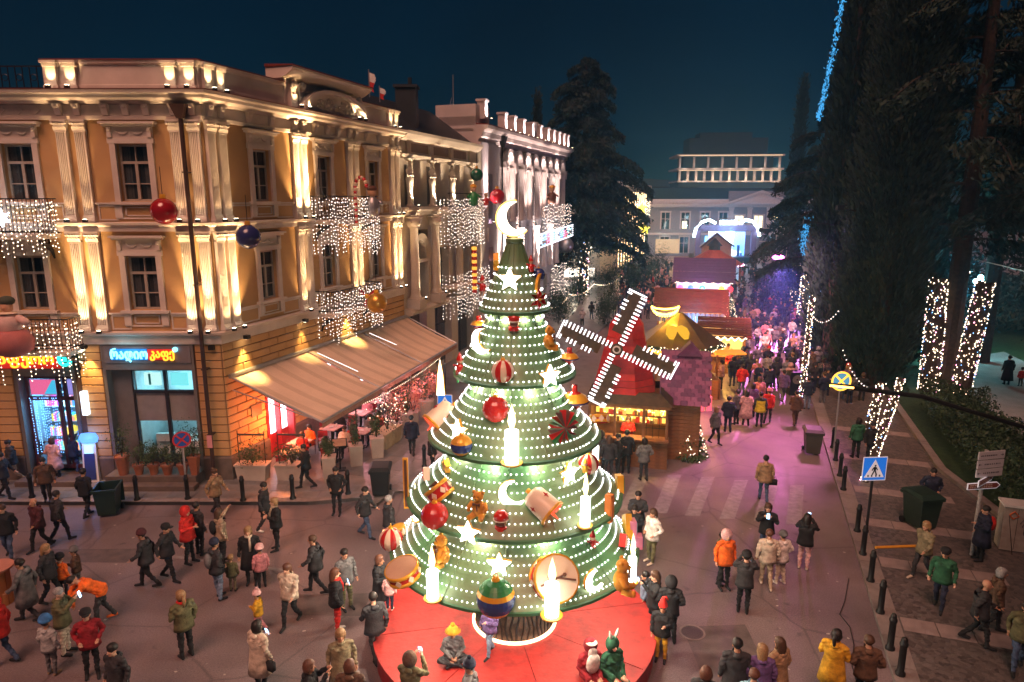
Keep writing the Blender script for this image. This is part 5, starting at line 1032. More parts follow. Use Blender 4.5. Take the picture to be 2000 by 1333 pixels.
# ------------------------------------------------------------------ people: one continuous remeshed body per pose
def ball_cap(mb, p0, r0, p1, r1, n=8):
    p0, p1 = Vector(p0), Vector(p1); d = p1-p0; L = max(d.length, 1e-4); mt = T(p0) @ d.to_track_quat('Z', 'Y').to_matrix().to_4x4()
    pr = [(0, -r0)] + [(r0*math.cos(a), r0*math.sin(a)) for a in (-.9, -.45, 0)] + [(r1*math.cos(a), L+r1*math.sin(a)) for a in (0, .45, .9)] + [(0, L+r1)]
    mb.lathe(pr, n, M=mt)
def make_body(name, puff=1.0, legs=None, arms=None, lean=0.0, pelvis=.93, head=1.0, headtilt=0.0, vox=.017):
    """legs: two (knee, ankle, toe) ; arms: two (elbow, wrist) ; +x is the figure's left, -y its front; chest leans forward by `lean`"""
    segs = []; A = lambda t, a, ra, b, rb: segs.append((t, Vector(a), ra, Vector(b), rb))
    pz = pelvis; cl, sl = math.cos(lean), math.sin(lean)
    up = lambda x, y, z: (x, y*cl - z*sl, pz + z*cl + y*sl*0.0)          # torso frame above the pelvis
    A(1, up(-.06, 0, .0), .135*puff, up(.06, 0, 0), .135*puff); A(1, up(0, 0, .02), .145*puff, up(0, 0, .25), .14*puff); A(1, up(-.06, 0, .34), .135*puff, up(.06, 0, .34), .135*puff); A(1, up(-.14, 0, .46), .075*puff, up(.14, 0, .46), .075*puff)
    A(1, up(0, .01, .42), .1*puff, up(0, .01, .3), .13*puff)
    A(0, up(0, .01, .5), .058, up(0, -.01, .6), .055)
    hp = Vector(up(0, -.02 - headtilt*.06, .5+.18*head)); hs = head
    A(0, hp+Vector((0, .012, .025))*hs, .098*hs, hp+Vector((0, -.012, -.03))*hs, .08*hs); A(0, hp+Vector((0, -.045, -.085))*hs, .045*hs, hp+Vector((0, -.03, -.05))*hs, .06*hs)
    A(0, hp+Vector((0, -.1, -.005))*hs, .012*hs, hp+Vector((0, -.115, -.035))*hs, .017*hs)
    for s in (-1, 1): A(0, hp+Vector((s*.092, .01, -.01))*hs, .014*hs, hp+Vector((s*.092, .012, -.04))*hs, .012*hs)
    eyes = [hp+Vector((s*.036, -.09, .012))*hs for s in (-1, 1)]; mouth = hp+Vector((0, -.095, -.06))*hs
    for i, s in enumerate((-1, 1)):
        k, an, toe = [Vector(q) for q in legs[i]]; hip = Vector((s*.085, 0, pz-.02))
        A(2, hip, .1, k, .068); A(2, k, .068, an, .05); A(3, an+Vector((0, .02, -.02)), .045, toe, .038); A(3, an+Vector((0, .03, -.03)), .042, an+Vector((0, 0, -.01)), .045)
        el, wr = [Vector(q) for q in arms[i]]; sh = Vector(up(s*.2, 0, .45))
        A(1, sh, .066*puff, el, .054*puff); A(1, el, .054*puff, wr, .042*puff)
        d = (wr-el).normalized(); sd = Vector((s, 0, 0)); sd = (sd - d*sd.dot(d)).normalized(); fw = d.cross(sd).normalized()
        if fw.y > 0: fw = -fw
        pm = wr+d*.07; A(0, wr, .03, pm, .032); A(0, pm+sd*.016, .022, pm-sd*.016, .022)
        for f, (off, ln) in enumerate(((-.03, .07), (-.01, .082), (.011, .078), (.03, .06))):
            b0 = pm+sd*off+d*.015; b1 = b0+d*ln*.55+fw*.012; A(0, b0, .0105, b1, .0095); A(0, b1, .0095, b1+d*ln*.4+fw*.028, .008)
        th = wr+d*.03+fw*.02; A(0, th, .012, th+fw*.035+d*.03-sd*s*.0, .0105); A(0, th+fw*.035+d*.03, .0105, th+fw*.045+d*.06, .009)
    mb = MB()
    for t, a, ra, b, rb in segs: ball_cap(mb, a, ra, b, rb)
    ob = mb.build(name, M_black); md = ob.modifiers.new('r', 'REMESH'); md.mode = 'VOXEL'; md.voxel_size = vox; md.use_smooth_shade = True
    sm = ob.modifiers.new('s', 'SMOOTH'); sm.iterations = 2; sm.factor = .5
    me = bpy.data.meshes.new_from_object(ob.evaluated_get(bpy.context.evaluated_depsgraph_get())); old = ob.data; bpy.data.objects.remove(ob); bpy.data.meshes.remove(old)
    nv = len(me.vertices); co = np.empty(nv*3); no_ = np.empty(nv*3); me.vertices.foreach_get('co', co); me.vertices.foreach_get('normal', no_); co = co.reshape(nv, 3); no_ = no_.reshape(nv, 3)
    x_, y_, z_ = co.T; body = np.clip((hp.z-.16-z_)*20, 0, 1)*np.clip((z_-.12)*12, 0, 1); w_ = .0075*np.sin(z_*34+3.1*np.sin(x_*17)+2*np.sin(y_*19)) + .006*np.sin(z_*71+x_*40) + .007*np.sin(x_*23+y_*31+z_*11)
    co = co + no_*(w_*body)[:, None]; me.vertices.foreach_set('co', co.ravel()); me.update()
    n = len(me.polygons); ce = np.empty(n*3); me.polygons.foreach_get('center', ce); ce = ce.reshape(n, 3); best = np.full(n, 1e9); tg = np.zeros(n, int)
    for t, a, ra, b, rb in segs:
        a_, b_ = np.array(a), np.array(b); d = b_-a_; q = np.clip(((ce-a_)@d)/max(d@d, 1e-9), 0, 1); ds = np.linalg.norm(ce-(a_+q[:, None]*d), axis=1)-(ra+(rb-ra)*q)
        if t == 2: ds = ds + np.where(ce[:, 2] > pz-.12, .05, 0)
        m = ds < best; best[m] = ds[m]; tg[m] = t
    for e in eyes: tg[(np.linalg.norm(ce-np.array(e), axis=1) < .019*hs)] = 4
    tg[(np.linalg.norm((ce-np.array(mouth))*np.array([.45, 1, 1.6]), axis=1) < .017*hs)] = 5
    me.materials.clear()
    for _ in range(6): me.materials.append(M_black)
    me.polygons.foreach_set('material_index', tg.astype(np.int32)); me.polygons.foreach_set('use_smooth', [True]*n); me.update()
    me['hx'], me['hy'], me['hz'], me['hs'] = hp.x, hp.y, hp.z, hs
    return me
def L_(kx, ky, kz, ax, ay, az, fw=.17): return ((kx, ky, kz), (ax, ay, az), (ax*1.08, ay-fw, az-.045))
ST = [L_(-.1, -.02, .5, -.105, .02, .085), L_(.1, -.01, .5, .11, .0, .085)]
ST2 = [L_(-.11, -.03, .5, -.14, .03, .085), L_(.09, -.01, .5, .09, -.05, .085)]
WK = [L_(-.09, -.16, .53, -.09, -.22, .1), L_(.09, .03, .49, .09, .3, .14)]
WK2 = [L_(-.09, .02, .49, -.09, .24, .12), L_(.09, -.13, .52, .09, -.17, .09)]
AD = [((-.27, .04, 1.13), (-.28, -.04, .9)), ((.27, .04, 1.13), (.28, -.05, .9))]
AP = [((-.3, .08, 1.15), (-.2, -.1, 1.0)), ((.3, .08, 1.15), (.2, -.1, 1.0))]
AF = [((-.27, -.02, 1.14), (-.09, -.22, 1.18)), ((.27, -.02, 1.14), (.1, -.22, 1.16))]
AU = [((-.27, -.17, 1.25), (-.1, -.34, 1.46)), ((.27, -.17, 1.25), (.1, -.34, 1.46))]
AO = [((-.27, .04, 1.13), (-.27, -.06, .9)), ((.3, -.14, 1.32), (.34, -.34, 1.52))]
AW = [((-.25, .14, 1.14), (-.24, .1, .92)), ((.25, -.1, 1.14), (.23, -.27, 1.0))]
AH = [((-.27, .03, 1.13), (-.26, -.08, .9)), ((.26, -.02, 1.13), (.12, -.24, 1.2))]
def shift(arms, dz, sc=1.0): return [tuple((x*sc, y*sc, (z-.93)*sc+.93+dz) for x, y, z in a) for a in arms]
def mk(name, lo=False, **k): return make_body(name, vox=.034 if lo else .0165, **k)
CH = dict(head=1.2)
SITL = [((-.13, -.4, .47), (-.14, -.42, .1), (-.15, -.58, .05)), ((.13, -.4, .47), (.14, -.44, .1), (.15, -.6, .05))]
CROSS = [((-.38, -.28, .2), (.08, -.4, .12), (.2, -.46, .08)), ((.38, -.28, .2), (-.08, -.36, .1), (-.2, -.4, .06))]
POSE = {
 'stand': mk('p1', legs=ST, arms=AD, puff=1.08), 'pocket': mk('p2', legs=ST2, arms=AP, puff=1.15), 'fold': mk('p3', legs=ST2, arms=AF, puff=1.12), 'photo': mk('p4', legs=ST, arms=AU, puff=1.12),
 'wave': mk('p5', legs=ST2, arms=AO, puff=1.1), 'walk': mk('p6', legs=WK, arms=AW, puff=1.12, lean=.05), 'walk2': mk('p7', legs=WK2, arms=AD, puff=1.1, lean=.04), 'hold': mk('p8', legs=ST, arms=AH, puff=1.22),
 'child': mk('p9', legs=ST, arms=AD, puff=1.2, head=1.32), 'child2': mk('p10', legs=WK2, arms=AH, puff=1.25, head=1.32),
 'bend': mk('p11', legs=WK2, arms=[((-.25, -.62, 1.0), (-.12, -.72, .75)), ((.25, -.62, 1.0), (.12, -.6, .72))], puff=1.15, lean=.95),
 'sit': mk('p12', legs=SITL, arms=shift([((-.25, -.04, 1.13), (-.13, -.28, 1.0)), ((.25, -.04, 1.13), (.13, -.28, 1.0))], -.43), puff=1.2, pelvis=.5, lean=.06),
 'cross': mk('p13', legs=CROSS, arms=shift([((-.27, -.04, 1.14), (-.08, -.28, 1.04)), ((.27, -.04, 1.14), (.08, -.28, 1.04))], -.77), puff=1.18, pelvis=.16, lean=.1),
 'lo_stand': mk('q1', True, legs=ST, arms=AP, puff=1.15), 'lo_walk': mk('q2', True, legs=WK, arms=AW, puff=1.12), 'lo_fold': mk('q3', True, legs=ST2, arms=AF, puff=1.15), 'lo_sit': mk('q4', True, legs=SITL, arms=shift(AF, -.43), puff=1.12, pelvis=.5)}
# hair and hats around a head centred on the origin (front is -y)
def hair_mesh(kind):
    mb = MB(); n, k = 16, 12; vs = []
    for i in range(k+1):
        p = math.pi*i/k
        for j in range(n):
            t = 2*math.pi*j/n; x, y, z = math.sin(p)*math.cos(t), math.sin(p)*math.sin(t), -math.cos(p); face = (y < -.25 and z < .42) or z < -.55
            if kind in ('short', 'bun'): face = face or z < -.2
            r = .78 if face else 1.0; d = 1.0+.05*math.sin(j*3.1+i*1.7)
            r *= .945 if kind in ('short', 'bun') and not face else 1
            q = Vector((x*.116*r*d, (y*.128+.012)*r*d, z*.132*r+.022))
            if kind in ('long', 'pony') and not face and y > .1 and z < .15: q.z -= (.15-z)*(.3 if kind == 'long' else .05); q.x *= .95; q.y += .02*(kind == 'long')
            if kind == 'bob' and not face and y > -.2 and z < .1: q.z -= (.1-z)*.1; q.x *= 1.1
            vs.append(q)
    mb.add(vs, [(i*n+j, i*n+(j+1) % n, (i+1)*n+(j+1) % n, (i+1)*n+j) for i in range(k) for j in range(n)])
    if kind == 'pony': mb.tube([(0, .12, .06), (0, .17, .0), (0, .15, -.14), (0, .13, -.26)], [.03, .042, .036, .012], 8)
    if kind == 'bun': mb.ell((0, .1, .12), .055, 8, 6)
    return mb
def hat_mesh(kind):
    mb = MB()
    if kind in ('beanie', 'pom'):
        mb.lathe([(.118, .03), (.124, .035), (.126, .085), (.112, .09), (.106, .13), (.07, .168), (0, .182)], 16, c=(0, .008, 0))
        if kind == 'pom': mb.ell((0, .008, .2), .042, 8, 6)
    if kind == 'cap': mb.lathe([(.117, .05), (.118, .09), (.1, .135), (.05, .16), (0, .165)], 16, c=(0, .008, 0)); mb.slab([(-.08, -.1), (-.06, -.19), (0, -.21), (.06, -.19), (.08, -.1)], .055, .066)
    if kind == 'hood':
        n, k = 14, 10; vs = []
        for i in range(k+1):
            p = math.pi*i/k
            for j in range(n):
                t = 2*math.pi*j/n; x, y, z = math.sin(p)*math.cos(t), math.sin(p)*math.sin(t), -math.cos(p); r = .7 if (y < -.45 and -.75 < z < .6) else 1.0
                vs.append((x*.145*r, (y*.15+.02)*r, z*.165*r+.02))
        mb.add(vs, [(i*n+j, i*n+(j+1) % n, (i+1)*n+(j+1) % n, (i+1)*n+j) for i in range(k) for j in range(n)])
    if kind == 'floppy': mb.lathe([(.1, .1), (.19, .05), (.2, .055), (.12, .12), (.11, .16), (.05, .2), (0, .2)], 14, c=(0, .0, 0)).ell((0, 0, .23), .06, 8, 6)
    if kind == 'peak': mb.lathe([(.12, .05), (.11, .1), (.07, .2), (.03, .3)], 12, c=(0, .008, 0)).tube([(0, .01, .28), (.06, .02, .3), (.11, .03, .22)], [.035, .03, .022], 7)
    return mb
HM = {k: hair_mesh(k).build('hair', M_black) for k in ('short', 'bob', 'long', 'pony', 'bun')}; HT = {k: hat_mesh(k).build('hat', M_black) for k in ('beanie', 'pom', 'cap', 'hood', 'floppy', 'peak')}
def coat_mesh(hem, flare, w=.2, top=1.34):
    pr = [(w*.98, top), (w*1.0, top-.12), (w*.9, 1.12), (w*1.0, .98), (w*(1+flare*.5), (.98+hem)/2), (w*(1+flare), hem), (w*(1+flare)-.015, hem), (w*.9, .98)]
    mb = MB(); n = 18; vs = []
    for i, (r, z) in enumerate(pr):
        for j in range(n): t = 2*math.pi*j/n; f = 1+.03*math.sin(t*5+1)*(z < .95); vs.append((r*math.cos(t)*1.02*f, r*math.sin(t)*.78*f, z))
    return mb.add(vs, [(i*n+j, i*n+(j+1) % n, (i+1)*n+(j+1) % n, (i+1)*n+j) for i in range(len(pr)-1) for j in range(n)])
CT = {'jacket': coat_mesh(.8, .1, .192, 1.3), 'knee': coat_mesh(.52, .32), 'hip': coat_mesh(.78, .14, .205), 'long': coat_mesh(.28, .42), 'puffer': coat_mesh(.42, .3, .235)}
CT = {k: v.build('coat', M_black) for k, v in CT.items()}
COLLAR = MB().lathe([(.085, 0), (.1, .05), (.092, .085), (.075, .06), (.08, 0)], 12).ell((0, .1, .02), (.1, .06, .06), 8, 6).build('collar', M_black)
SCARF = MB().lathe([(.075, 0), (.105, .02), (.11, .06), (.08, .085), (.065, .05), (.075, 0)], 14).tube([(.04, -.1, .03), (.06, -.16, -.14), (.05, -.17, -.34)], [.03, .035, .03], 6).build('scarf', M_black)
BAG = MB().box(-.13, .13, -.05, .05, -.2, .0).tube([(-.1, 0, 0), (-.09, 0, .09), (.09, 0, .09), (.1, 0, 0)], .01, 4).build('handbag', M_black)
PACK = MB().ell((0, .2, 1.2), (.14, .1, .22), 10, 8).box(-.1, -.06, -.13, .14, 1.28, 1.32).box(.06, .1, -.13, .14, 1.28, 1.32).build('backpack', M_black)
PHONE = MB().box(-.04, .04, -.006, .006, -.075, .075).box(-.035, .035, .0065, .008, -.068, .068).build('phone', M_black)
BEARD = MB().ell((0, -.09, -.1), (.11, .06, .12), 10, 7).ell((0, -.13, -.32), (.17, .07, .24), 10, 7).ell((0, -.02, .11), (.13, .14, .035), 10, 6).build('beard', M_black)
EARS = MB().lathe([(0, 0), (.03, .05), (.035, .12), (.015, .22), (0, .24)], 8, M=T((-.05, 0, .15)) @ RY(-.25)).lathe([(0, 0), (.03, .05), (.035, .12), (.015, .22), (0, .24)], 8, M=T((.05, 0, .15)) @ RY(.35)).build('hood_ears', M_black)
for q in list(HM.values())+list(HT.values())+list(CT.values())+[SCARF, BAG, PACK, PHONE, BEARD, EARS, COLLAR]:
    q.data.polygons.foreach_set('use_smooth', [True]*len(q.data.polygons)); q.data.use_fake_user = True
LIB = {}
def lib(o): d = o.data; bpy.data.objects.remove(o); return d
HM = {k: lib(v) for k, v in HM.items()}; HT = {k: lib(v) for k, v in HT.items()}; CT = {k: lib(v) for k, v in CT.items()}; SCARF, BAG, PACK, PHONE, BEARD, EARS, COLLAR = [lib(q) for q in (SCARF, BAG, PACK, PHONE, BEARD, EARS, COLLAR)]
PAL = dict(black=(.012, .012, .014), charcoal=(.03, .03, .034), navy=(.015, .02, .045), grey=(.12, .12, .125), lgrey=(.32, .32, .32), white=(.62, .58, .54), cream=(.5, .42, .33), beige=(.34, .26, .18), tan=(.28, .18, .1), brown=(.09, .05, .03), olive=(.1, .095, .045), green=(.02, .1, .05), red=(.5, .02, .015), dred=(.25, .012, .02), maroon=(.06, .015, .02), orange=(.7, .13, .015), mustard=(.5, .27, .015), yellow=(.62, .5, .03), pink=(.5, .2, .22), lpink=(.6, .36, .36), jeans=(.05, .08, .15), ljeans=(.16, .22, .32), blue=(.04, .16, .4), teal=(.02, .18, .2), purple=(.12, .07, .2), khaki=(.2, .17, .1), sky=(.2, .42, .55), hblack=(.012, .009, .008), hbrown=(.06, .03, .016), hblond=(.26, .16, .075), hred=(.1, .04, .022), hgrey=(.25, .25, .25))
def cl(c): return mat('cloth '+c, PAL[c], .85, var=.4, vs=9, bump=.45, bs=22) if not c.startswith('h') else mat('hair '+c[1:], PAL[c], .55, var=.3, vs=30)
SKINS = [mat('skin a', (.48, .26, .17), .55, var=.06), mat('skin b', (.4, .21, .13), .55, var=.06), mat('skin c', (.55, .32, .22), .55, var=.06)]
M_eye = mat('eyes', (.02, .015, .012), .3, var=0); M_lip = mat('lips', (.3, .09, .07), .5, var=0)
G_phone = glow('phone screen', (.35, .65, 1), 2.5)
def setm(o, ms):
    for i, m in enumerate(ms): o.material_slots[i].link = 'OBJECT'; o.material_slots[i].material = m
def person(P, label, pose='stand', yaw=0.0, sc=1.0, top='black', bot='black', shoe='black', hair='short', hc='hblack', hat=None, hatc='black', coat=None, coatc=None, scarf=None, bag=None, pack=None, phone=False, beard=None, ears=False, group=None, skin=None):
    me = POSE[pose]; o = inst(me, 'person', None); setm(o, [skin or rnd.choice(SKINS), cl(top), cl(bot), cl(shoe), M_eye, M_lip])
    o.location = P; o.rotation_euler = (0, 0, R(yaw)); o.scale = (sc, sc, sc); tag(o, label, 'person', group)
    hm = T((me['hx'], me['hy'], me['hz'])) @ S3(me['hs'], me['hs'], me['hs'])
    if pose == 'bend': hm = hm @ RX(R(45))
    def kid(d, n, m, M=None, ms=None): q = inst(d, n, o, M if M is not None else Matrix()); setm(q, ms or [m]); return q
    if hair and hat != 'hood': kid(HM[hair], 'hair', cl(hc), hm)
    if hat: kid(HT[hat], 'hood' if hat == 'hood' else 'hat', cl(hatc), hm @ S3(1.06, 1.06, 1.06))
    up_ = pose in ('stand', 'pocket', 'fold', 'photo', 'wave', 'walk', 'walk2', 'hold', 'child', 'child2')
    if up_ and not coat: coat = 'jacket'
    if up_ and not scarf: kid(COLLAR, 'collar', cl(top), T((0, -.01, 1.4)))
    if coat: kid(CT[coat], 'coat', cl(coatc or top), S3(1.1, 1.15, 1.0) if coat != 'puffer' else S3(1.03, 1.08, 1))
    if scarf: kid(SCARF, 'scarf', cl(scarf), T((0, -.01, 1.42)))
    if bag: kid(BAG, 'handbag', cl(bag), T((-.3, -.02, .86)))
    if pack: kid(PACK, 'backpack', cl(pack))
    if phone:
        z = {'photo': (0, -.45, 1.53), 'hold': (.1, -.33, 1.26), 'fold': (0, -.33, 1.24), 'wave': (.36, -.43, 1.62)}.get(pose, (.1, -.33, 1.22)); kid(PHONE, 'phone', G_phone, T(z) @ RX(R(-15)))
    if beard: kid(BEARD, 'beard', cl(beard), hm)
    if ears: kid(EARS, 'hood_ears', cl('white'), hm)
    return o
# ------------------------------------------------------------------ people in the foreground (feet placed on the ground they stand on)
def PP(u, v, label, z=0.0, **k): return person(gz(u, v, z), label, **k)
# yaw 0 faces the camera, 180 away, 90 faces right, -90 faces left
rows = [
 (20, 1090, 'bearded man in a black jacket and blue jeans at the left edge', dict(pose='walk2', yaw=20, top='black', bot='jeans', hc='hbrown')),
 (82, 1075, 'bald stout man in a maroon sweater near the left bin', dict(pose='walk', yaw=-20, top='maroon', bot='black', hair=None, sc=1.0)),
 (120, 1060, 'man in a dark jacket walking away behind the maroon sweater', dict(pose='walk', yaw=150, top='charcoal', bot='black')),
 (172, 1010, 'dark-coated figure beside the green wheelie bin', dict(pose='walk2', yaw=170, top='black', bot='black')),
 (60, 1215, 'tall grey-coated man striding at the left', dict(pose='walk', yaw=-80, top='grey', bot='charcoal', coat='knee', sc=1.02)),
 (103, 1180, 'woman with tan hair and dark coat crossing behind the boy in orange', dict(pose='walk2', yaw=90, top='charcoal', bot='black', hair='long', hc='hblond')),
 (127, 1165, 'child in an orange jacket at the left', dict(pose='child', yaw=170, sc=.68, top='orange', bot='black', hat='beanie', hatc='black')),
 (155, 1150, 'child in a brown jacket and grey beanie walking left', dict(pose='child2', yaw=-70, sc=.68, top='brown', bot='grey', hat='beanie', hatc='grey')),
 (131, 1278, 'man in an olive and black jacket photographing with his phone', dict(pose='photo', yaw=100, top='olive', bot='cream', phone=True, hair='short', hc='hgrey')),
 (104, 1318, 'child in pale grey suit with blue beanie at the lower left', dict(pose='child', yaw=170, sc=.8, top='lgrey', bot='grey', hat='beanie', hatc='blue', shoe='tan')),
 (184, 1320, 'woman in a crimson jacket at the lower left', dict(pose='pocket', yaw=30, top='dred', bot='black', hat='cap', hatc='black', sc=.96)),
 (10, 1300, 'person in a red jacket and jeans cut by the left edge', dict(pose='walk2', yaw=-90, top='red', bot='jeans', hat='hood', hatc='red')),
 (205, 1215, 'street worker in black and orange high-visibility clothes bending down', dict(pose='bend', yaw=-60, top='orange', bot='charcoal', shoe='orange')),
 (240, 1400, 'dark-coated man with blond child on his shoulder at the bottom left', dict(pose='walk2', yaw=-20, top='charcoal', bot='black')),
 (292, 1148, 'dark-coated woman with a burgundy hat walking left in mid plaza', dict(pose='walk', yaw=-80, top='charcoal', bot='black', coat='hip', hat='beanie', hatc='maroon')),
 (332, 1135, 'man in a grey jacket striding right in mid plaza', dict(pose='walk', yaw=80, top='charcoal', bot='black', hat='cap', hatc='black')),
 (372, 1100, 'person in a bright red hooded coat near the kerb', dict(pose='fold', yaw=80, top='red', bot='black', coat='hip', hat='hood', hatc='red', sc=1.02)),
 (392, 1085, 'dark figure half hidden behind the red hooded coat', dict(pose='stand', yaw=150, top='charcoal', bot='black')),
 (366, 1285, 'blonde ponytailed woman in an olive jacket with a red scarf', dict(pose='hold', yaw=-130, top='olive', bot='black', hair='pony', hc='hblond', scarf='red')),
 (428, 1170, 'man in a dark hoodie and light jeans with a backpack', dict(pose='pocket', yaw=140, top='charcoal', bot='ljeans', pack='grey', hat='beanie', hatc='navy')),
 (436, 1100, 'woman in beige coat raising one hand, black backpack', dict(pose='wave', yaw=130, top='beige', bot='black', hair='long', hc='hbrown', pack='black')),
 (456, 1155, 'small child in an olive coat beside the man with light jeans', dict(pose='child', yaw=180, sc=.6, top='olive', bot='khaki', hc='hblond', coat='hip')),
 (493, 1140, 'blonde woman in a long dark coat with plaid scarf', dict(pose='stand', yaw=10, top='black', bot='black', coat='knee', hair='long', hc='hblond', scarf='cream')),
 (513, 1148, 'little girl in a pink puffer jacket and pink hat', dict(pose='child', yaw=-150, sc=.7, top='pink', bot='black', hat='beanie', hatc='lpink', coat='hip')),
 (543, 1075, 'woman in a black jacket with fur hood looking down', dict(pose='fold', yaw=-60, top='black', bot='black', hair='bob', hc='hblond', scarf='beige')),
 (520, 1040, 'slim dark figure walking by the middle bollard', dict(pose='walk2', yaw=90, top='charcoal', bot='charcoal', shoe='white')),
 (425, 1010, 'woman in a peach knitted jacket near the kerb', dict(pose='walk', yaw=70, top='tan', bot='charcoal', hair='bun', hc='hbrown')),
 (570, 1222, 'woman in a cream shearling jacket and black trousers striding', dict(pose='walk', yaw=-10, top='cream', bot='black', hair='long', hc='hred')),
 (508, 1235, 'small child in pink and mustard running beside the shearling jacket', dict(pose='child2', yaw=-90, sc=.62, top='mustard', bot='pink', hat='pom', hatc='lpink')),
 (512, 1352, 'woman in a long cream coat holding a blue-lit phone', dict(pose='hold', yaw=150, top='cream', bot='black', coat='knee', hair='bob', hc='hblack', phone=True, bag='black')),
 (620, 1160, 'tall dark figure walking left behind the shearling jacket', dict(pose='walk', yaw=-90, top='charcoal', bot='black', coat='hip', hc='hbrown')),
 (660, 1235, 'redhead in a black leather jacket and red trousers', dict(pose='hold', yaw=110, top='black', bot='red', shoe='white', hair='long', hc='hred', phone=True, scarf='red')),
 (678, 1190, 'young man in a grey-green jacket beside the redhead', dict(pose='stand', yaw=40, top='grey', bot='olive')),
 (660, 1005, 'man in black standing by the bollards with hands behind', dict(pose='pocket', yaw=0, top='black', bot='black')),
 (715, 1050, 'man in a dark jacket and blue jeans left of the tree', dict(pose='walk', yaw=70, top='charcoal', bot='jeans')),
 (762, 1075, 'man in a dark coat and pale jeans just left of the tree', dict(pose='stand', yaw=120, top='charcoal', bot='ljeans', hc='hgrey', sc=1.04)),
 (745, 1205, 'woman in a long black coat at the left of the platform', dict(pose='fold', yaw=80, top='black', bot='black', coat='long', hair='bob', hc='hred')),
 (672, 1370, 'woman with long fair hair and open beige coat at the bottom', dict(pose='stand', yaw=20, top='khaki', bot='olive', coat='knee', coatc='khaki', hair='long', hc='hblond')),
 (612, 1440, 'woman in a black coat photographing at the bottom edge', dict(pose='photo', yaw=100, top='black', bot='black', hair='bob', hc='hred')),
 (735, 1290, 'dark-coated woman hurrying past the left of the platform', dict(pose='walk', yaw=-150, top='charcoal', bot='charcoal', coat='hip', sc=1.0)),
 (805, 1425, 'person in a grey parka photographing at the platform edge', dict(pose='photo', yaw=160, top='olive', bot='black', hat='hood', hatc='brown', phone=True)),
 (920, 1440, 'person in a navy beanie and grey coat at the bottom centre', dict(pose='pocket', yaw=-90, top='grey', bot='navy', hat='pom', hatc='navy')),
 (690, 1440, 'person with a brown bag at the bottom left of the platform', dict(pose='pocket', yaw=180, top='brown', bot='black', hair='bob', hc='hred')),
 (1290, 1290, 'child with red and white peaked hat and mustard trousers at the right of the platform', dict(pose='hold', yaw=-20, sc=.86, top='black', bot='mustard', hat='peak', hatc='red')),
 (1305, 1255, 'man in a black padded jacket with hood at the right of the platform', dict(pose='pocket', yaw=170, top='black', bot='black', hat='hood', hatc='black')),
 (1275, 1240, 'woman in a dark coat photographing beside the platform', dict(pose='photo', yaw=-80, top='black', bot='black', hair='long', hc='hbrown', phone=True)),
 (1258, 1205, 'child in a chequered jacket beside the photographing woman', dict(pose='child', yaw=-100, sc=.7, top='ljeans', bot='navy')),
 (1243, 1060, 'man with black hair in a dark jacket behind the toy blocks', dict(pose='fold', yaw=-10, top='charcoal', bot='black')),
 (1236, 1085, 'woman with black hair in front of the man behind the toy blocks', dict(pose='fold', yaw=-10, sc=.94, top='black', bot='black', hair='bob')),
 (1272, 1100, 'woman with long hair in a white top and dark waistcoat', dict(pose='pocket', yaw=-60, top='white', bot='olive', shoe='cream', hair='long', hc='hbrown')),
 (1412, 1150, 'woman in an orange puffer under a pink hood', dict(pose='stand', yaw=10, top='orange', bot='black', hair='long', hc='hblond', hat='hood', hatc='lpink', coat='hip', coatc='orange')),
 (1405, 1140, 'person in a green and mustard striped puffer jacket', dict(pose='fold', yaw=60, sc=.9, top='olive', bot='black', coat='hip')),
 (1450, 1198, 'person in a black puffer jacket photographing others', dict(pose='photo', yaw=160, top='charcoal', bot='black', hat='beanie', hatc='black', phone=True)),
 (1495, 1148, 'person in a striped pale puffer jacket and beige trousers', dict(pose='walk2', yaw=170, top='cream', bot='beige', shoe='cream', hc='hred')),
 (1522, 1142, 'person in a white jacket and pale trousers with grey beanie', dict(pose='pocket', yaw=-160, sc=.92, top='white', bot='cream', shoe='white', hat='beanie', hatc='grey')),
 (1568, 1112, 'dark-haired woman in a black top and wide pink trousers', dict(pose='photo', yaw=150, top='black', bot='lpink', shoe='cream', hair='long', phone=True)),
 (1493, 1088, 'woman in a black jacket and jeans photographing with both hands', dict(pose='photo', yaw=-20, top='black', bot='jeans', hair='long', hc='hbrown', phone=True)),
 (1490, 980, 'woman in a brown coat and jeans walking over the zebra crossing', dict(pose='walk2', yaw=170, top='tan', bot='jeans', coat='hip', hair='bun', bag='black')),
 (1430, 1400, 'tall dark-coated man at the bottom right of the plaza', dict(pose='stand', yaw=170, top='charcoal', bot='black', coat='knee', sc=1.05)),
 (1478, 1405, 'fair-haired person in a purple striped coat at the bottom edge', dict(pose='stand', yaw=170, top='purple', bot='black', coat='hip', hair='long', hc='hblond')),
 (1512, 1390, 'woman in a tan coat with long dark hair at the bottom edge', dict(pose='hold', yaw=-150, top='tan', bot='black', coat='knee', hair='long', hc='hbrown')),
 (1620, 1372, 'woman in a mustard yellow coat at the bottom right', dict(pose='fold', yaw=140, top='mustard', bot='black', coat='knee', hair='pony', hc='hblack')),
 (1682, 1385, 'person in a striped brown puffer jacket beside the mustard coat', dict(pose='pocket', yaw=170, top='brown', bot='black', hc='hbrown')),
 (1462, 1460, 'person in a bright blue jacket cut by the bottom edge', dict(pose='stand', yaw=170, top='sky', bot='black', hc='hred')),
 (1370, 1455, 'person with orange hair cut by the bottom edge', dict(pose='stand', yaw=160, top='charcoal', bot='black', hair='bob', hc='hred')),
]
for u, v, lab, k in rows: PP(u, v, lab, **k)
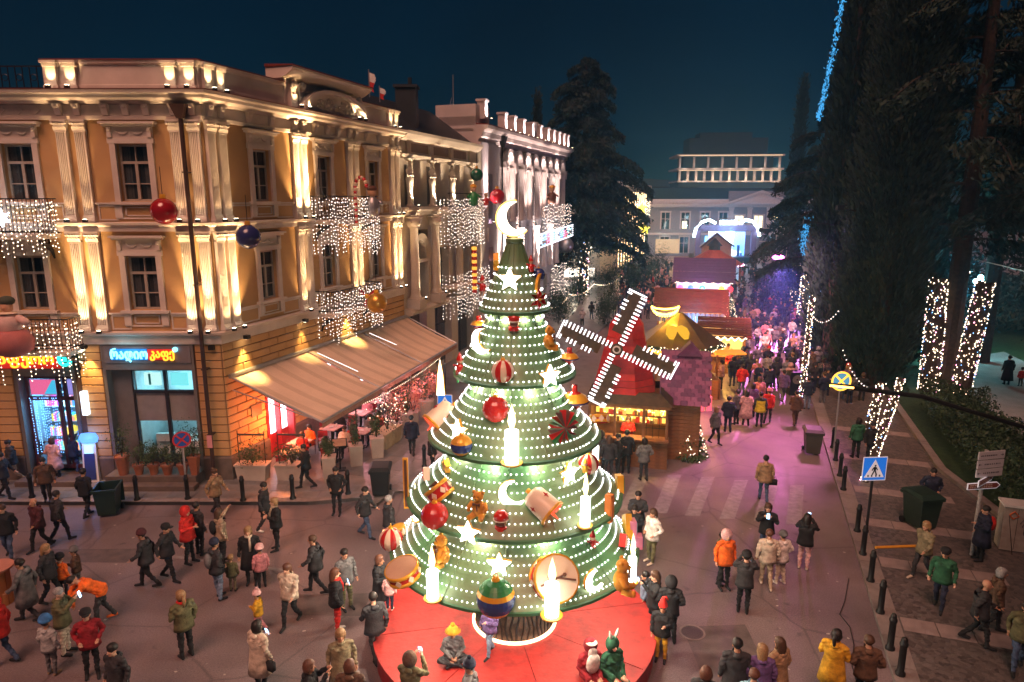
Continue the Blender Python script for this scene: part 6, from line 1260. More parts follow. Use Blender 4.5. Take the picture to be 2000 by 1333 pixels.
rows2 = [   # on the right-hand pavement
 (1832, 1190, 'person in a green jacket and navy jeans hurrying along the right pavement', dict(pose='walk2', yaw=-40, top='green', bot='navy', hat='cap', hatc='black')),
 (1905, 1260, 'man in a dark coat with bald head walking on the right pavement', dict(pose='walk', yaw=60, top='charcoal', bot='black', hair=None, coat='hip')),
 (1935, 1235, 'grey-haired person in brown behind the bald man', dict(pose='walk2', yaw=70, top='brown', bot='black', hair='bob', hc='hgrey')),
 (1798, 1130, 'tan-haired person in dark clothes rushing past the dark bin', dict(pose='walk', yaw=-70, top='khaki', bot='charcoal', hair='bob', hc='hblond', shoe='cream')),
 (1912, 1095, 'man in a navy coat with a backpack by the direction signpost', dict(pose='hold', yaw=-100, top='navy', bot='black', coat='knee', pack='red')),
 (1812, 1010, 'street worker in navy jacket and orange trousers behind the dark bin', dict(pose='pocket', yaw=-20, top='navy', bot='orange')),
 (1985, 1310, 'person in olive and jeans cut by the right edge', dict(pose='walk', yaw=-30, top='olive', bot='jeans')),
 (1670, 895, 'woman with a green bag on the right pavement', dict(pose='stand', yaw=180, top='green', bot='black', hair='bob')),
 (1698, 905, 'man in a black jacket drinking beside the thin garland tree', dict(pose='hold', yaw=-10, top='black', bot='black')),
 (1965, 752, 'couple member in a long dark coat on the park path', dict(pose='stand', yaw=170, top='black', bot='black', coat='long')),
 (1992, 755, 'child in a red jacket on the park path', dict(pose='child', yaw=170, sc=.62, top='red', bot='black')),
]
for u, v, lab, k in rows2: PP(u, v, lab, z=.12, **k)
rows3 = [   # by the shops and under the awning
 (112, 940, 'woman in a long pink coat looking at the blue shop window', dict(pose='pocket', yaw=170, top='lpink', bot='black', coat='knee', hair='bob', hc='hbrown')),
 (150, 930, 'man in navy leaning at the shop door in blue jeans', dict(pose='wave', yaw=150, top='navy', bot='jeans')),
 (80, 925, 'man in black holding a white cup by the shop window', dict(pose='hold', yaw=120, top='black', bot='black')),
 (30, 945, 'man in a dark jacket at the far left shop pier', dict(pose='walk', yaw=-40, top='charcoal', bot='tan')),
 (12, 975, 'dark figure walking past the left edge by the kerb', dict(pose='walk', yaw=90, top='charcoal', bot='black')),
 (95, 985, 'person in a dark coat with bare forearms stooping near the kerb', dict(pose='walk2', yaw=30, top='brown', bot='black')),
 (600, 955, 'dark-clothed waiter striding past the planter boxes', dict(pose='walk', yaw=-70, top='black', bot='black')),
 (805, 890, 'slim person in a dark teal coat by the far planters', dict(pose='walk2', yaw=180, top='navy', bot='charcoal', coat='hip')),
 (845, 925, 'person in black behind the left edge of the third tree tier', dict(pose='stand', yaw=90, top='black', bot='black')),
]
for u, v, lab, k in rows3: PP(u, v, lab, z=.14, **k)
# on and at the platform
PP(762, 1192, 'toddler in a pale pink jacket and pink cap standing on the platform edge', z=.55, pose='child', yaw=170, sc=.56, top='lpink', bot='navy', shoe='white', hat='beanie', hatc='pink')
PP(885, 1288, 'child with a yellow floppy hat sitting cross-legged on the red platform', z=.55, pose='cross', yaw=10, sc=.85, top='grey', bot='charcoal', hat='floppy', hatc='mustard')
PP(957, 1280, 'child in purple and pink running on the platform in front of the trunk', z=.55, pose='child2', yaw=-40, sc=.78, top='purple', bot='ljeans', hat='pom', hatc='pink')
def sitter(u, v, lab, yaw, **k):
    p = gz(u, v, .55); person((p.x, p.y, .1), lab, pose='sit', yaw=yaw, **k)
sitter(1150, 1318, 'person in a dark red suit with long white beard sitting on the platform', 20, top='dred', bot='dred', hat='hood', hatc='dred', beard='white', coat=None)
sitter(1192, 1316, 'person in a green bunny-eared costume sitting on the platform', 30, top='green', bot='green', shoe='orange', hat='hood', hatc='green', ears=True)
# queue at the windmill kiosk
for u, v, lab, k in ((1188, 935, 'woman in a dark coat queueing nearest the tree at the windmill kiosk', dict(pose='stand', yaw=170, top='charcoal', bot='charcoal', hair='long', hc='hbrown')), (1205, 930, 'man in a black jacket second in the kiosk queue', dict(pose='fold', yaw=100, top='black', bot='black')), (1222, 925, 'tall person in a black coat at the kiosk counter', dict(pose='stand', yaw=175, top='black', bot='black', sc=1.04)), (1256, 940, 'person in a grey quilted jacket at the right of the kiosk counter', dict(pose='pocket', yaw=-170, top='grey', bot='charcoal', hair='bob')), (1172, 925, 'dark-hooded person at the left end of the kiosk counter', dict(pose='stand', yaw=160, top='charcoal', bot='black', hat='hood', hatc='charcoal'))):
    PP(u, v, lab, **k)
# group in the lit street beyond the kiosk
for u, v, lab, k in ((1420, 845, 'man in a navy jacket standing near the lit fir tree', dict(pose='pocket', yaw=175, top='navy', bot='navy')), (1455, 832, 'woman in a long white-pink puffer coat in the street group', dict(pose='pocket', yaw=170, top='lpink', bot='black', coat='puffer', hair='long')), (1482, 835, 'person with a bright yellow bag in front of the street group', dict(pose='stand', yaw=170, top='charcoal', bot='black', coat='hip', coatc='yellow')), (1498, 828, 'person in a red jacket at the right of the street group', dict(pose='walk', yaw=150, top='red', bot='charcoal', hat='beanie', hatc='pink')), (1447, 772, 'person in a bright red jacket with back turned in the street group', dict(pose='pocket', yaw=175, top='red', bot='jeans')), (1480, 800, 'person in a pink backpack in the middle of the street group', dict(pose='stand', yaw=175, top='pink', bot='charcoal', pack='pink', hair='long', hc='hbrown')), (1500, 775, 'man in a navy hoodie behind the pink backpack', dict(pose='pocket', yaw=170, top='navy', bot='black')), (1407, 762, 'woman in a white jacket beside the lit fir trees', dict(pose='hold', yaw=-90, top='lpink', bot='black', hair='bob', shoe='white')), (1528, 785, 'person in purple-grey walking up the street', dict(pose='walk', yaw=175, top='purple', bot='grey')), (1552, 832, 'tall brown-coated figure in the middle of the street', dict(pose='walk', yaw=170, top='brown', bot='brown', coat='hip')), (1575, 800, 'navy-clothed person beside the dark speaker box', dict(pose='stand', yaw=170, top='navy', bot='ljeans')), (1395, 868, 'woman with fair hair and a blue bag by the lit fir tree', dict(pose='walk2', yaw=30, top='grey', bot='black', hair='bob', hc='hblond')), (1437, 830, 'person in grey between the navy jacket and the white-pink coat', dict(pose='stand', yaw=-150, top='grey', bot='black')), (1467, 815, 'person in mauve behind the yellow bag', dict(pose='stand', yaw=160, top='purple', bot='black', hair='long'))):
    PP(u, v, lab, **k)
# the crowd filling the market street, nearest ones as individuals
tops = ['black']*7+['charcoal']*6+['navy']*4+['grey']*3+['brown', 'tan', 'maroon', 'purple', 'lgrey', 'cream', 'red', 'lpink', 'white', 'orange', 'pink', 'olive']
AVOID = []
def crowd(poly_fn, n, zone, zgrp, seed, vr, z=0.0, mind=.55, sit=0.0):
    g = random.Random(seed); pts = []; tries = 0
    while len(pts) < n and tries < n*60:
        tries += 1; v = g.uniform(*vr); u = poly_fn(v, g); p = gz(u, v, z)
        if any((p.x-q.x)**2+(p.y-q.y)**2 < mind**2 for q in pts): continue
        if any(a[0] < p.x < a[1] and a[2] < p.y < a[3] for a in AVOID): continue
        pts.append(p)
    for p in pts:
        t = g.choice(tops); ps = g.choice(['lo_stand', 'lo_walk', 'lo_fold']); h = g.choice(['short', 'short', 'bob', 'long']); hc = g.choice(['hblack', 'hblack', 'hbrown', 'hbrown', 'hblond'])
        ht = g.choice([None]*4+['beanie', 'hood']); s_ = g.uniform(.92, 1.04)
        bt_ = g.choice(['black', 'charcoal', 'navy', 'jeans', 'grey']); nm = {'lpink': 'pale pink', 'lgrey': 'light grey', 'maroon': 'maroon'}.get(t, t); hd = {None: {'short': 'short hair', 'bob': 'bobbed hair', 'long': 'long hair'}[h], 'beanie': 'a beanie', 'hood': 'hood up'}[ht]
        person(p, 'person in a %s jacket and %s with %s %s' % (nm, {'jeans': 'jeans'}.get(bt_, bt_+' trousers'), hd, zone), pose=ps, yaw=g.choice([170, 160, 190, 20, 0, 90, -90, 180, 180]), sc=s_, top=t, bot=bt_, hair=h, hc=hc, hat=ht, hatc=t if ht == 'hood' else g.choice(['black', 'grey', 'red', 'cream', 'navy']), group=zgrp)
ln = lambda v, a, b, c, d, v0, v1: (a+(c-a)*(v-v0)/(v1-v0), b+(d-b)*(v-v0)/(v1-v0))
def zone1(v, g): a, b = ln(v, 1440, 1535, 1412, 1585, 585, 760); return g.uniform(a, b)
def zone2(v, g): a, b = ln(v, 1545, 1615, 1590, 1715, 590, 800); return g.uniform(a, b)
def zone3(v, g): a, b = ln(v, 1290, 1500, 1440, 1535, 530, 585); return g.uniform(a if v > 560 else 1445, b)
def zone4(v, g): a, b = ln(v, 1215, 1320, 1120, 1255, 545, 640); return g.uniform(a, b)
# ------------------------------------------------------------------ vegetation
def leafmesh(name, P, Dr, L, Wd, m, parent, droop=0.0):
    """P: n x 3 centres, Dr: n x 3 directions, sizes L, Wd"""
    n = len(P); P = np.asarray(P, float); Dr = np.asarray(Dr, float); Dr /= np.linalg.norm(Dr, axis=1, keepdims=True)+1e-9
    s = np.cross(Dr, nrg.normal(size=(n, 3))); s /= np.linalg.norm(s, axis=1, keepdims=True)+1e-9
    L = np.asarray(L).reshape(-1, 1)*np.ones((n, 1)); Wd = np.asarray(Wd).reshape(-1, 1)*np.ones((n, 1))
    v = np.stack([P-Dr*L*.5, P+s*Wd*.5, P+Dr*L*.5, P-s*Wd*.5], 1).reshape(-1, 3)
    me = bpy.data.meshes.new(name); me.vertices.add(4*n); me.vertices.foreach_set('co', v.ravel()); me.loops.add(4*n); me.loops.foreach_set('vertex_index', np.arange(4*n, dtype=np.int32))
    me.polygons.add(n); me.polygons.foreach_set('loop_start', np.arange(0, 4*n, 4, dtype=np.int32)); me.polygons.foreach_set('loop_total', np.full(n, 4, np.int32)); me.update(calc_edges=True)
    me.materials.append(m); o = bpy.data.objects.new(name, me); COL.objects.link(o); o.parent = parent; return o
def cypress(P, h, r, lab, n=16000, m=None, base=.6, leaf=.42, squash=1.0):
    o = root('cypress_tree', lab, 'tree', P); MB().tube([(0, 0, 0), (.05, 0, h*.5), (0, 0, h*.95)], [r*.16+.12, r*.1+.06, .03], 8).build('trunk', M_bark, o)
    lob = [(nrg.uniform(0, 6.28), nrg.uniform(.03, .93), nrg.uniform(.45, .95)) for _ in range(int(60+h*5))]
    Ps = []; Ds = []; Ls = []
    for a, t, q in lob:
        rad = r*(1-t)**.55*min(1, (t+.06)*6)*(.82 if t < .08 else 1); k = max(20, int(n/len(lob)*(.4+rad/r))); c = np.array([math.cos(a)*rad*q, math.sin(a)*rad*q*squash, base+t*(h-base)])
        cl_ = nrg.normal(size=(k, 3))*np.array([.2*r, .2*r, .055*h+.4])*.62; p = c+cl_; Ps.append(p); d = np.stack([cl_[:, 0]*.35, cl_[:, 1]*.35, np.abs(nrg.normal(size=k))*.3+.45], 1); Ds.append(d+np.array([math.cos(a), math.sin(a), 0])*.3); Ls.append(nrg.uniform(.5, 1.2, k)*leaf)
    P_ = np.concatenate(Ps); z = P_[:, 2]; keep = (z > .2) & (z < h); L = np.concatenate(Ls)[keep]
    q = leafmesh('crown', P_[keep], np.concatenate(Ds)[keep], L, L*.34, m or M_leaf, o); return o
def cedar(P, h, r, lab, n=26, per=420, m=None, z0=.22, leaf=.5, trunk=.5, top=.2, one_side=None, lean=0.0, pw=.75):
    o = root('cedar_tree', lab, 'tree', P); MB().tube([(0, 0, 0), (.1, 0, h*.4), (lean*.5, 0, h*.75), (lean, 0, h*.98)], [trunk, trunk*.75, trunk*.4, .05], 10).build('trunk', M_bark, o)
    br = MB(); Ps = []; Ds = []; Ls = []
    for i in range(n):
        t = z0+(1-z0)*(i+.5)/n; a = i*2.4+nrg.uniform(-.4, .4)
        if one_side is not None: a = one_side+nrg.uniform(-1.2, 1.2)
        ln_ = r*((1-t)**pw*1.0+top*.5)*nrg.uniform(.65, 1.1); z = h*t; d = np.array([math.cos(a), math.sin(a), 0])
        pts = [d*ln_*s+np.array([lean*t, 0, z+.12*ln_*s-.42*ln_*s**2.4]) for s in np.linspace(0, 1, 6)]; br.tube([tuple(p) for p in pts], [trunk*.25*(1-t)+.05]+[.05*(1-k/6)+.015 for k in range(1, 6)], 5)
        k = int(per*(.4+.8*ln_/r)); s = nrg.uniform(.15, 1, k)**.8; side = nrg.normal(size=k)*.17*ln_*(1.15-s*.6); pd = np.array([-d[1], d[0], 0])
        p = d[None]*ln_*s[:, None]+pd[None]*side[:, None]; p[:, 0] += lean*t; p[:, 2] += z+.12*ln_*s-.42*ln_*s**2.4-np.abs(nrg.normal(size=k))*.28*(1+.3*ln_)*.6-.12*np.abs(side)
        Ps.append(p); Ds.append(np.stack([d[0]*.5+nrg.normal(size=k)*.5, d[1]*.5+nrg.normal(size=k)*.5, -.55+nrg.normal(size=k)*.35], 1)); Ls.append(nrg.uniform(.5, 1.3, k)*leaf)
    br.build('branches', M_bark, o); L = np.concatenate(Ls); leafmesh('crown', np.concatenate(Ps), np.concatenate(Ds), L, L*.3, m or M_leaf, o); return o
def bush(P, r, h, lab, n=1500, m=None, leaf=.12, name='shrub', pot=None, cat='shrub', zb=0.0):
    o = root(name, lab, cat, P); k = 12; c = nrg.normal(size=(k, 3))*np.array([r*.42, r*.42, h*.2])+np.array([0, 0, zb+h*.55]); ix = nrg.integers(0, k, n); p = c[ix]+nrg.normal(size=(n, 3))*np.array([r*.3, r*.3, h*.17]); p = p[p[:, 2] > zb+.02]
    leafmesh('foliage', p, nrg.normal(size=p.shape)+np.array([0, 0, .4]), nrg.uniform(.6, 1.4, len(p))*leaf, nrg.uniform(.3, .5, len(p))*leaf, m or M_leaf3, o)
    st = MB()
    for i in range(5): a = i*1.3; st.tube([(0, 0, zb*.9), (math.cos(a)*r*.2, math.sin(a)*r*.2, zb+h*.3), (math.cos(a)*r*.4, math.sin(a)*r*.4, zb+h*.65)], [.02, .015, .006], 4)
    st.build('stems', M_bark, o); return o
def fir(P, h, r, lab, nb=220, mb_=None, n=4200):
    o = root('fir_tree', lab, 'fir tree', P); t = nrg.uniform(0, 1, n)**1.4; a = nrg.uniform(0, 6.28, n); q = nrg.uniform(.15, 1, n)**.6; rad = r*(1-t)*q*(.75+.25*np.sin(t*28)); p = np.stack([rad*np.cos(a), rad*np.sin(a), .15+t*(h-.15)-rad*.25], 1)
    leafmesh('needles', p, np.stack([np.cos(a), np.sin(a), -.25+0*a], 1)+nrg.normal(size=(n, 3))*.25, .24, .07, M_leaf3, o); MB().tube([(0, 0, 0), (0, 0, h*.9)], [.06, .02], 6).build('trunk', M_bark, o)
    bl = []
    for i in range(nb): tt = nrg.random()**.95; aa = nrg.uniform(0, 6.28); rr2 = r*(1-tt)*.95; bl.append((rr2*math.cos(aa), rr2*math.sin(aa), .2+tt*(h-.2)-rr2*.2))
    b = MB().octa(bl, .022).build('bulbs', mb_ or G_warm, o); b['kind'] = 'stuff'; return o
M_leafb = mat('cypress foliage', (.012, .032, .023), .7, var=.6, vs=1.2)
cypress((20.5, 37.6, 0), 29, 2.7, 'huge dark cypress filling the upper right beside the street', 56000, M_leafb, leaf=.36)
cypress((25.2, 43.5, 0), 31, 2.6, 'tall dark cypress behind the huge one in the upper right', 16000, leaf=.55)
cypress((20.6, 43.5, 0), 31, 1.9, 'dark cypress with the blue-lit edge left of the huge cypress', 13000, leaf=.5)
cedar((24.2, 37.0, 0), 30, 8.5, 'large cedar with garland-wrapped trunk at the right', 30, 1150, z0=.27, leaf=.46, trunk=.55)
cedar((31, 44, 0), 30, 9, 'dark cedar at the far right edge behind the park lamps', 24, 900, z0=.3, leaf=.6, trunk=.55)
cedar((23.0, 52, 0), 18, 7, 'cedar with level branches hanging over the crowd right of the street', 22, 800, z0=.3, leaf=.45, trunk=.4)
cedar((36.5, 84, 0), 17, 10, 'bluish far cedar with flat branches beyond the truss tower', 18, 380, z0=.35, leaf=.9, trunk=.5)
cypress((37.2, 92, 0), 26.5, 1.6, 'slim far cypress rising above the right-hand trees', 7000, leaf=.6)
cedar((7.9, 77, 0), 25.5, 9.8, 'tall dark cedar behind the arcaded building', 54, 1500, z0=.24, leaf=.6, trunk=.55, top=.12, pw=.55)
cypress((2.9, 81, 0), 23.2, 1.15, 'slim dark cypress above the arcaded building roof', 5000, leaf=.5)
cedar((26.5, 31, 0), 24, 7.5, 'nearest cedar reaching over the park at the right edge', 20, 1200, z0=.42, leaf=.4, trunk=.45)
cypress((23.5, 47, 0), 33, 2.8, 'dark conifer filling the gap behind the garland cedar', 12000, leaf=.7)
cypress((28.5, 52, 0), 32, 3.2, 'broad dark conifer behind the far right park lamps', 12000, leaf=.8)
cedar((13.2, 7.5, 0), 19, 4.6, 'unseen park cedar added to shade the right pavement from beyond the frame', 22, 700, z0=.38, leaf=.7, trunk=.35, pw=.3)  # out-of-view tree, added to darken the right pavement with its shade
cedar((17.2, 12.5, 0), 20, 4.8, 'second unseen park cedar added to shade the signpost from beyond the frame', 22, 700, z0=.4, leaf=.7, trunk=.35, pw=.3)  # also out of view, added for the shade around the signpost
# hedge and shrubs of the park
hd = root('hedge', 'clipped dark hedge along the park edge below the garland trunks', 'hedge', K(10.5, 4.6, .1), 0)
hp_ = []
for i in range(16000):
    s_ = nrg.uniform(-3.5, 12); o_ = nrg.uniform(.2, 4.4 if s_ < 5 else 3); z_ = nrg.uniform(.1, 1)**.6*(1.55+.3*math.sin(s_*1.3)+.2*math.sin(o_*2)); q = KD*s_+KN*o_; hp_.append((q.x, q.y, z_))
leafmesh('foliage', hp_, nrg.normal(size=(len(hp_), 3))+np.array([0, 0, .5]), nrg.uniform(.1, .24, len(hp_)), nrg.uniform(.05, .1, len(hp_)), M_leaf2, hd)
st = MB()
for i in range(60):
    s_ = nrg.uniform(-3.6, -1.5); o_ = nrg.uniform(-.2, 2.2); q = KD*s_+KN*o_; st.tube([(q.x, q.y, 0), (q.x+nrg.normal()*.1, q.y+nrg.normal()*.1, 1.3)], [.018, .008], 4)
st.build('stems', M_bark, hd)
bush(K(6.4, 7.2, .1), 1.3, 2.6, 'tall loose shrub with bare stems behind the orange-trousered worker', 3600, M_leaf2, .14); bush(K(4.6, 9.0, .1), 1.1, 1.0, 'low shrub beside the graffiti cabinet', 1800, M_leaf2, .12)
# small trees and shrubs of the left pavement
for i, (u, v, r_, h_, lab) in enumerate(((1090, 640, 1.0, 2.6, 'dark potted tree left of the windmill behind the tree'), (1180, 640, 1.0, 2.8, 'dark rounded tree behind the upper windmill blade'), (1130, 600, 1.1, 2.6, 'dark tree in the row near the arcaded building'), (1240, 580, 1.1, 2.6, 'dark tree in front of the left-hand crowd'), (1195, 575, 1.3, 3.2, 'rounded dark tree below the far cedar'), (1290, 545, 1.5, 3.4, 'dark tree where the row meets the far crowd'), (1150, 565, 1.4, 3.0, 'bushy dark tree in front of the lit channelled wall'), (1225, 555, 1.4, 3.0, 'bushy dark tree between the cedar and the crowd'), (1265, 560, 1.2, 2.4, 'low dark tree at the edge of the far crowd'))):
    p = gz(u, v); bush(p, r_*1.15, h_, lab, 2200, M_leaf2, .2, 'street_tree', cat='tree', zb=.3)
# ------------------------------------------------------------------ garland-wrapped trunks and light strings
def wrap(P, Q, r0, r1, lab, n, name='garland_trunk', br=.035):
    o = root(name, lab, 'lit tree trunk', P); d = Vector(Q)-Vector(P); MB().tube([(0, 0, 0), tuple(d*.5), tuple(d)], [r0, (r0+r1)/2, r1], 10).build('trunk', M_bark, o); gr = [[], [], []]
    a1 = d.cross(Vector((0, 1, 0))).normalized(); b1 = d.cross(a1).normalized()
    for i in range(n):
        t = (i+rnd.random())/n; a = rnd.uniform(0, 6.28); r_ = r0+(r1-r0)*t+.04; p = d*t+(a1*math.cos(a)+b1*math.sin(a))*r_; gr[0 if i % 6 else 1 if i % 12 else 2].append(tuple(p))
    for g, m in zip(gr, (G_warm, G_blue, G_pink)): q = MB().octa(g, lambda: br*rnd.uniform(.6, 1.2)).build('bulbs', m, o); q['kind'] = 'stuff'
wrap((23.4, 37.0, 0), (23.2, 37.0, 6.4), .5, .42, 'left one of two thick tree trunks wrapped in fairy lights in the park', 460)
wrap((24.75, 36.4, 0), (25.35, 36.4, 6.3), .5, .42, 'right one of two thick tree trunks wrapped in fairy lights in the park', 460)
wrap((25.6, 39.5, 4.5), (26.2, 39.5, 6.6), .3, .25, 'forked branch wrapped in fairy lights between the two thick trunks', 150)
wrap((13.4, 24.3, .12), (14.5, 24.6, 4.1), .13, .1, 'thin leaning tree wrapped in fairy lights on the right pavement', 230, br=.026)
wrap((16.2, 29.5, .12), (16.5, 29.5, 2.6), .2, .16, 'short garland-wrapped trunk behind the no-stopping sign', 120, br=.03)
wrap((15.2, 34.5, .12), (15.3, 34.5, 5.8), .12, .1, 'tall thin post wrapped in fairy lights left of the huge cypress', 260, br=.03)
for i, (u, v, h_, lab) in enumerate(((1562, 640, 4.5, 'first garland-wrapped trunk in the row along the crowd'), (1580, 660, 4.6, 'second garland-wrapped trunk in the row along the crowd'), (1600, 665, 4.4, 'third garland-wrapped trunk in the row along the crowd'), (1548, 600, 4.5, 'farthest garland-wrapped trunk in the row along the crowd'))):
    p = gz(u, v); wrap(p, p+Vector((.1, 0, h_)), .32, .26, lab, 260, br=.045)
def swag(a, b, sag, lab, n, r=.05, m=None, name='light_string', cat='string lights'):
    a, b = Vector(a), Vector(b); o = root(name, lab, cat, a); f = lambda t: (b-a)*t+Vector((0, 0, -4*sag*t*(1-t))); MB().tube([f(t) for t in np.linspace(0, 1, 14)], .01, 4, False).build('wire', M_black, o); q = MB().octa([f((i+.5)/n) for i in range(n)], r).build('bulbs', m or G_white, o); q['kind'] = 'stuff'
swag(gy(1575, 590, 44), gy(1640, 605, 36), 1.0, 'swag of white bulbs between the lit post and the garland row', 18, .036); swag(gy(1645, 680, 33), gy(1728, 760, 25), .7, 'swag of white bulbs from the lit post to the thin leaning tree', 17, .03)
tag(MB().tube([gy(1905, 507, 36), gy(1960, 520, 30), gy(2040, 540, 24)], .025, 5).build('overhead_cable', M_steel), 'grey overhead cable running from the right garland trunk', 'cable')
# blue light falling on the foliage edges, put in as self-glowing leaves
def sheen(pts, lab, n=260, sp=.35):
    o = root('blue_light_on_leaves', lab, 'light streamer', pts[0]); G_bl = glow('blue light on leaves', (.06, .42, .9), .5); P_ = []
    for i in range(n):
        t = rnd.random()*(len(pts)-1); k = int(t); p = pts[k].lerp(pts[k+1], t-k)-pts[0]; P_.append((p.x+rnd.gauss(0, sp), p.y+rnd.gauss(0, sp), p.z+rnd.gauss(0, sp)))
    leafmesh('glowing_leaves', P_, nrg.normal(size=(n, 3))+np.array([0, 0, 1.5]), .2, .07, G_bl, o)['kind'] = 'stuff'
sheen([gy(1648, -10, 43.5), gy(1632, 80, 43.5), gy(1612, 170, 43.5), gy(1598, 235, 43.5)], 'blue spotlight on foliage as glowing leaves down the left edge of the dark cypress', 460, .08); sheen([gy(1578, 425, 48), gy(1570, 470, 48), gy(1575, 505, 48)], 'blue spotlit tuft as glowing leaves low on the cedar over the crowd', 220, .16)
# park lamps
G_globe = glow('cool globe lamp', (.45, .95, 1), 14, True)
def park_lamp(P, h, lab, k=3):
    o = root('park_lamp', lab, 'lamp post', P); MB().tube([(0, 0, 0), (0, 0, h)], [.08, .05], 8).tube([(-.28, 0, h), (.28, 0, h)], .03, 6).build('post', M_black, o)
    for i in range(k): x = (-.28, .28, 0)[i]; MB().ell((x, 0, h+(.16 if i < 2 else .42)), .16, 10, 8).build('globe', G_globe, o, True)
    lamp('globe light', 'POINT', (0, -.4, h+.1), 380, (.3, .95, 1), o, .25)
park_lamp((31.3, 45.5, .1), 5.0, 'three-globed park lamp glowing at the right'); park_lamp((29.2, 46.0, .1), 3.3, 'two-globed park lamp left of the brighter one', 2)

# ------------------------------------------------------------------ market stalls
M_wred = mat('red painted boards', (.5, .02, .015), .6, var=.2, vs=3); M_shing = mat('purple shingle', (.16, .05, .13), .6, var=.2, vs=5); M_dkwood = mat('dark brown boards', (.07, .045, .02), .7, var=.25, vs=5)
G_stall = glow('golden stall back', (1, .55, .08), .9, True); G_rung = glow('windmill rung', (1, .9, .95), 2)
def boards(o, x0, x1, y, z0, z1, m, step=.16, ax='x', name='plank'):
    n = max(1, round((z1-z0)/step)); s_ = (z1-z0)/n; src = None
    for i in range(n):
        M_ = T((0, 0, z0+s_*i)) 
        if src is None: src = (MB().box(x0, x1, y-.02, y+.02, .006, s_-.006) if ax == 'x' else MB().box(y-.02, y+.02, x0, x1, .006, s_-.006)).build(name, m, o, M=M_)
        else: inst(src, name, o, M_)
wr = root('windmill_kiosk', 'wooden kiosk under a red windmill tower with white-lit sails', 'kiosk', (3.1, 26.45, 0), R(-13))
W_, D_ = 3.15, 2.4
boards(wr, 0, W_, 0, 0, 1.2, M_wood); boards(wr, 0, D_, 0, 0, 2.6, M_wood, ax='y'); boards(wr, 0, D_, W_, 0, 2.6, M_wood, ax='y')
MB().box(0, W_, D_-.05, D_, 0, 2.6).build('back_wall', M_wood, wr); MB().box(.1, W_-.1, D_-.4, D_-.38, 1.2, 2.5).build('lit_shelves', G_stall, wr); MB().box(-.05, W_+.05, -.3, .3, 1.2, 1.27).build('counter', M_wood, wr)
for x in (0, 1.0, 2.15, 3.05): MB().box(x, x+.1, -.04, .06, 1.27, 2.6).build('post', M_wood, wr)
MB().box(-.1, W_+.1, -.35, D_+.1, 2.6, 2.72).build('eave', M_wood, wr)
g = MB()
for x in np.arange(2.3, 3.1, .25): g.box(x, x+.02, -.01, .02, 1.3, 2.58)
for z in (1.7, 2.15): g.box(2.25, 3.05, -.01, .02, z, z+.02)
g.build('window_bars', M_black, wr)
for ci, c in enumerate(((.5, .12, .03), (.12, .06, .02), (.6, .45, .2), (.4, .02, .02))):
    g_ = MB()
    for i in range(14): x = rnd.uniform(.2, 2.9); z = rnd.choice((1.3, 1.62, 1.95, 2.25)); a = rnd.uniform(.04, .1); g_.box(x-a, x+a, D_-.62, D_-.48, z, z+rnd.uniform(.1, .24))
    q = g_.build('kiosk_goods', mat('kiosk goods %d' % ci, c, .5), wr); q['kind'] = 'stuff'
for z in (1.28, 1.6, 1.93, 2.23): MB().box(.1, W_-.1, D_-.64, D_-.4, z-.02, z).build('shelf_board', M_wood, wr)
gd = MB(); gp_ = []
for i in range(140): gp_.append((rnd.uniform(.15, 3.0), D_-.45+rnd.uniform(-.05, .05), rnd.uniform(1.3, 2.5)))
q = MB().octa(gp_, .035).build('hanging_goods', glow('gold goods', (1, .7, .2), 3), wr); q['kind'] = 'stuff'
lamp('kiosk light', 'POINT', (1.6, .2, 2.35), 110, (1, .6, .2), wr, .15)
fr_ = MB().add([(-.15, -.4, 2.72), (W_+.15, -.4, 2.72), (W_+.15, D_, 2.72), (-.15, D_, 2.72), (.35, .15, 3.1), (W_-.35, .15, 3.1), (W_-.35, D_-.3, 3.1), (.35, D_-.3, 3.1)], [(0,1,5,4), (1,2,6,5), (2,3,7,6), (3,0,4,7)]).build('skirt_roof', M_dkwood, wr)
cxm, cym = W_/2-.25, D_/2+.05
for k in range(8):
    a0, a1 = 2*math.pi*(k+.5)/8, 2*math.pi*(k+1.5)/8
    for j in range(9):
        z0_, z1_ = 3.0+j*.27, 3.0+(j+1)*.27-.01; r0_, r1_ = 1.35-.62*j/9, 1.35-.62*(j+1)/9
        pts = [(cxm+r*math.cos(a), cym+r*math.sin(a), z) for r, z in ((r0_, z0_), (r1_+.02, z1_)) for a in (a0, a1)]
        MB().add([pts[0], pts[1], pts[3], pts[2]], [(0,1,2,3)]).build('tower_board', (M_wred, mat('red boards darker', (.4, .015, .012), .6, var=.2), mat('red boards lighter', (.58, .03, .02), .6, var=.2))[rnd.randrange(3)], wr)
MB().lathe([(.76, 5.43), (.72, 5.65), (.5, 5.95), (0, 6.1)], 8, c=(cxm, cym, 0), a0=math.pi/8, a1=2*math.pi+math.pi/8).build('tower_cap', M_wred, wr)
hub = Vector((1.08, -.45, 4.94))
MB().lathe([(0, -.06), (.22, -.05), (.24, .05), (0, .07)], 14, M=T(hub) @ RX(R(90))).tube([hub, hub+Vector((0, 1.4, 0))], .08, 8).build('hub', M_dkwood, wr); MB().lathe([(.1, 0), (.16, .01), (.1, .02)], 14, M=T(hub+Vector((0, -.09, 0))) @ RX(R(90))).build('hub_ring', M_white, wr)
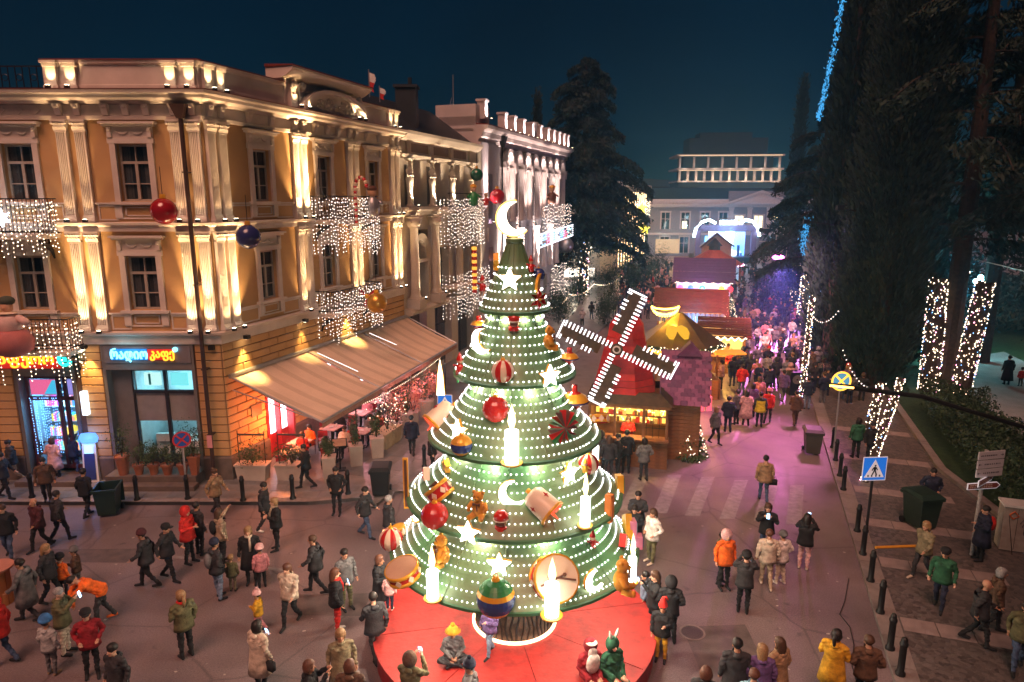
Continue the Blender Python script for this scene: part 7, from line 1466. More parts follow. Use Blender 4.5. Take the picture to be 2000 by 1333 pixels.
for k in range(4):
    mt = T(hub) @ RY(R(-(66+90*k)))                       # sail along local +x
    sl = MB().box(.15, 2.3, -.03, .03, -.04, .04).box(.6, 2.3, -.02, .02, -.04, .5).build('sail', M_dkwood, wr, M=mt)
    ru = MB()
    for i in range(13):
        x = .25+i*.16; ru.box(x, x+.05, -.07, -.035, -.18, .05)
        if x > .62 and i % 4 != 3: ru.box(x, x+.05, -.07, -.035, .42, .6)
    ru.box(2.28, 2.33, -.07, -.03, -.14, .6); q = ru.build('lit_rungs', G_rung, sl); q['kind'] = 'stuff'
# shingled hut behind it
sh_ = root('shingled_hut', 'wooden hut with steep purple shingle roof beside the windmill', 'kiosk', (6.35, 26.95, 0), R(-13)); boards(sh_, 0, 1.35, 0, 0, 2.55, M_wood); boards(sh_, 0, 2.2, 1.35, 0, 2.55, M_wood, ax='y'); MB().box(0, .04, 0, 2.2, 0, 2.55).box(0, 1.35, 2.16, 2.2, 0, 2.55).build('wall', M_wood, sh_)
shs = []
for r_ in range(13):
    for c_ in range(7):
        M_ = T((-.25+c_*.27+(r_ % 2)*.13, -.36+r_*.09, 2.46+r_*.15)) @ RX(R(-25)+rnd.uniform(-.05, .03)); k_ = rnd.randrange(3)
        if len(shs) < 3: shs.append(MB().box(0, .245, -.014, .014, 0, .2).build('shingle', [mat('purple shingle %d' % q, c, .6, var=.2, vs=5) for q, c in enumerate(((.2, .06, .15), (.13, .04, .11), (.26, .08, .18)))][len(shs)], sh_, M=M_))
        else: inst(shs[k_], 'shingle', sh_, M_)
MB().add([(-.3, -.27, 2.48), (1.7, -.27, 2.48), (1.7, .92, 4.48), (-.3, .92, 4.48), (1.7, 2.4, 2.48), (-.3, 2.4, 2.48)], [(0,1,2,3), (3,2,4,5), (1,4,2), (0,3,5)]).build('roof_deck', M_shing, sh_); MB().prism([(.35, 4.3), (.85, 4.85), (1.35, 4.3)], .55, 1.3).build('roof_dormer', M_shing, sh_)
# octagonal pavilion with smile sign
pv = root('octagonal_pavilion', 'brown octagonal market pavilion with lit garland eaves', 'pavilion', (9.3, 37.2, 0))
for k in range(8):
    a0, a1 = 2*math.pi*k/8+.39, 2*math.pi*(k+1)/8+.39; P0 = [(2.4*math.cos(a), 2.4*math.sin(a), 2.9) for a in (a0, a1)]
    MB().add(P0+[(.15*math.cos(a1), .15*math.sin(a1), 4.5), (.15*math.cos(a0), .15*math.sin(a0), 4.5)], [(0,1,2,3)]).build('roof_panel', mat('glossy brown roof', (.1, .06, .03), .28, var=.2), pv); MB().box(-.05, .05, -.05, .05, 0, 2.9).build('post', M_wood, pv, M=T((2.1*math.cos(a0), 2.1*math.sin(a0), 0)))
    ga = MB(); 
    for j in range(9): t = j/8; ga.ell((P0[0][0]*(1-t)+P0[1][0]*t, P0[0][1]*(1-t)+P0[1][1]*t, 2.82), (.14, .14, .12), 6, 4)
    ga.build('eave_garland', M_leaf2, pv); q = MB().octa([(P0[0][0]*(1-t)+P0[1][0]*t+rnd.gauss(0, .03)+.1*math.cos(a0), (P0[0][1]*(1-t)+P0[1][1]*t)*1.06, 2.82+rnd.gauss(0, .08)) for t in np.linspace(0, 1, 22)], .03).build('bulbs', G_warm, pv); q['kind'] = 'stuff'
boards(pv, -1.8, 1.8, -1.75, 0, 1.1, M_wood); boards(pv, -1.75, 1.75, 1.9, 0, 1.1, M_wood, ax='y'); MB().box(-1.6, 1.6, .8, .85, 1.1, 2.6).build('lit_back', glow('orange stall back', (1, .35, .03), 1.0, True), pv)
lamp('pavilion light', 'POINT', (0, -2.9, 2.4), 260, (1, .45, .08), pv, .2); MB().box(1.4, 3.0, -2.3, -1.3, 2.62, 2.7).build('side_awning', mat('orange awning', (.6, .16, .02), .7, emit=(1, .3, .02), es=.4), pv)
sm = root('smile_sign', 'yellow neon smile sign above the octagonal pavilion', 'neon sign', (8.45, 37.2, 4.75)); G_smile = glow('yellow neon', (1, .62, .06), 6, True)
MB().tube([(.75*math.cos(a), 0, .1+.45*math.sin(a)) for a in np.linspace(math.pi, 2*math.pi, 14)], .05, 6).tube([(.75*math.cos(a), 0, .12+.18*math.sin(a)) for a in np.linspace(math.pi, 2*math.pi, 14)], .05, 6).build('smile_tube', G_smile, sm); MB().octa([(.68*math.cos(a), -.05, .02+.42*math.sin(a)-.05) for a in np.linspace(3.3, 6.1, 15)], .06).build('smile_teeth', G_smile, sm)
MB().box(-.02, .02, 0, .04, -.9, -.3).build('sign_post', M_black, sm)
lamp('neon spill', 'POINT', (0, -.6, -.15), 170, (1, .6, .06), sm, .15)
o = root('roof_reflection', 'yellow double-lobed reflection of the smile sign, a glowing shape on the pavilion roof', 'neon sign', (8.75, 35.4, 3.72)); mt = RX(R(-52)); MB().prism([(0, .42), (.3, .5), (.55, .3), (.62, -.05), (.5, -.42), (.28, -.45), (.12, -.2), (0, .1), (-.12, -.2), (-.28, -.45), (-.5, -.42), (-.62, -.05), (-.55, .3), (-.3, .5)], -.03, .03).build('reflection_lobes', glow('amber neon reflection', (1, .5, .02), .42, True), o, False, mt)  # reflection of the smile sign in the glossy roof, made as an emissive plate
def hut(P, w_, d_, hw, hr, lab, mroof, rz, name='market_hut', mw=None, glowc=(1, .5, .12), es=.9):
    o = root(name, lab, 'kiosk', P, rz); mw = mw or M_wood
    boards(o, 0, w_, 0, 0, 1.1, mw); MB().box(0, .06, 0, d_, 0, hw).box(w_-.06, w_, 0, d_, 0, hw).box(0, w_, d_-.06, d_, 0, hw).build('wall', mw, o); MB().box(.1, w_-.1, d_*.5, d_*.52, 1.1, hw-.1).build('lit_back', glow('stall%d' % int(abs(P[0])*10), glowc, es, True), o)
    for x in (0, w_-.1): MB().box(x, x+.1, -.05, .05, 1.1, hw).build('post', mw, o)
    n = 9
    for s in (0, 1):
        for i in range(n):
            t0, t1 = i/n, (i+1)/n; y = lambda t: (-.4+t*(d_/2+.4)) if s == 0 else (d_+.4-t*(d_/2+.4)); z = lambda t: hw-.1+t*(hr-hw+.1)
            MB().add([(-.3, y(t0), z(t0)+.02), (w_+.3, y(t0), z(t0)+.02), (w_+.3, y(t1), z(t1)), (-.3, y(t1), z(t1))], [(0,1,2,3)]).build('roof_board', mroof, o)
    MB().prism([(0, hw), (d_/2, hr-.1), (d_, hw)], 0, .05, RZ(R(90)) @ T((0, -w_, 0))).prism([(0, hw), (d_/2, hr-.1), (d_, hw)], -.05, 0, RZ(R(90))).build('gable', mw, o); MB().box(-.05, w_+.05, -.3, .2, 1.1, 1.18).build('counter', mw, o)
    q = MB().octa([(t*w_, -.42, hw-.12+.09*math.sin(t*40)) for t in np.linspace(0, 1, 40)], .045).build('eave_bulbs', G_warm, o); q['kind'] = 'stuff'; return o
M_rroof = mat('red-brown roof', (.1, .022, .013), .5, var=.2); M_proof = mat('purple roof', (.09, .035, .13), .5, var=.12)
o = hut((10.4, 48.2, 0), 4.6, 3.2, 2.7, 4.3, 'red-roofed hut with striped metal awning and zigzag lights', M_rroof, R(-14)); src = None
for i in range(14):
    if src is None: src = MB().add([(0, -.3, 2.75), (.3, -.3, 2.75), (.3, -1.5, 2.3), (0, -1.5, 2.3), (.15, -.3, 2.82), (.15, -1.5, 2.37)], [(0,4,5,3), (4,1,2,5)]).build('awning_sheet', M_steel, o)
    else: inst(src, 'awning_sheet', o, T((i*.33, 0, 0)))
lamp('blue spill', 'POINT', (2.6, -1.0, 3.4), 120, (.05, .4, 1), o, .1); lamp('stall light', 'POINT', (2.3, -.9, 2.1), 260, (1, .45, .12), o, .2)
o = hut((16.2, 67.5, 0), 5.4, 3.4, 2.7, 4.9, 'purple-roofed hut with coloured balls along its front', M_proof, R(-15), glowc=(.8, .5, .9))
for i, (x, c) in enumerate(((.5, (1, .08, .25)), (2.6, (.02, .7, .45)), (4.4, (1, .75, .05)), (1.5, (.05, .15, .8)), (5.2, (.8, .03, .05)))): MB().ell((x, -.5, 2.1), .3, 10, 8).build('coloured_ball', glow('ball%d' % i, c, 1.6), o, True)
lamp('stall light', 'POINT', (2.6, -1.2, 2.0), 320, (.9, .6, .9), o, .2)
o = hut((11.8, 41.6, 0), 2.6, 2.0, 2.4, 3.4, 'small orange-lit stall right of the octagonal pavilion', M_rroof, R(-15)); lamp('stall light', 'POINT', (1.2, -.8, 1.9), 200, (1, .5, .1), o, .2)
rp = root('round_pavilion', 'round red-roofed pavilion with lantern top near the stage', 'pavilion', (25.2, 85.5, 0))
for k in range(12):
    a0, a1 = 2*math.pi*k/12, 2*math.pi*(k+1)/12; MB().add([(3.6*math.cos(a0), 3.6*math.sin(a0), 2.8), (3.6*math.cos(a1), 3.6*math.sin(a1), 2.8), (.7*math.cos(a1), .7*math.sin(a1), 4.5), (.7*math.cos(a0), .7*math.sin(a0), 4.5)], [(0,1,2,3)]).build('roof_panel', mat('ribbed red roof', (.35, .07, .03), .5, var=.15), rp)
    MB().box(-.06, .06, -.06, .06, 0, 2.8).build('post', M_wood, rp, M=T((3.3*math.cos(a0), 3.3*math.sin(a0), 0)))
MB().lathe([(.7, 4.5), (.7, 5.0), (1.0, 5.0), (.1, 5.9), (0, 5.9)], 10).build('lantern_top', M_dkroof, rp); MB().octa([(3.6*math.cos(a), 3.6*math.sin(a), 2.7) for a in np.linspace(0, 6.2, 30)], .09).build('eave_bulbs', G_pink, rp); lamp('pavilion light', 'POINT', (0, -4.2, 3), 260, (1, .5, .3), rp, .3)
# fir trees with lights along the stalls
for u, v, h_, r_, lab in ((1345, 892, 2.7, .85, 'fir tree with white lights beside the shingled hut'), (1408, 660, 3.0, .9, 'fir tree with warm lights beside the red-roofed hut'), (1425, 640, 2.8, .8, 'slender fir tree with warm lights behind the other one'), (1375, 770, 2.4, .55, 'narrow fir tree with red gifts between the stalls'), (1362, 740, 2.3, .4, 'narrow lit garland tree at the corner of the shingled hut')):
    fir(gz(u, v), h_, r_, lab)
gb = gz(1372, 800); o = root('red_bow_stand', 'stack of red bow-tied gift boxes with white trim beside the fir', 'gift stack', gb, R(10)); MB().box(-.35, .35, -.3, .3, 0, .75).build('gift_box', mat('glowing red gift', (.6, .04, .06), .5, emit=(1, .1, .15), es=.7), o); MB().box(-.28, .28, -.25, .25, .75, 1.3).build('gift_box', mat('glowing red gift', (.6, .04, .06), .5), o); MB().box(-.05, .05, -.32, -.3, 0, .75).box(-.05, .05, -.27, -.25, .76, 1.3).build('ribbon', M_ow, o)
# ------------------------------------------------------------------ stage
sg_ = root('concert_stage', 'open-air stage with bright screen and white-blue neon scrolls at the end of the street', 'stage', (31.2, 117, 0), R(-6))
MB().box(0, 10, -1, 7, 0, 1.1).build('stage_floor', M_black, sg_); MB().box(0, .8, 0, 1, 0, 6.2).box(9.2, 10, 0, 1, 0, 6.2).box(0, 10, 0, 1, 5.4, 6.4).build('portal', mat('stage portal', (.12, .06, .12), .7), sg_)
def scr():
    m = bpy.data.materials.new('screen'); m.use_nodes = True; t = m.node_tree; n = t.nodes; b = n['Principled BSDF']; tc = n.new('ShaderNodeTexCoord'); ns = n.new('ShaderNodeTexNoise'); ns.inputs['Scale'].default_value = .55; ns.inputs['Detail'].default_value = 1.5; cr = n.new('ShaderNodeValToRGB')
    e = cr.color_ramp.elements; e[0].position = .42; e[0].color = (.02, .12, .5, 1); e[1].position = .52; e[1].color = (.75, .95, 1, 1); t.links.new(tc.outputs['Object'], ns.inputs['Vector']); t.links.new(ns.outputs['Fac'], cr.inputs[0]); t.links.new(cr.outputs[0], b.inputs['Emission Color']); b.inputs['Emission Strength'].default_value = 2.6; return m
MB().box(2.6, 8.8, 3, 3.1, 1.0, 5.2).build('led_screen', scr(), sg_)
G_ns = glow('stage neon', (.65, .93, 1), 9, True)
for pts in ([(-.4, 4.4), (-.1, 5.8), (.8, 6.9), (2.0, 7.3), (3.1, 6.7)], [(10.4, 4.6), (10.0, 6.0), (9.2, 7.0), (8.0, 7.3), (7.0, 6.7)]): MB().tube([(x, -.2, z) for x, z in pts], .22, 8).build('neon_scroll', G_ns, sg_, True)
MB().box(3.8, 6.6, -.3, -.1, 6.5, 7.2).build('neon_title', G_ns, sg_); MB().box(7.4, 7.8, 2.2, 2.5, 1.1, 2.9).box(5.0, 5.4, 2.2, 2.5, 1.1, 2.8).build('stage_performer_plinth', M_ob, sg_)
lamp('stage wash', 'POINT', (5, -3, 5.5), 1100, (.3, .68, 1), sg_, .5)
o = root('gabled_house_prop', 'tan gabled house front standing left of the stage screen', 'stage prop', (30.4, 110, 0), R(-8)); MB().prism([(0, 0), (0, 3.4), (2.2, 5.2), (4.6, 3.6), (4.6, 0), (3.6, 0), (3.6, 2.2), (1.6, 2.2), (1.6, 0)], 0, .3).build('house_front', mat('tan board', (.4, .2, .1), .7), o); MB().prism([(-.4, 3.2), (2.2, 5.5), (5.0, 3.4), (4.9, 3.2), (2.2, 5.1), (-.2, 3.0)], -.2, .5).build('gable_roof', M_rroof, o)
tw = root('truss_tower', 'slim truss tower carrying coloured stage lights right of the street', 'truss tower', (32.2, 84, 0)); 
for x, y in ((0, 0), (1.4, 0), (1.4, 1.4), (0, 1.4)): MB().tube([(x, y, 0), (x, y, 7.6)], .06, 6).build('truss_leg', M_steel, tw)
for i in range(6): MB().tube([(0, 0, i*1.25), (1.4, 0, (i+1)*1.25)], .03, 4).tube([(0, 0, i*1.25), (1.4, 0, i*1.25)], .03, 4).build('truss_brace', M_steel, tw)
MB().tube([(-2.2, 0, 7.2), (1.6, 0, 7.2)], .06, 6).tube([(-2.0, 0, 5.6), (1.6, 0, 5.6)], .06, 6).build('truss_bar', M_steel, tw)
G_mag = glow('magenta lens', (1, .12, .75), 12, True); G_red = glow('red lens', (1, .2, .12), 8)
for i, (x, z, m, lab) in enumerate(((-2.1, 6.9, G_red, 0), (-1.4, 6.6, glow('violet lens', (.9, .4, 1), 9), 0), (-1.1, 5.3, G_red, 0), (-.6, 6.2, glow('blue lens', (.3, .6, 1), 9), 0))): MB().lathe([(0, 0), (.22, 0), (.28, .4), (0, .42)], 10, M=T((x, -.1, z)) @ RX(R(70))).build('spotlight', M_black, tw); MB().ell((x, -.2, z-.05), (.2, .1, .14), 8, 6).build('lens', m, tw)
mg = root('magenta_floodlight', 'glaring magenta floodlight on a bracket above the crowd', 'floodlight', gy(1520, 503, 62)); MB().box(-.5, .5, .1, .5, -.25, .3).tube([(.4, .3, 0), (1.2, .5, 2.4)], .05, 6).build('housing', M_black, mg); MB().ell((0, 0, 0), (.55, .16, .22), 12, 8).build('lens', G_mag, mg, True); MB().tube([(1.2, .5, 2.4), (1.2, .5, -5.2)], .07, 6).build('mast', M_black, mg)
mp = mg.location
lamp('magenta beam', 'SPOT', (0, -.5, 0), 9000, (1, .2, .7), mg, .3, Vector((17, 48, 0))-mp, 36, .8)
fl = root('added_floodlight', 'added magenta floodlight hidden in the branches to colour the zebra crossing purple', 'floodlight', (16.6, 35.2, 10.2)); MB().box(-.16, .16, -.1, .15, -.12, .12).tube([(.1, .1, 0), (1.6, 1.6, -.2)], .04, 6).build('housing', M_black, fl); MB().box(-.1, .1, -.13, -.1, -.08, .08).build('lens', M_black, fl)  # unseen source, added to throw a purple pool on the crossing
lamp('magenta beam', 'SPOT', (0, -.3, -.2), 7000, (1, .26, .62), fl, .9, Vector((9.8, 29.5, 0))-Vector((16.6, 35.2, 10.2)), 50, 1.0)
lamp('violet beam', 'SPOT', (0, -.5, .1), 9000, (.7, .25, 1), mg, .3, Vector((21.5, 50, 0))-mp, 40, .8)
# dark speaker boxes in the crowd
for u, v, lab in ((1550, 770, 'dark tall speaker box standing in the street'), (1605, 760, 'second dark speaker box right of the first')):
    p = gz(u, v); o = root('speaker_box', lab, 'loudspeaker', p); MB().box(-.35, .35, -.3, .3, 0, 1.3).build('cabinet', M_black, o); MB().lathe([(.05, 0), (.24, .02), (.26, .0)], 12, M=T((0, -.31, .9)) @ RX(R(90))).build('speaker_cone', M_grey, o)
# ------------------------------------------------------------------ the crowd
AVOID += [(7.0, 12.3, 34.6, 44), (10, 15.5, 47, 52.5), (15.8, 22.2, 66, 72), (21.5, 28.9, 82, 89.2)]
crowd(zone1, 112, 'in mid-street', 'crowd in mid-street', 21, (585, 765), mind=.62)
crowd(zone2, 46, 'by the garland trunks', 'crowd beside the garland trunks', 22, (592, 800), mind=.7)
crowd(zone3, 30, 'near the purple stall', 'far crowd near the purple stall', 23, (532, 585), mind=.7)
crowd(zone4, 22, 'left of the stalls', 'crowd left of the stalls', 24, (550, 640), mind=.7)
fc = MB(); g = random.Random(5); cm = [cl(c) for c in ('black', 'charcoal', 'navy', 'grey', 'lpink', 'maroon')] + [SKINS[0]]
for i in range(1420):
    v = g.uniform(502, 560); a_ = ln(v, 1330, 1535, 1455, 1545, 502, 560); u = g.uniform(a_[0] if v > 520 else 1300, a_[1])
    if i > 780: v = g.uniform(556, 700); u = zone1(v, g) if i % 3 else zone2(v, g)
    if i > 1250: v = g.uniform(528, 610); u = g.uniform(1210, 1335); p = gz(u, v)
    if any(a[0] < p.x < a[1] and a[2] < p.y < a[3] for a in AVOID) or p.y > 114: continue
    s = g.uniform(.92, 1.05); ya = g.uniform(0, 6.28); M_ = T(p) @ RZ(ya) @ S3(s, s, s); fc.cur = g.randrange(6); c2 = fc.cur
    fc.lathe([(.17, .78), (.2, .95), (.2, 1.2), (.24, 1.36), (.12, 1.46), (.06, 1.5)], 7, M=M_ @ S3(1.1, .72, 1)); fc.tube([M_ @ Vector(q) for q in ((.24, 0, 1.38), (.3, .03, 1.1), (.25, -.14, .95))], [.06, .055, .04], 5); fc.tube([M_ @ Vector(q) for q in ((-.24, 0, 1.38), (-.29, .03, 1.1), (-.2, -.18, 1.05))], [.06, .055, .04], 5)
    fc.cur = g.choice((0, 1, 2)); fc.tube([M_ @ Vector(q) for q in ((.09, 0, .82), (.1, -.05, .45), (.11, .03, .02))], [.09, .065, .05], 5); fc.tube([M_ @ Vector(q) for q in ((-.09, 0, .82), (-.1, .02, .45), (-.11, -.06, .02))], [.09, .065, .05], 5)
    fc.cur = 6; fc.ell((0, -.02, 1.6), (.085, .09, .12), 7, 5, M=M_); fc.cur = g.choice((0, 0, 1, 5)); fc.ell((0, .025, 1.63), (.1, .095, .115), 7, 5, M=M_)
tag(fc.build('far_crowd', cm, None, True), 'distant mass of people in front of the stage', 'crowd', kind='stuff')

wrap((7.9, 75.9, 0), (8.0, 75.9, 6.5), .55, .45, 'cedar trunk wrapped in fairy lights beside the channelled wall', 240, br=.06)
for i, (a_, b_, lab) in enumerate((((1072, 600, 58), (1112, 575, 66), 'nearest drooping light garland along the left-hand shrubs'), ((1112, 575, 66), (1160, 555, 74), 'middle drooping light garland along the left-hand shrubs'), ((1160, 555, 74), (1215, 540, 84), 'farthest drooping light garland along the left-hand shrubs'))):
    swag(gy(*a_), gy(*b_), .5, lab, 26, .05, G_warm)
swag(Bw(3, 3.7, 2.5), Bw(13.5, 3.0, 2.5), .25, 'fairy light string along the awning front edge', 60, .02, G_warm)

f2_ = root('added_floodlight', 'added pink floodlight above the packed crowd, an unseen source', 'floodlight', (16.4, 38.6, 9.4)); MB().box(-.16, .16, -.1, .15, -.12, .12).tube([(.1, .1, 0), (1.8, .4, -.2)], .04, 6).build('housing', M_black, f2_)  # extra fixture with no known source, added to brighten the crowd
lamp('pink beam', 'SPOT', (-.1, .3, -.2), 9000, (1, .38, .5), f2_, .6, Vector((17.5, 50, 0))-Vector((16.4, 38.6, 9.4)), 80, 1.0)
for i, (x_, y_, r_, h_, lab) in enumerate(((36, 57, 5, 7, 'dark shrubbery behind the three-globed lamp'), (44, 54, 5, 8, 'dark shrubbery at the far right of the park'), (30, 62, 5, 7, 'dark shrubbery behind the two thick garland trunks'))): bush((x_, y_, 0), r_, h_, lab, 7000, M_leaf, .5, 'park_shrubbery')
# ------------------------------------------------------------------ street furniture
bm_ = MB().lathe([(.11, 0), (.11, .06), (.075, .1), (.075, .72), (.09, .74), (.09, .8), (.07, .82), (.07, .88), (.05, .93), (0, .95)], 14); bd = None
def bollard(P, lab, grp):
    global bd
    if bd is None: o = bm_.build('bollard', M_black, None, True); bd = o
    else: o = inst(bd, 'bollard', None)
    o.location = P; tag(o, lab, 'bollard', grp)
ordn = ['first', 'second', 'third', 'fourth', 'fifth', 'sixth', 'seventh', 'eighth', 'ninth', 'tenth', 'eleventh']
for i, (u, v) in enumerate(((1758, 1318), (1738, 1268), (1719, 1197), (1700, 1135), (1685, 1083), (1674, 1038), (1647, 957), (1640, 930), (1632, 900), (1626, 875))): bollard(gz(u, v, .12), 'black bollard along the right kerb, %s counting from the bottom edge' % ordn[i], 'bollards along the right kerb')
for i, (u, v) in enumerate(((63, 972), (268, 977), (367, 975), (475, 978), (572, 975), (680, 965), (829, 912))): bollard(gz(u, v, .13), 'black bollard on the left pavement, %s counting from the left' % ordn[i], 'bollards on the left pavement')
def wheelie(P, lab, m, rz=0, open_=False, s=1.0):
    o = root('wheelie_bin', lab, 'bin', P, rz); MB().add([(-.27*s, -.32*s, .08), (.27*s, -.32*s, .08), (.27*s, .32*s, .08), (-.27*s, .32*s, .08), (-.34*s, -.4*s, 1.0*s), (.34*s, -.4*s, 1.0*s), (.34*s, .4*s, 1.0*s), (-.34*s, .4*s, 1.0*s)], [(0,3,2,1), (0,1,5,4), (1,2,6,5), (2,3,7,6), (3,0,4,7)]).build('bin_body', m, o)
    MB().box(-.38*s, .38*s, -.44*s, -.4*s, .94*s, 1.02*s).box(-.38*s, .38*s, .4*s, .46*s, .94*s, 1.02*s).box(-.38*s, -.34*s, -.4*s, .4*s, .94*s, 1.02*s).box(.34*s, .38*s, -.4*s, .4*s, .94*s, 1.02*s).build('bin_rim', m, o)
    if open_: MB().box(-.37*s, .37*s, .47*s, .51*s, .25*s, 1.0*s).build('bin_lid', m, o)
    else: MB().add([(-.39*s, -.46*s, 1.03*s), (.39*s, -.46*s, 1.03*s), (.39*s, .47*s, 1.05*s), (-.39*s, .47*s, 1.05*s), (-.3*s, -.3*s, 1.12*s), (.3*s, -.3*s, 1.12*s), (.3*s, .35*s, 1.13*s), (-.3*s, .35*s, 1.13*s)], [(4,5,6,7), (0,1,5,4), (1,2,6,5), (2,3,7,6), (3,0,4,7)]).build('bin_lid', m, o)
    for x in (-.3, .3): MB().lathe([(0, -.04), (.11, -.04), (.11, .04), (0, .04)], 12, M=T((x*s, .34*s, .11)) @ RY(R(90))).build('wheel', M_black, o)
M_bing = mat('dark green plastic', (.012, .03, .022), .45, var=.15); M_binb = mat('black plastic', (.01, .012, .012), .45)
wheelie(gz(215, 1003), 'open dark green wheelie bin at the left kerb', M_bing, R(15), True); wheelie(gz(745, 965, .13), 'black wheelie bin with pale lid left of the giant tree', M_binb, R(5)); wheelie(gz(1585, 885), 'grey-green wheelie bin on the right edge of the street', mat('grey green plastic', (.05, .05, .04), .5), R(-15)); wheelie(gz(1795, 1028, .12), 'dark green wheelie bin by the street worker on the right pavement', M_bing, R(10), False, 1.1)
# signs
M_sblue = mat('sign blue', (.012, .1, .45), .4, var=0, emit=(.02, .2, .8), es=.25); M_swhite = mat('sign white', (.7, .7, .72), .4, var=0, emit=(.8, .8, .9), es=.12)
def walker(mb, s):
    mb.ell((.02*s, 0, .3*s), (.05*s, .004, .05*s), 8, 5).prism([(-.06*s, .24*s), (.07*s, .23*s), (.06*s, .02*s), (-.05*s, .02*s)], -.004, .004).prism([(-.05*s, .04*s), (.02*s, .04*s), (-.1*s, -.22*s), (-.16*s, -.22*s)], -.004, .004).prism([(.0, .04*s), (.06*s, .04*s), (.15*s, -.2*s), (.08*s, -.22*s)], -.004, .004).prism([(-.06*s, .24*s), (-.02*s, .22*s), (-.13*s, .03*s), (-.17*s, .06*s)], -.004, .004).prism([(.03*s, .22*s), (.08*s, .22*s), (.17*s, .08*s), (.13*s, .05*s)], -.004, .004); return mb
def crossing_sign(P, h, s, lab, rz=0):
    o = root('crossing_sign', lab, 'traffic sign', P, rz); MB().tube([(0, 0, 0), (0, 0, h+.3)], .04, 8).build('post', M_black, o)
    MB().box(-s, s, -.05, -.04, h-s, h+s).build('sign_edge', M_swhite, o); MB().box(-s*.93, s*.93, -.056, -.051, h-s*.93, h+s*.93).build('sign_plate', M_sblue, o); MB().prism([(-s*.82, -s*.72), (s*.82, -s*.72), (0, s*.78)], -.062, -.057, T((0, 0, h))).build('sign_triangle', M_swhite, o)
    walker(MB(), s*1.55).build('sign_pedestrian', M_black, o, False, T((0, -.068, h-.2*s)))
    st_ = MB()
    for x in (-.5, -.2, .15, .45): st_.box(x*s-.05*s, x*s+.06*s, -.067, -.063, h-.66*s, h-.5*s)
    st_.build('sign_stripes', M_black, o)
crossing_sign(gz(1687, 1082, .12), 2.75, .37, 'blue pedestrian crossing sign on a tall black post at the right', R(4)); crossing_sign(gz(872, 905, .13), 2.6, .3, 'small blue pedestrian crossing sign behind the left of the giant tree', R(-8))
def nostop(P, h, r, lab, lit=False, rz=0):
    o = root('no_stopping_sign', lab, 'traffic sign', P, rz); rm = mat('sign red', (.5, .03, .03), .45, var=0) if not lit else mat('sign lit orange', (.7, .3, .04), .45, var=0, emit=(1, .5, .05), es=.8); bm2 = mat('sign dull blue', (.02, .08, .35), .45, var=0) if not lit else mat('sign lit blue', (.05, .15, .3), .45, var=0, emit=(.05, .2, .3), es=.6)  # lit copy: orange lamp glow put into the sign colours and emission
    MB().tube([(0, 0, 0), (0, 0, h+r)], .035, 8).build('post', M_steel, o); rt = T((0, -.05, h)) @ RX(R(90))
    MB().lathe([(0, 0), (r, 0), (r, .012), (0, .012)], 24, M=rt).build('sign_plate', bm2, o); MB().lathe([(r*.82, .013), (r, .013), (r, .02), (r*.82, .02)], 24, M=rt).build('sign_ring', rm, o)
    for a in (45, -45): MB().box(-r*.84, r*.84, -.078, -.072 if a > 0 else -.07, -r*.09, r*.09).build('sign_bar', rm, o, False, T((0, 0, h)) @ RY(R(a)))
nostop(gz(367, 975, .13), 2.25, .3, 'round no-stopping sign on a thin post by the cafe pots', rz=R(25)); nostop(gz(1628, 882, .12), 3.1, .42, 'round orange-lit no-stopping sign beside the lamp arm', True)
la = root('lamp_arm', 'dark curved street lamp arm with glowing orange tip reaching in from the right', 'street lamp', gz(2130, 990, .1)); e_ = gy(1618, 752, 17.5)-la.location; m_ = gy(1800, 775, 17.5)-la.location; r_2 = gy(2010, 838, 17.5)-la.location
MB().tube([(0, 0, 0), (0, 0, 3.2), tuple(r_2*.6+Vector((0, 0, 1.1))), tuple(r_2), tuple(m_), tuple(e_.lerp(m_, .25))], [.1, .09, .07, .06, .06, .07], 10).build('arm', M_black, la); MB().add([tuple(p) for p in (e_+Vector((0, -.1, .03)), e_+Vector((0, .12, .03)), e_.lerp(m_, .3)+Vector((0, .12, .06)), e_.lerp(m_, .3)+Vector((0, -.1, .06)))], [(0,1,2,3)]).build('luminaire_top', M_black, la)
MB().add([tuple(p) for p in (e_+Vector((-.02, -.11, -.02)), e_.lerp(m_, .25)+Vector((0, -.11, .0)), e_.lerp(m_, .25)+Vector((0, -.11, .05)), e_+Vector((-.02, -.11, .04)))], [(0,1,2,3)]).build('lit_tip', glow('orange tip', (1, .35, .06), 5), la)
dpst = root('direction_signpost', 'direction signpost with three grey panels and two brown arrows covered in stickers', 'signpost', gz(1897, 1085, .1), R(12)); MB().tube([(0, 0, 0), (0, 0, 3.35)], .055, 8).build('post', mat('stickered post', (.4, .39, .38), .6, vs=14, col2=(.2, .18, .18)), dpst)
M_pan = mat('grey sign panel', (.5, .5, .55), .4, var=.03); M_brn = mat('brown sign panel', (.2, .05, .03), .5, var=.05)
M_ink = mat('sign ink', (.08, .08, .1), .6, var=0)
for i, z in enumerate((3.22, 2.95, 2.68)):
    p_ = MB().box(-.35, .55, -.1, -.06, z-.12, z+.12).build('grey_panel', M_pan, dpst); mm = MB(); sx = .45 if i == 0 else -.27
    mm.box(sx-.05, sx+.05, -.104, -.101, z-.008, z+.008).prism([(sx+(.06 if i == 0 else -.06), z), (sx+(.01 if i == 0 else -.01), z+.04), (sx+(.01 if i == 0 else -.01), z-.04)], -.104, -.101)
    for k in range(9): mm.box((-.28 if i == 0 else -.12)+k*.065, (-.28 if i == 0 else -.12)+k*.065+rnd.uniform(.025, .05), -.104, -.101, z-.02, z+.02)
    mm.build('panel_print', M_ink, p_)
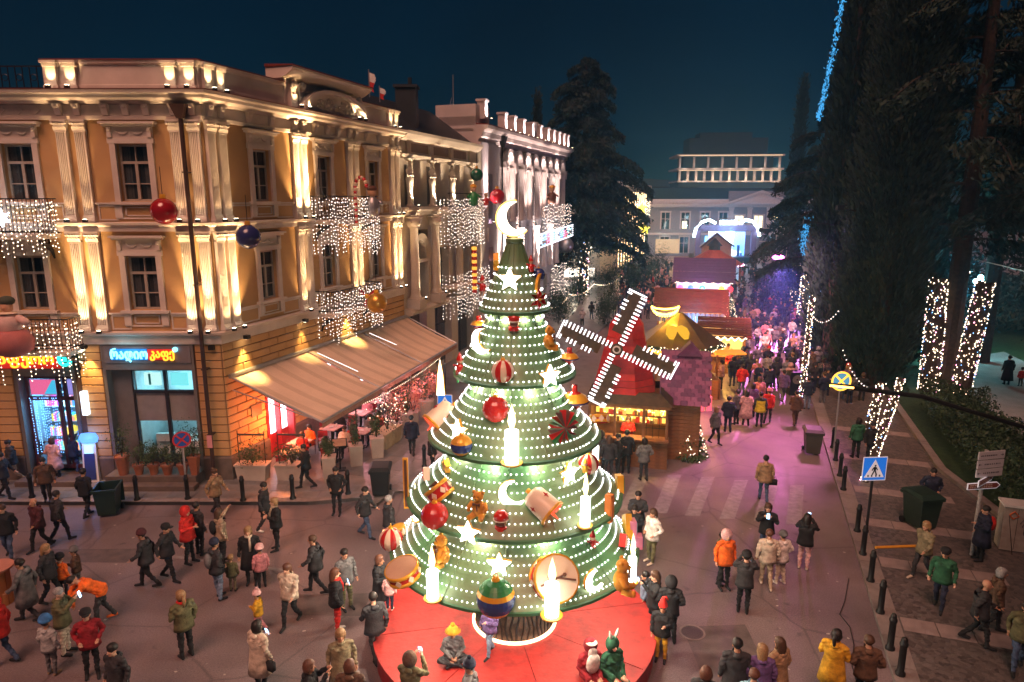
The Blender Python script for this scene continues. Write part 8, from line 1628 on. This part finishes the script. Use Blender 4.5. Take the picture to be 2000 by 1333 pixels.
for i, (z, a) in enumerate(((2.46, R(24)), (2.28, R(-4)))):
    p_ = MB().prism([(-.55, -.1), (.4, -.1), (.52, 0), (.4, .1), (-.55, .1)], -.1, -.07).build('arrow_edge', M_swhite, dpst, False, T((0, 0, z)) @ RZ(a)); MB().prism([(-.53, -.08), (.39, -.08), (.49, 0), (.39, .08), (-.53, .08)], -.104, -.101).build('brown_arrow', M_brn, p_); mm = MB()
    for k in range(10): mm.box(-.48+k*.075, -.48+k*.075+rnd.uniform(.03, .06), -.108, -.105, .01, .05); mm.box(-.48+k*.075, -.48+k*.075+rnd.uniform(.03, .06), -.108, -.105, -.05, -.015)
    mm.build('arrow_print', mat('arrow ink', (.5, .4, .35), .6, var=0), p_)
cb = root('utility_cabinet', 'white utility cabinet scrawled with graffiti at the right edge', 'utility cabinet', gz(1972, 1072, .1), R(-20)); MB().box(-.36, .36, -.25, .25, .05, 1.45).build('cabinet_body', mat('dirty white metal', (.45, .42, .37), .6, vs=5, col2=(.33, .28, .23)), cb); MB().box(-.4, .4, -.29, .29, 1.45, 1.52).build('cabinet_top', M_white, cb); MB().box(-.005, .005, -.256, -.25, .1, 1.4).build('door_seam', M_black, cb)
MB().tube([(-.22, -.26, 1.2), (-.1, -.262, 1.32), (.02, -.26, 1.18), (-.12, -.262, 1.08), (-.22, -.26, 1.2)], .025, 5).build('graffiti_scrawl', mat('orange spray', (.6, .15, .04), .6), cb)
for i in range(4): MB().tube([(.08+.06*i, -.26, .95-.1*i), (.16+.02*i, -.262, 1.1-.1*i), (.2, -.262, .9-.1*i), (.28-.03*i, -.26, 1.0-.1*i)], .012, 4).build('graffiti_scrawl', M_ink, cb)
yb = root('yellow_barrier', 'low yellow barrier bar between bollard and pavement at the right', 'barrier', gz(1703, 1130, .12)); e2 = gz(1785, 1120, .12)-yb.location; MB().tube([(0, 0, .95), (e2.x, e2.y, .85)], .04, 6).build('bar', mat('yellow paint', (.55, .25, .02), .5), yb); MB().tube([(e2.x, e2.y, 0), (e2.x, e2.y, .88)], .03, 6).build('foot', M_black, yb)
cbp = [gz(u, v, .008) for u, v in ((1658, 1130), (1650, 1175), (1640, 1200), (1660, 1225), (1668, 1260), (1664, 1300), (1675, 1340))]; tag(MB().tube(cbp, .012, 5).build('ground_cable', M_black), 'thin black cable snaking along the street beside the right kerb', 'cable')
bt = root('barrel_table', 'tall wooden drum table with round pink top at the left edge', 'table', gz(2, 1178)); MB().lathe([(0, 1.02), (.42, 1.02), (.42, 1.07), (0, 1.07)], 24).build('table_top', mat('pink wood top', (.45, .2, .15), .5), bt)
for k in range(12): a = 2*math.pi*k/12; MB().box(-.07, .07, -.015, .015, 0, 1.02).build('stave', mat('orange wood', (.4, .14, .04), .6, var=.2), bt, M=RZ(a) @ T((0, -.28, 0)))
kt = root('payment_terminal', 'blue-lit white payment terminal kiosk between the shop doors', 'terminal', gz(184, 938, .13), R(6)); MB().add([(-.28, -.2, 0), (.28, -.2, 0), (.28, .2, 0), (-.28, .2, 0), (-.24, -.06, 1.5), (.24, -.06, 1.5), (.24, .16, 1.5), (-.24, .16, 1.5)], [(0,3,2,1), (4,5,6,7), (0,1,5,4), (1,2,6,5), (2,3,7,6), (3,0,4,7)]).build('terminal_body', M_white, kt)
MB().add([(-.2, -.2, .1), (.2, -.2, .1), (.19, -.1, 1.1), (-.19, -.1, 1.1)], [(0,1,2,3)]).build('terminal_front', M_ob, kt, False, T((0, -.015, 0))); MB().add([(-.15, -.105, 1.12), (.15, -.105, 1.12), (.14, -.075, 1.42), (-.14, -.075, 1.42)], [(0,1,2,3)]).build('terminal_screen', glow('terminal screen', (.35, .8, 1), 1), kt, False, T((0, -.015, 0)))
MB().lathe([(.0, 1.5), (.3, 1.52), (.36, 1.7), (.28, 1.86), (0, 1.9)], 14).build('lit_crown', glow('terminal crown', (.1, .3, 1), .9, True), kt, False, S3(1, .4, 1)); lamp('terminal light', 'POINT', (0, -.4, 1.7), 14, (.1, .3, 1), kt, .1)
# ------------------------------------------------------------------ potted plants by the cafe door
for i, (u, v, h_, r_, lab) in enumerate(((241, 915, .75, .26, 'tall tapered terracotta pot with a small olive tree left of the cafe window'), (270, 905, .42, .2, 'first small terracotta pot under the cafe window'), (299, 905, .42, .2, 'second small terracotta pot under the cafe window'), (326, 905, .42, .22, 'third small terracotta pot under the cafe window'), (356, 905, .42, .2, 'fourth small terracotta pot under the cafe window'), (381, 918, .75, .24, 'square tall terracotta pot at the right of the cafe window'))):
    p = gy(u, v, 23.98); p.z = .55; o = bush(p, .32 if i % 5 else .36, .75 if i % 5 else 1.25, lab, 420, M_leaf3, .09, 'potted_plant', cat='potted plant', zb=h_)
    n = 4 if i == 5 else 16; MB().lathe([(r_*.62, 0), (r_, h_), (r_*1.08, h_), (r_*1.08, h_-.07), (r_*.9, h_-.07)], n, a0=math.pi/4, a1=2*math.pi+math.pi/4).lathe([(0, h_-.05), (r_*.9, h_-.05)], n).build('pot', M_terra, o)
# cafe terrace: box planters, tall pots, tables and chairs
M_tub = mat('pale concrete tub', (.4, .33, .28), .75, var=.1)
def tub(P, w_, d_, h_, lab, rz, plant=True, posts=True, m=None, lf=None, ph=.9):
    o = bush(P, max(w_, d_)*.8, ph, lab, 620, lf or M_leaf3, .1, 'planter', cat='planter', zb=h_); o.rotation_euler = (0, 0, rz); MB().frus(0, 0, 0, h_, w_*.88, d_*.88, w_, d_).build('tub', m or M_tub, o); MB().frus(0, 0, h_-.06, h_+.012, w_*1.04, d_*1.06, w_*1.06, d_*1.08).build('tub_rim', m or M_tub, o)
    if posts:
        for x in (-w_*.85, w_*.85): MB().tube([(x, 0, h_), (x, 0, h_+1.3)], .018, 5).build('trellis_post', M_black, o)
        MB().tube([(-w_*.85, 0, h_+1.15), (w_*.85, 0, h_+1.15)], .04, 5).build('trellis_garland', M_black, o)
tub(gz(496, 935, .13), .6, .26, .62, 'left pale box planter with trellis at the cafe corner', R(-3)); tub(gz(573, 935, .13), .6, .26, .62, 'right pale box planter with trellis at the cafe corner', R(-3)); tub(gz(645, 938, .13), .24, .24, .95, 'tall pale square pot with a dark shrub nearest the plaza', R(10), posts=False, ph=.7)
tub(gz(696, 908, .13), .26, .26, .85, 'orange-lit tall pot with bushy olive shrub', R(18), posts=False, ph=1.2); tub(gz(737, 892, .13), .26, .26, .85, 'white tall pot with bushy shrub beside the timber planter', R(18), posts=False, ph=1.0); tub(gz(757, 868, .13), .75, .34, .7, 'timber box planter with leafy fairy-lit shrub', R(72), posts=False, m=M_wood2, ph=1.5, lf=M_leaf2)
tub(gz(795, 842, .13), .26, .26, .85, 'tall pale pot behind the timber planter', R(18), posts=False, ph=1.2); tub(gz(830, 815, .13), .26, .26, .85, 'farthest tall white pot with palm-like plant', R(18), posts=False, ph=1.1)
ls_ = root('light_string', 'fairy lights scattered in the timber planter shrub', 'string lights', (0, 0, 0)); q = MB().octa([(gz(757, 868).x+rnd.gauss(0, .4), gz(757, 868).y+rnd.gauss(0, .5), rnd.uniform(.9, 2.2)) for _ in range(70)], .022).build('bulbs', G_warm, ls_); q['kind'] = 'stuff'
ms = root('menu_stand', 'black menu stand with tilted lit board in front of the terrace', 'menu stand', gz(665, 918, .13), R(15)); MB().box(-.03, .03, -.03, .03, 0, 1.05).box(-.22, .22, -.18, .18, 0, .04).build('stand', M_black, ms); MB().box(-.3, .3, -.2, .2, -.02, .02).build('board_frame', M_black, ms, False, T((0, 0, 1.12)) @ RX(R(35))); MB().box(-.26, .26, -.17, .17, .021, .026).build('menu_sheet', mat('menu sheet', (.6, .35, .25), .6), ms, False, T((0, 0, 1.12)) @ RX(R(35)))
M_cloth = mat('table cloth', (.6, .4, .36), .8)
def cafe_table(P, lab, rz=0, round_=False):
    o = root('cafe_table', lab, 'table', P, rz); (MB().lathe([(0, .72), (.42, .72), (.42, .76), (0, .76)], 20) if round_ else MB().box(-.38, .38, -.38, .38, .72, .76)).build('table_top', M_cloth if not round_ else M_wood2, o); MB().tube([(0, 0, 0), (0, 0, .72)], .035, 6).box(-.22, .22, -.03, .03, 0, .03).box(-.03, .03, -.22, .22, .0, .031).build('table_leg', M_black, o); MB().lathe([(0, .77), (.1, .775), (.11, .79)], 12).tube([(.2, .1, .76), (.2, .1, .9)], .03, 8).build('plate_and_glass', M_white, o)
ch_ = None
def chair(P, rz, lab):
    global ch_
    if ch_ is None:
        o = root('bistro_chair', lab, 'chair', P, rz, 'bistro chairs on the terrace'); MB().box(-.21, .21, -.21, .21, .43, .46).build('seat', M_redj, o); MB().box(-.2, .2, .19, .22, .6, .88).build('backrest', M_redj, o)
        for x in (-.19, .19):
            for y in (-.19, .2): MB().tube([(x, y, 0), (x, y, .43 if y < 0 else .88)], .013, 5).build('leg', M_black, o)
        ch_ = o
    else: o = copy_tree(ch_); o.location = P; o.rotation_euler = (0, 0, rz); o['label'] = lab
ti_ = 0
for i, (s_, o_) in enumerate(((1.7, 1.5), (2.9, 2.7), (2.6, 1.2), (4.6, 2.9), (4.6, 1.4), (6.6, 3.0), (6.8, 1.5), (8.8, 3.0), (8.8, 1.4), (11, 2.6))):
    where = ['at the cafe corner', 'under the near awning edge', 'by the lit red doorway', 'by the menu stand', 'behind the menu stand', 'by the timber planter', 'near the middle doorway', 'under the far awning edge', 'by the far doorway', 'at the terrace end'][i]
    cafe_table(Bw(s_, o_, .13), '%s cafe table %s' % ('round' if i == 0 else 'pale square', where), -AZ, i == 0)
    for k, (ds, do, a) in enumerate(((.7, 0, -90), (-.7, 0, 90))):
        chair(Bw(s_+ds, o_+do, .13), R(a)-AZ+R(90) if False else math.atan2(-(DX*ds+DY*do), (DY*ds-DX*do))*-1+math.pi*0, 'red bistro chair, %s side of the table %s' % ('far' if ds > 0 else 'near', where))
        if (i+k) % 2 == 0 or i in (1, 3): 
            t = ['red', 'black', 'white', 'charcoal', 'orange', 'pink', 'grey'][(i*2+k) % 7]; person(Bw(s_+ds, o_+do, .1), 'seated diner in %s, %s side of the table %s' % (t, 'far' if ds > 0 else 'near', where), pose='lo_sit', yaw=(math.degrees(math.atan2(-ds*DX, ds*DY))+ (0)), sc=1.0, top=t, bot='black', hair=rnd.choice(['short', 'long', 'bob']), hc=rnd.choice(['hblack', 'hbrown', 'hblond']))
# vendor in the windmill kiosk
person(Vector((3.1, 26.45, 0))+(RZ(R(-13)) @ Vector((1.55, .9, .1))), 'vendor in a red coat behind the golden kiosk counter', pose='fold', yaw=-8, top='red', bot='black', hair='bob', hc='hbrown')

# manholes, repairs and litter on the roadway
for u, v, r_, lab in ((1352, 1236, .27, 'round iron manhole cover right of the platform'),):
    p = gz(u, v); o = root('manhole_cover', lab, 'manhole', p); MB().lathe([(0, .008), (r_, .008), (r_, 0)], 24).build('cover', mat('cast iron', (.09, .075, .075), .5, metal=.4, bump=.5, bs=40), o); MB().lathe([(r_, .0), (r_, .01), (r_+.05, .01), (r_+.05, 0)], 24).build('cover_ring', M_kerb, o)
for u, v, w_, d_, lab in ((640, 1180, 1.1, .5, 'dark rectangular asphalt repair in the plaza'), (1420, 1275, .8, 1.1, 'dark square asphalt repair near the right kerb'), (180, 1085, 1.4, .4, 'long dark asphalt repair at the left')):
    p = gz(u, v); o = MB().flat([(p.x-w_, p.y-d_), (p.x+w_*.9, p.y-d_*1.1), (p.x+w_, p.y+d_), (p.x-w_*1.05, p.y+d_*.9)], .004).build('road_patch', mat('asphalt repair', (.105, .083, .082), .5, var=.3, vs=3, bump=.3, bs=50)); tag(o, kind='structure')
lt = MB(); g = random.Random(9)
for i in range(90):
    u, v = g.uniform(60, 1700), g.uniform(1010, 1330); p = gz(u, v); a = g.uniform(0, 6.28); s_ = g.uniform(.02, .06); lt.add([(p.x+s_*math.cos(a+q), p.y+s_*math.sin(a+q)*g.uniform(.5, 1), .006+g.random()*.012) for q in (0, 1.6, 3.1, 4.7)], [(0,1,2,3)])
tag(lt.build('litter', mat('paper litter', (.4, .37, .34), .8)), 'scraps of paper litter on the roadway', 'litter', kind='stuff')
p = [gz(u, v, .006) for u, v in ((340, 1085), (560, 1112), (562, 1117), (338, 1090))]; tag(MB().flat([(q.x, q.y) for q in p], .005).build('road_marking', M_line), kind='structure')

M_flow = mat('pink blossom', (.55, .16, .2), .8, vs=6, col2=(.6, .3, .12))
for i, (s_, o_, lab) in enumerate(((6.2, 3.75, 'pink blossom bush at the middle of the terrace edge'), (7.9, 3.7, 'pink and orange blossom bush under the far awning edge'), (9.8, 3.6, 'farthest pink blossom bush along the terrace'))):
    b_ = bush(Bw(s_, o_, .13), .6, 1.3, lab, 900, M_flow, .1, 'flowering_shrub', cat='shrub', zb=.7); MB().frus(0, 0, 0, .72, .2, .2, .25, .25).build('tub', M_tub, b_); lamp('shrub light', 'POINT', (.3, -.3, 2.1), 14, (1, .4, .4), b_, .1)
# ------------------------------------------------------------------ night haze
hz = MB().box(-195, 255, -45, 305, -1, 37).build('haze', None); hz.data.materials.clear()
hm_ = bpy.data.materials.new('night haze'); hm_.use_nodes = True; t_ = hm_.node_tree
for n_ in list(t_.nodes):
    if n_.type == 'BSDF_PRINCIPLED': t_.nodes.remove(n_)
pv_ = t_.nodes.new('ShaderNodeVolumePrincipled'); pv_.inputs['Color'].default_value = (.25, .62, .95, 1); pv_.inputs['Density'].default_value = 0.002; pv_.inputs['Anisotropy'].default_value = .75
t_.links.new(pv_.outputs[0], t_.nodes['Material Output'].inputs['Volume']); hz.data.materials.append(hm_); tag(hz, 'thin night haze over the whole street', 'haze', kind='stuff')
SC.cycles.volume_bounces = 0
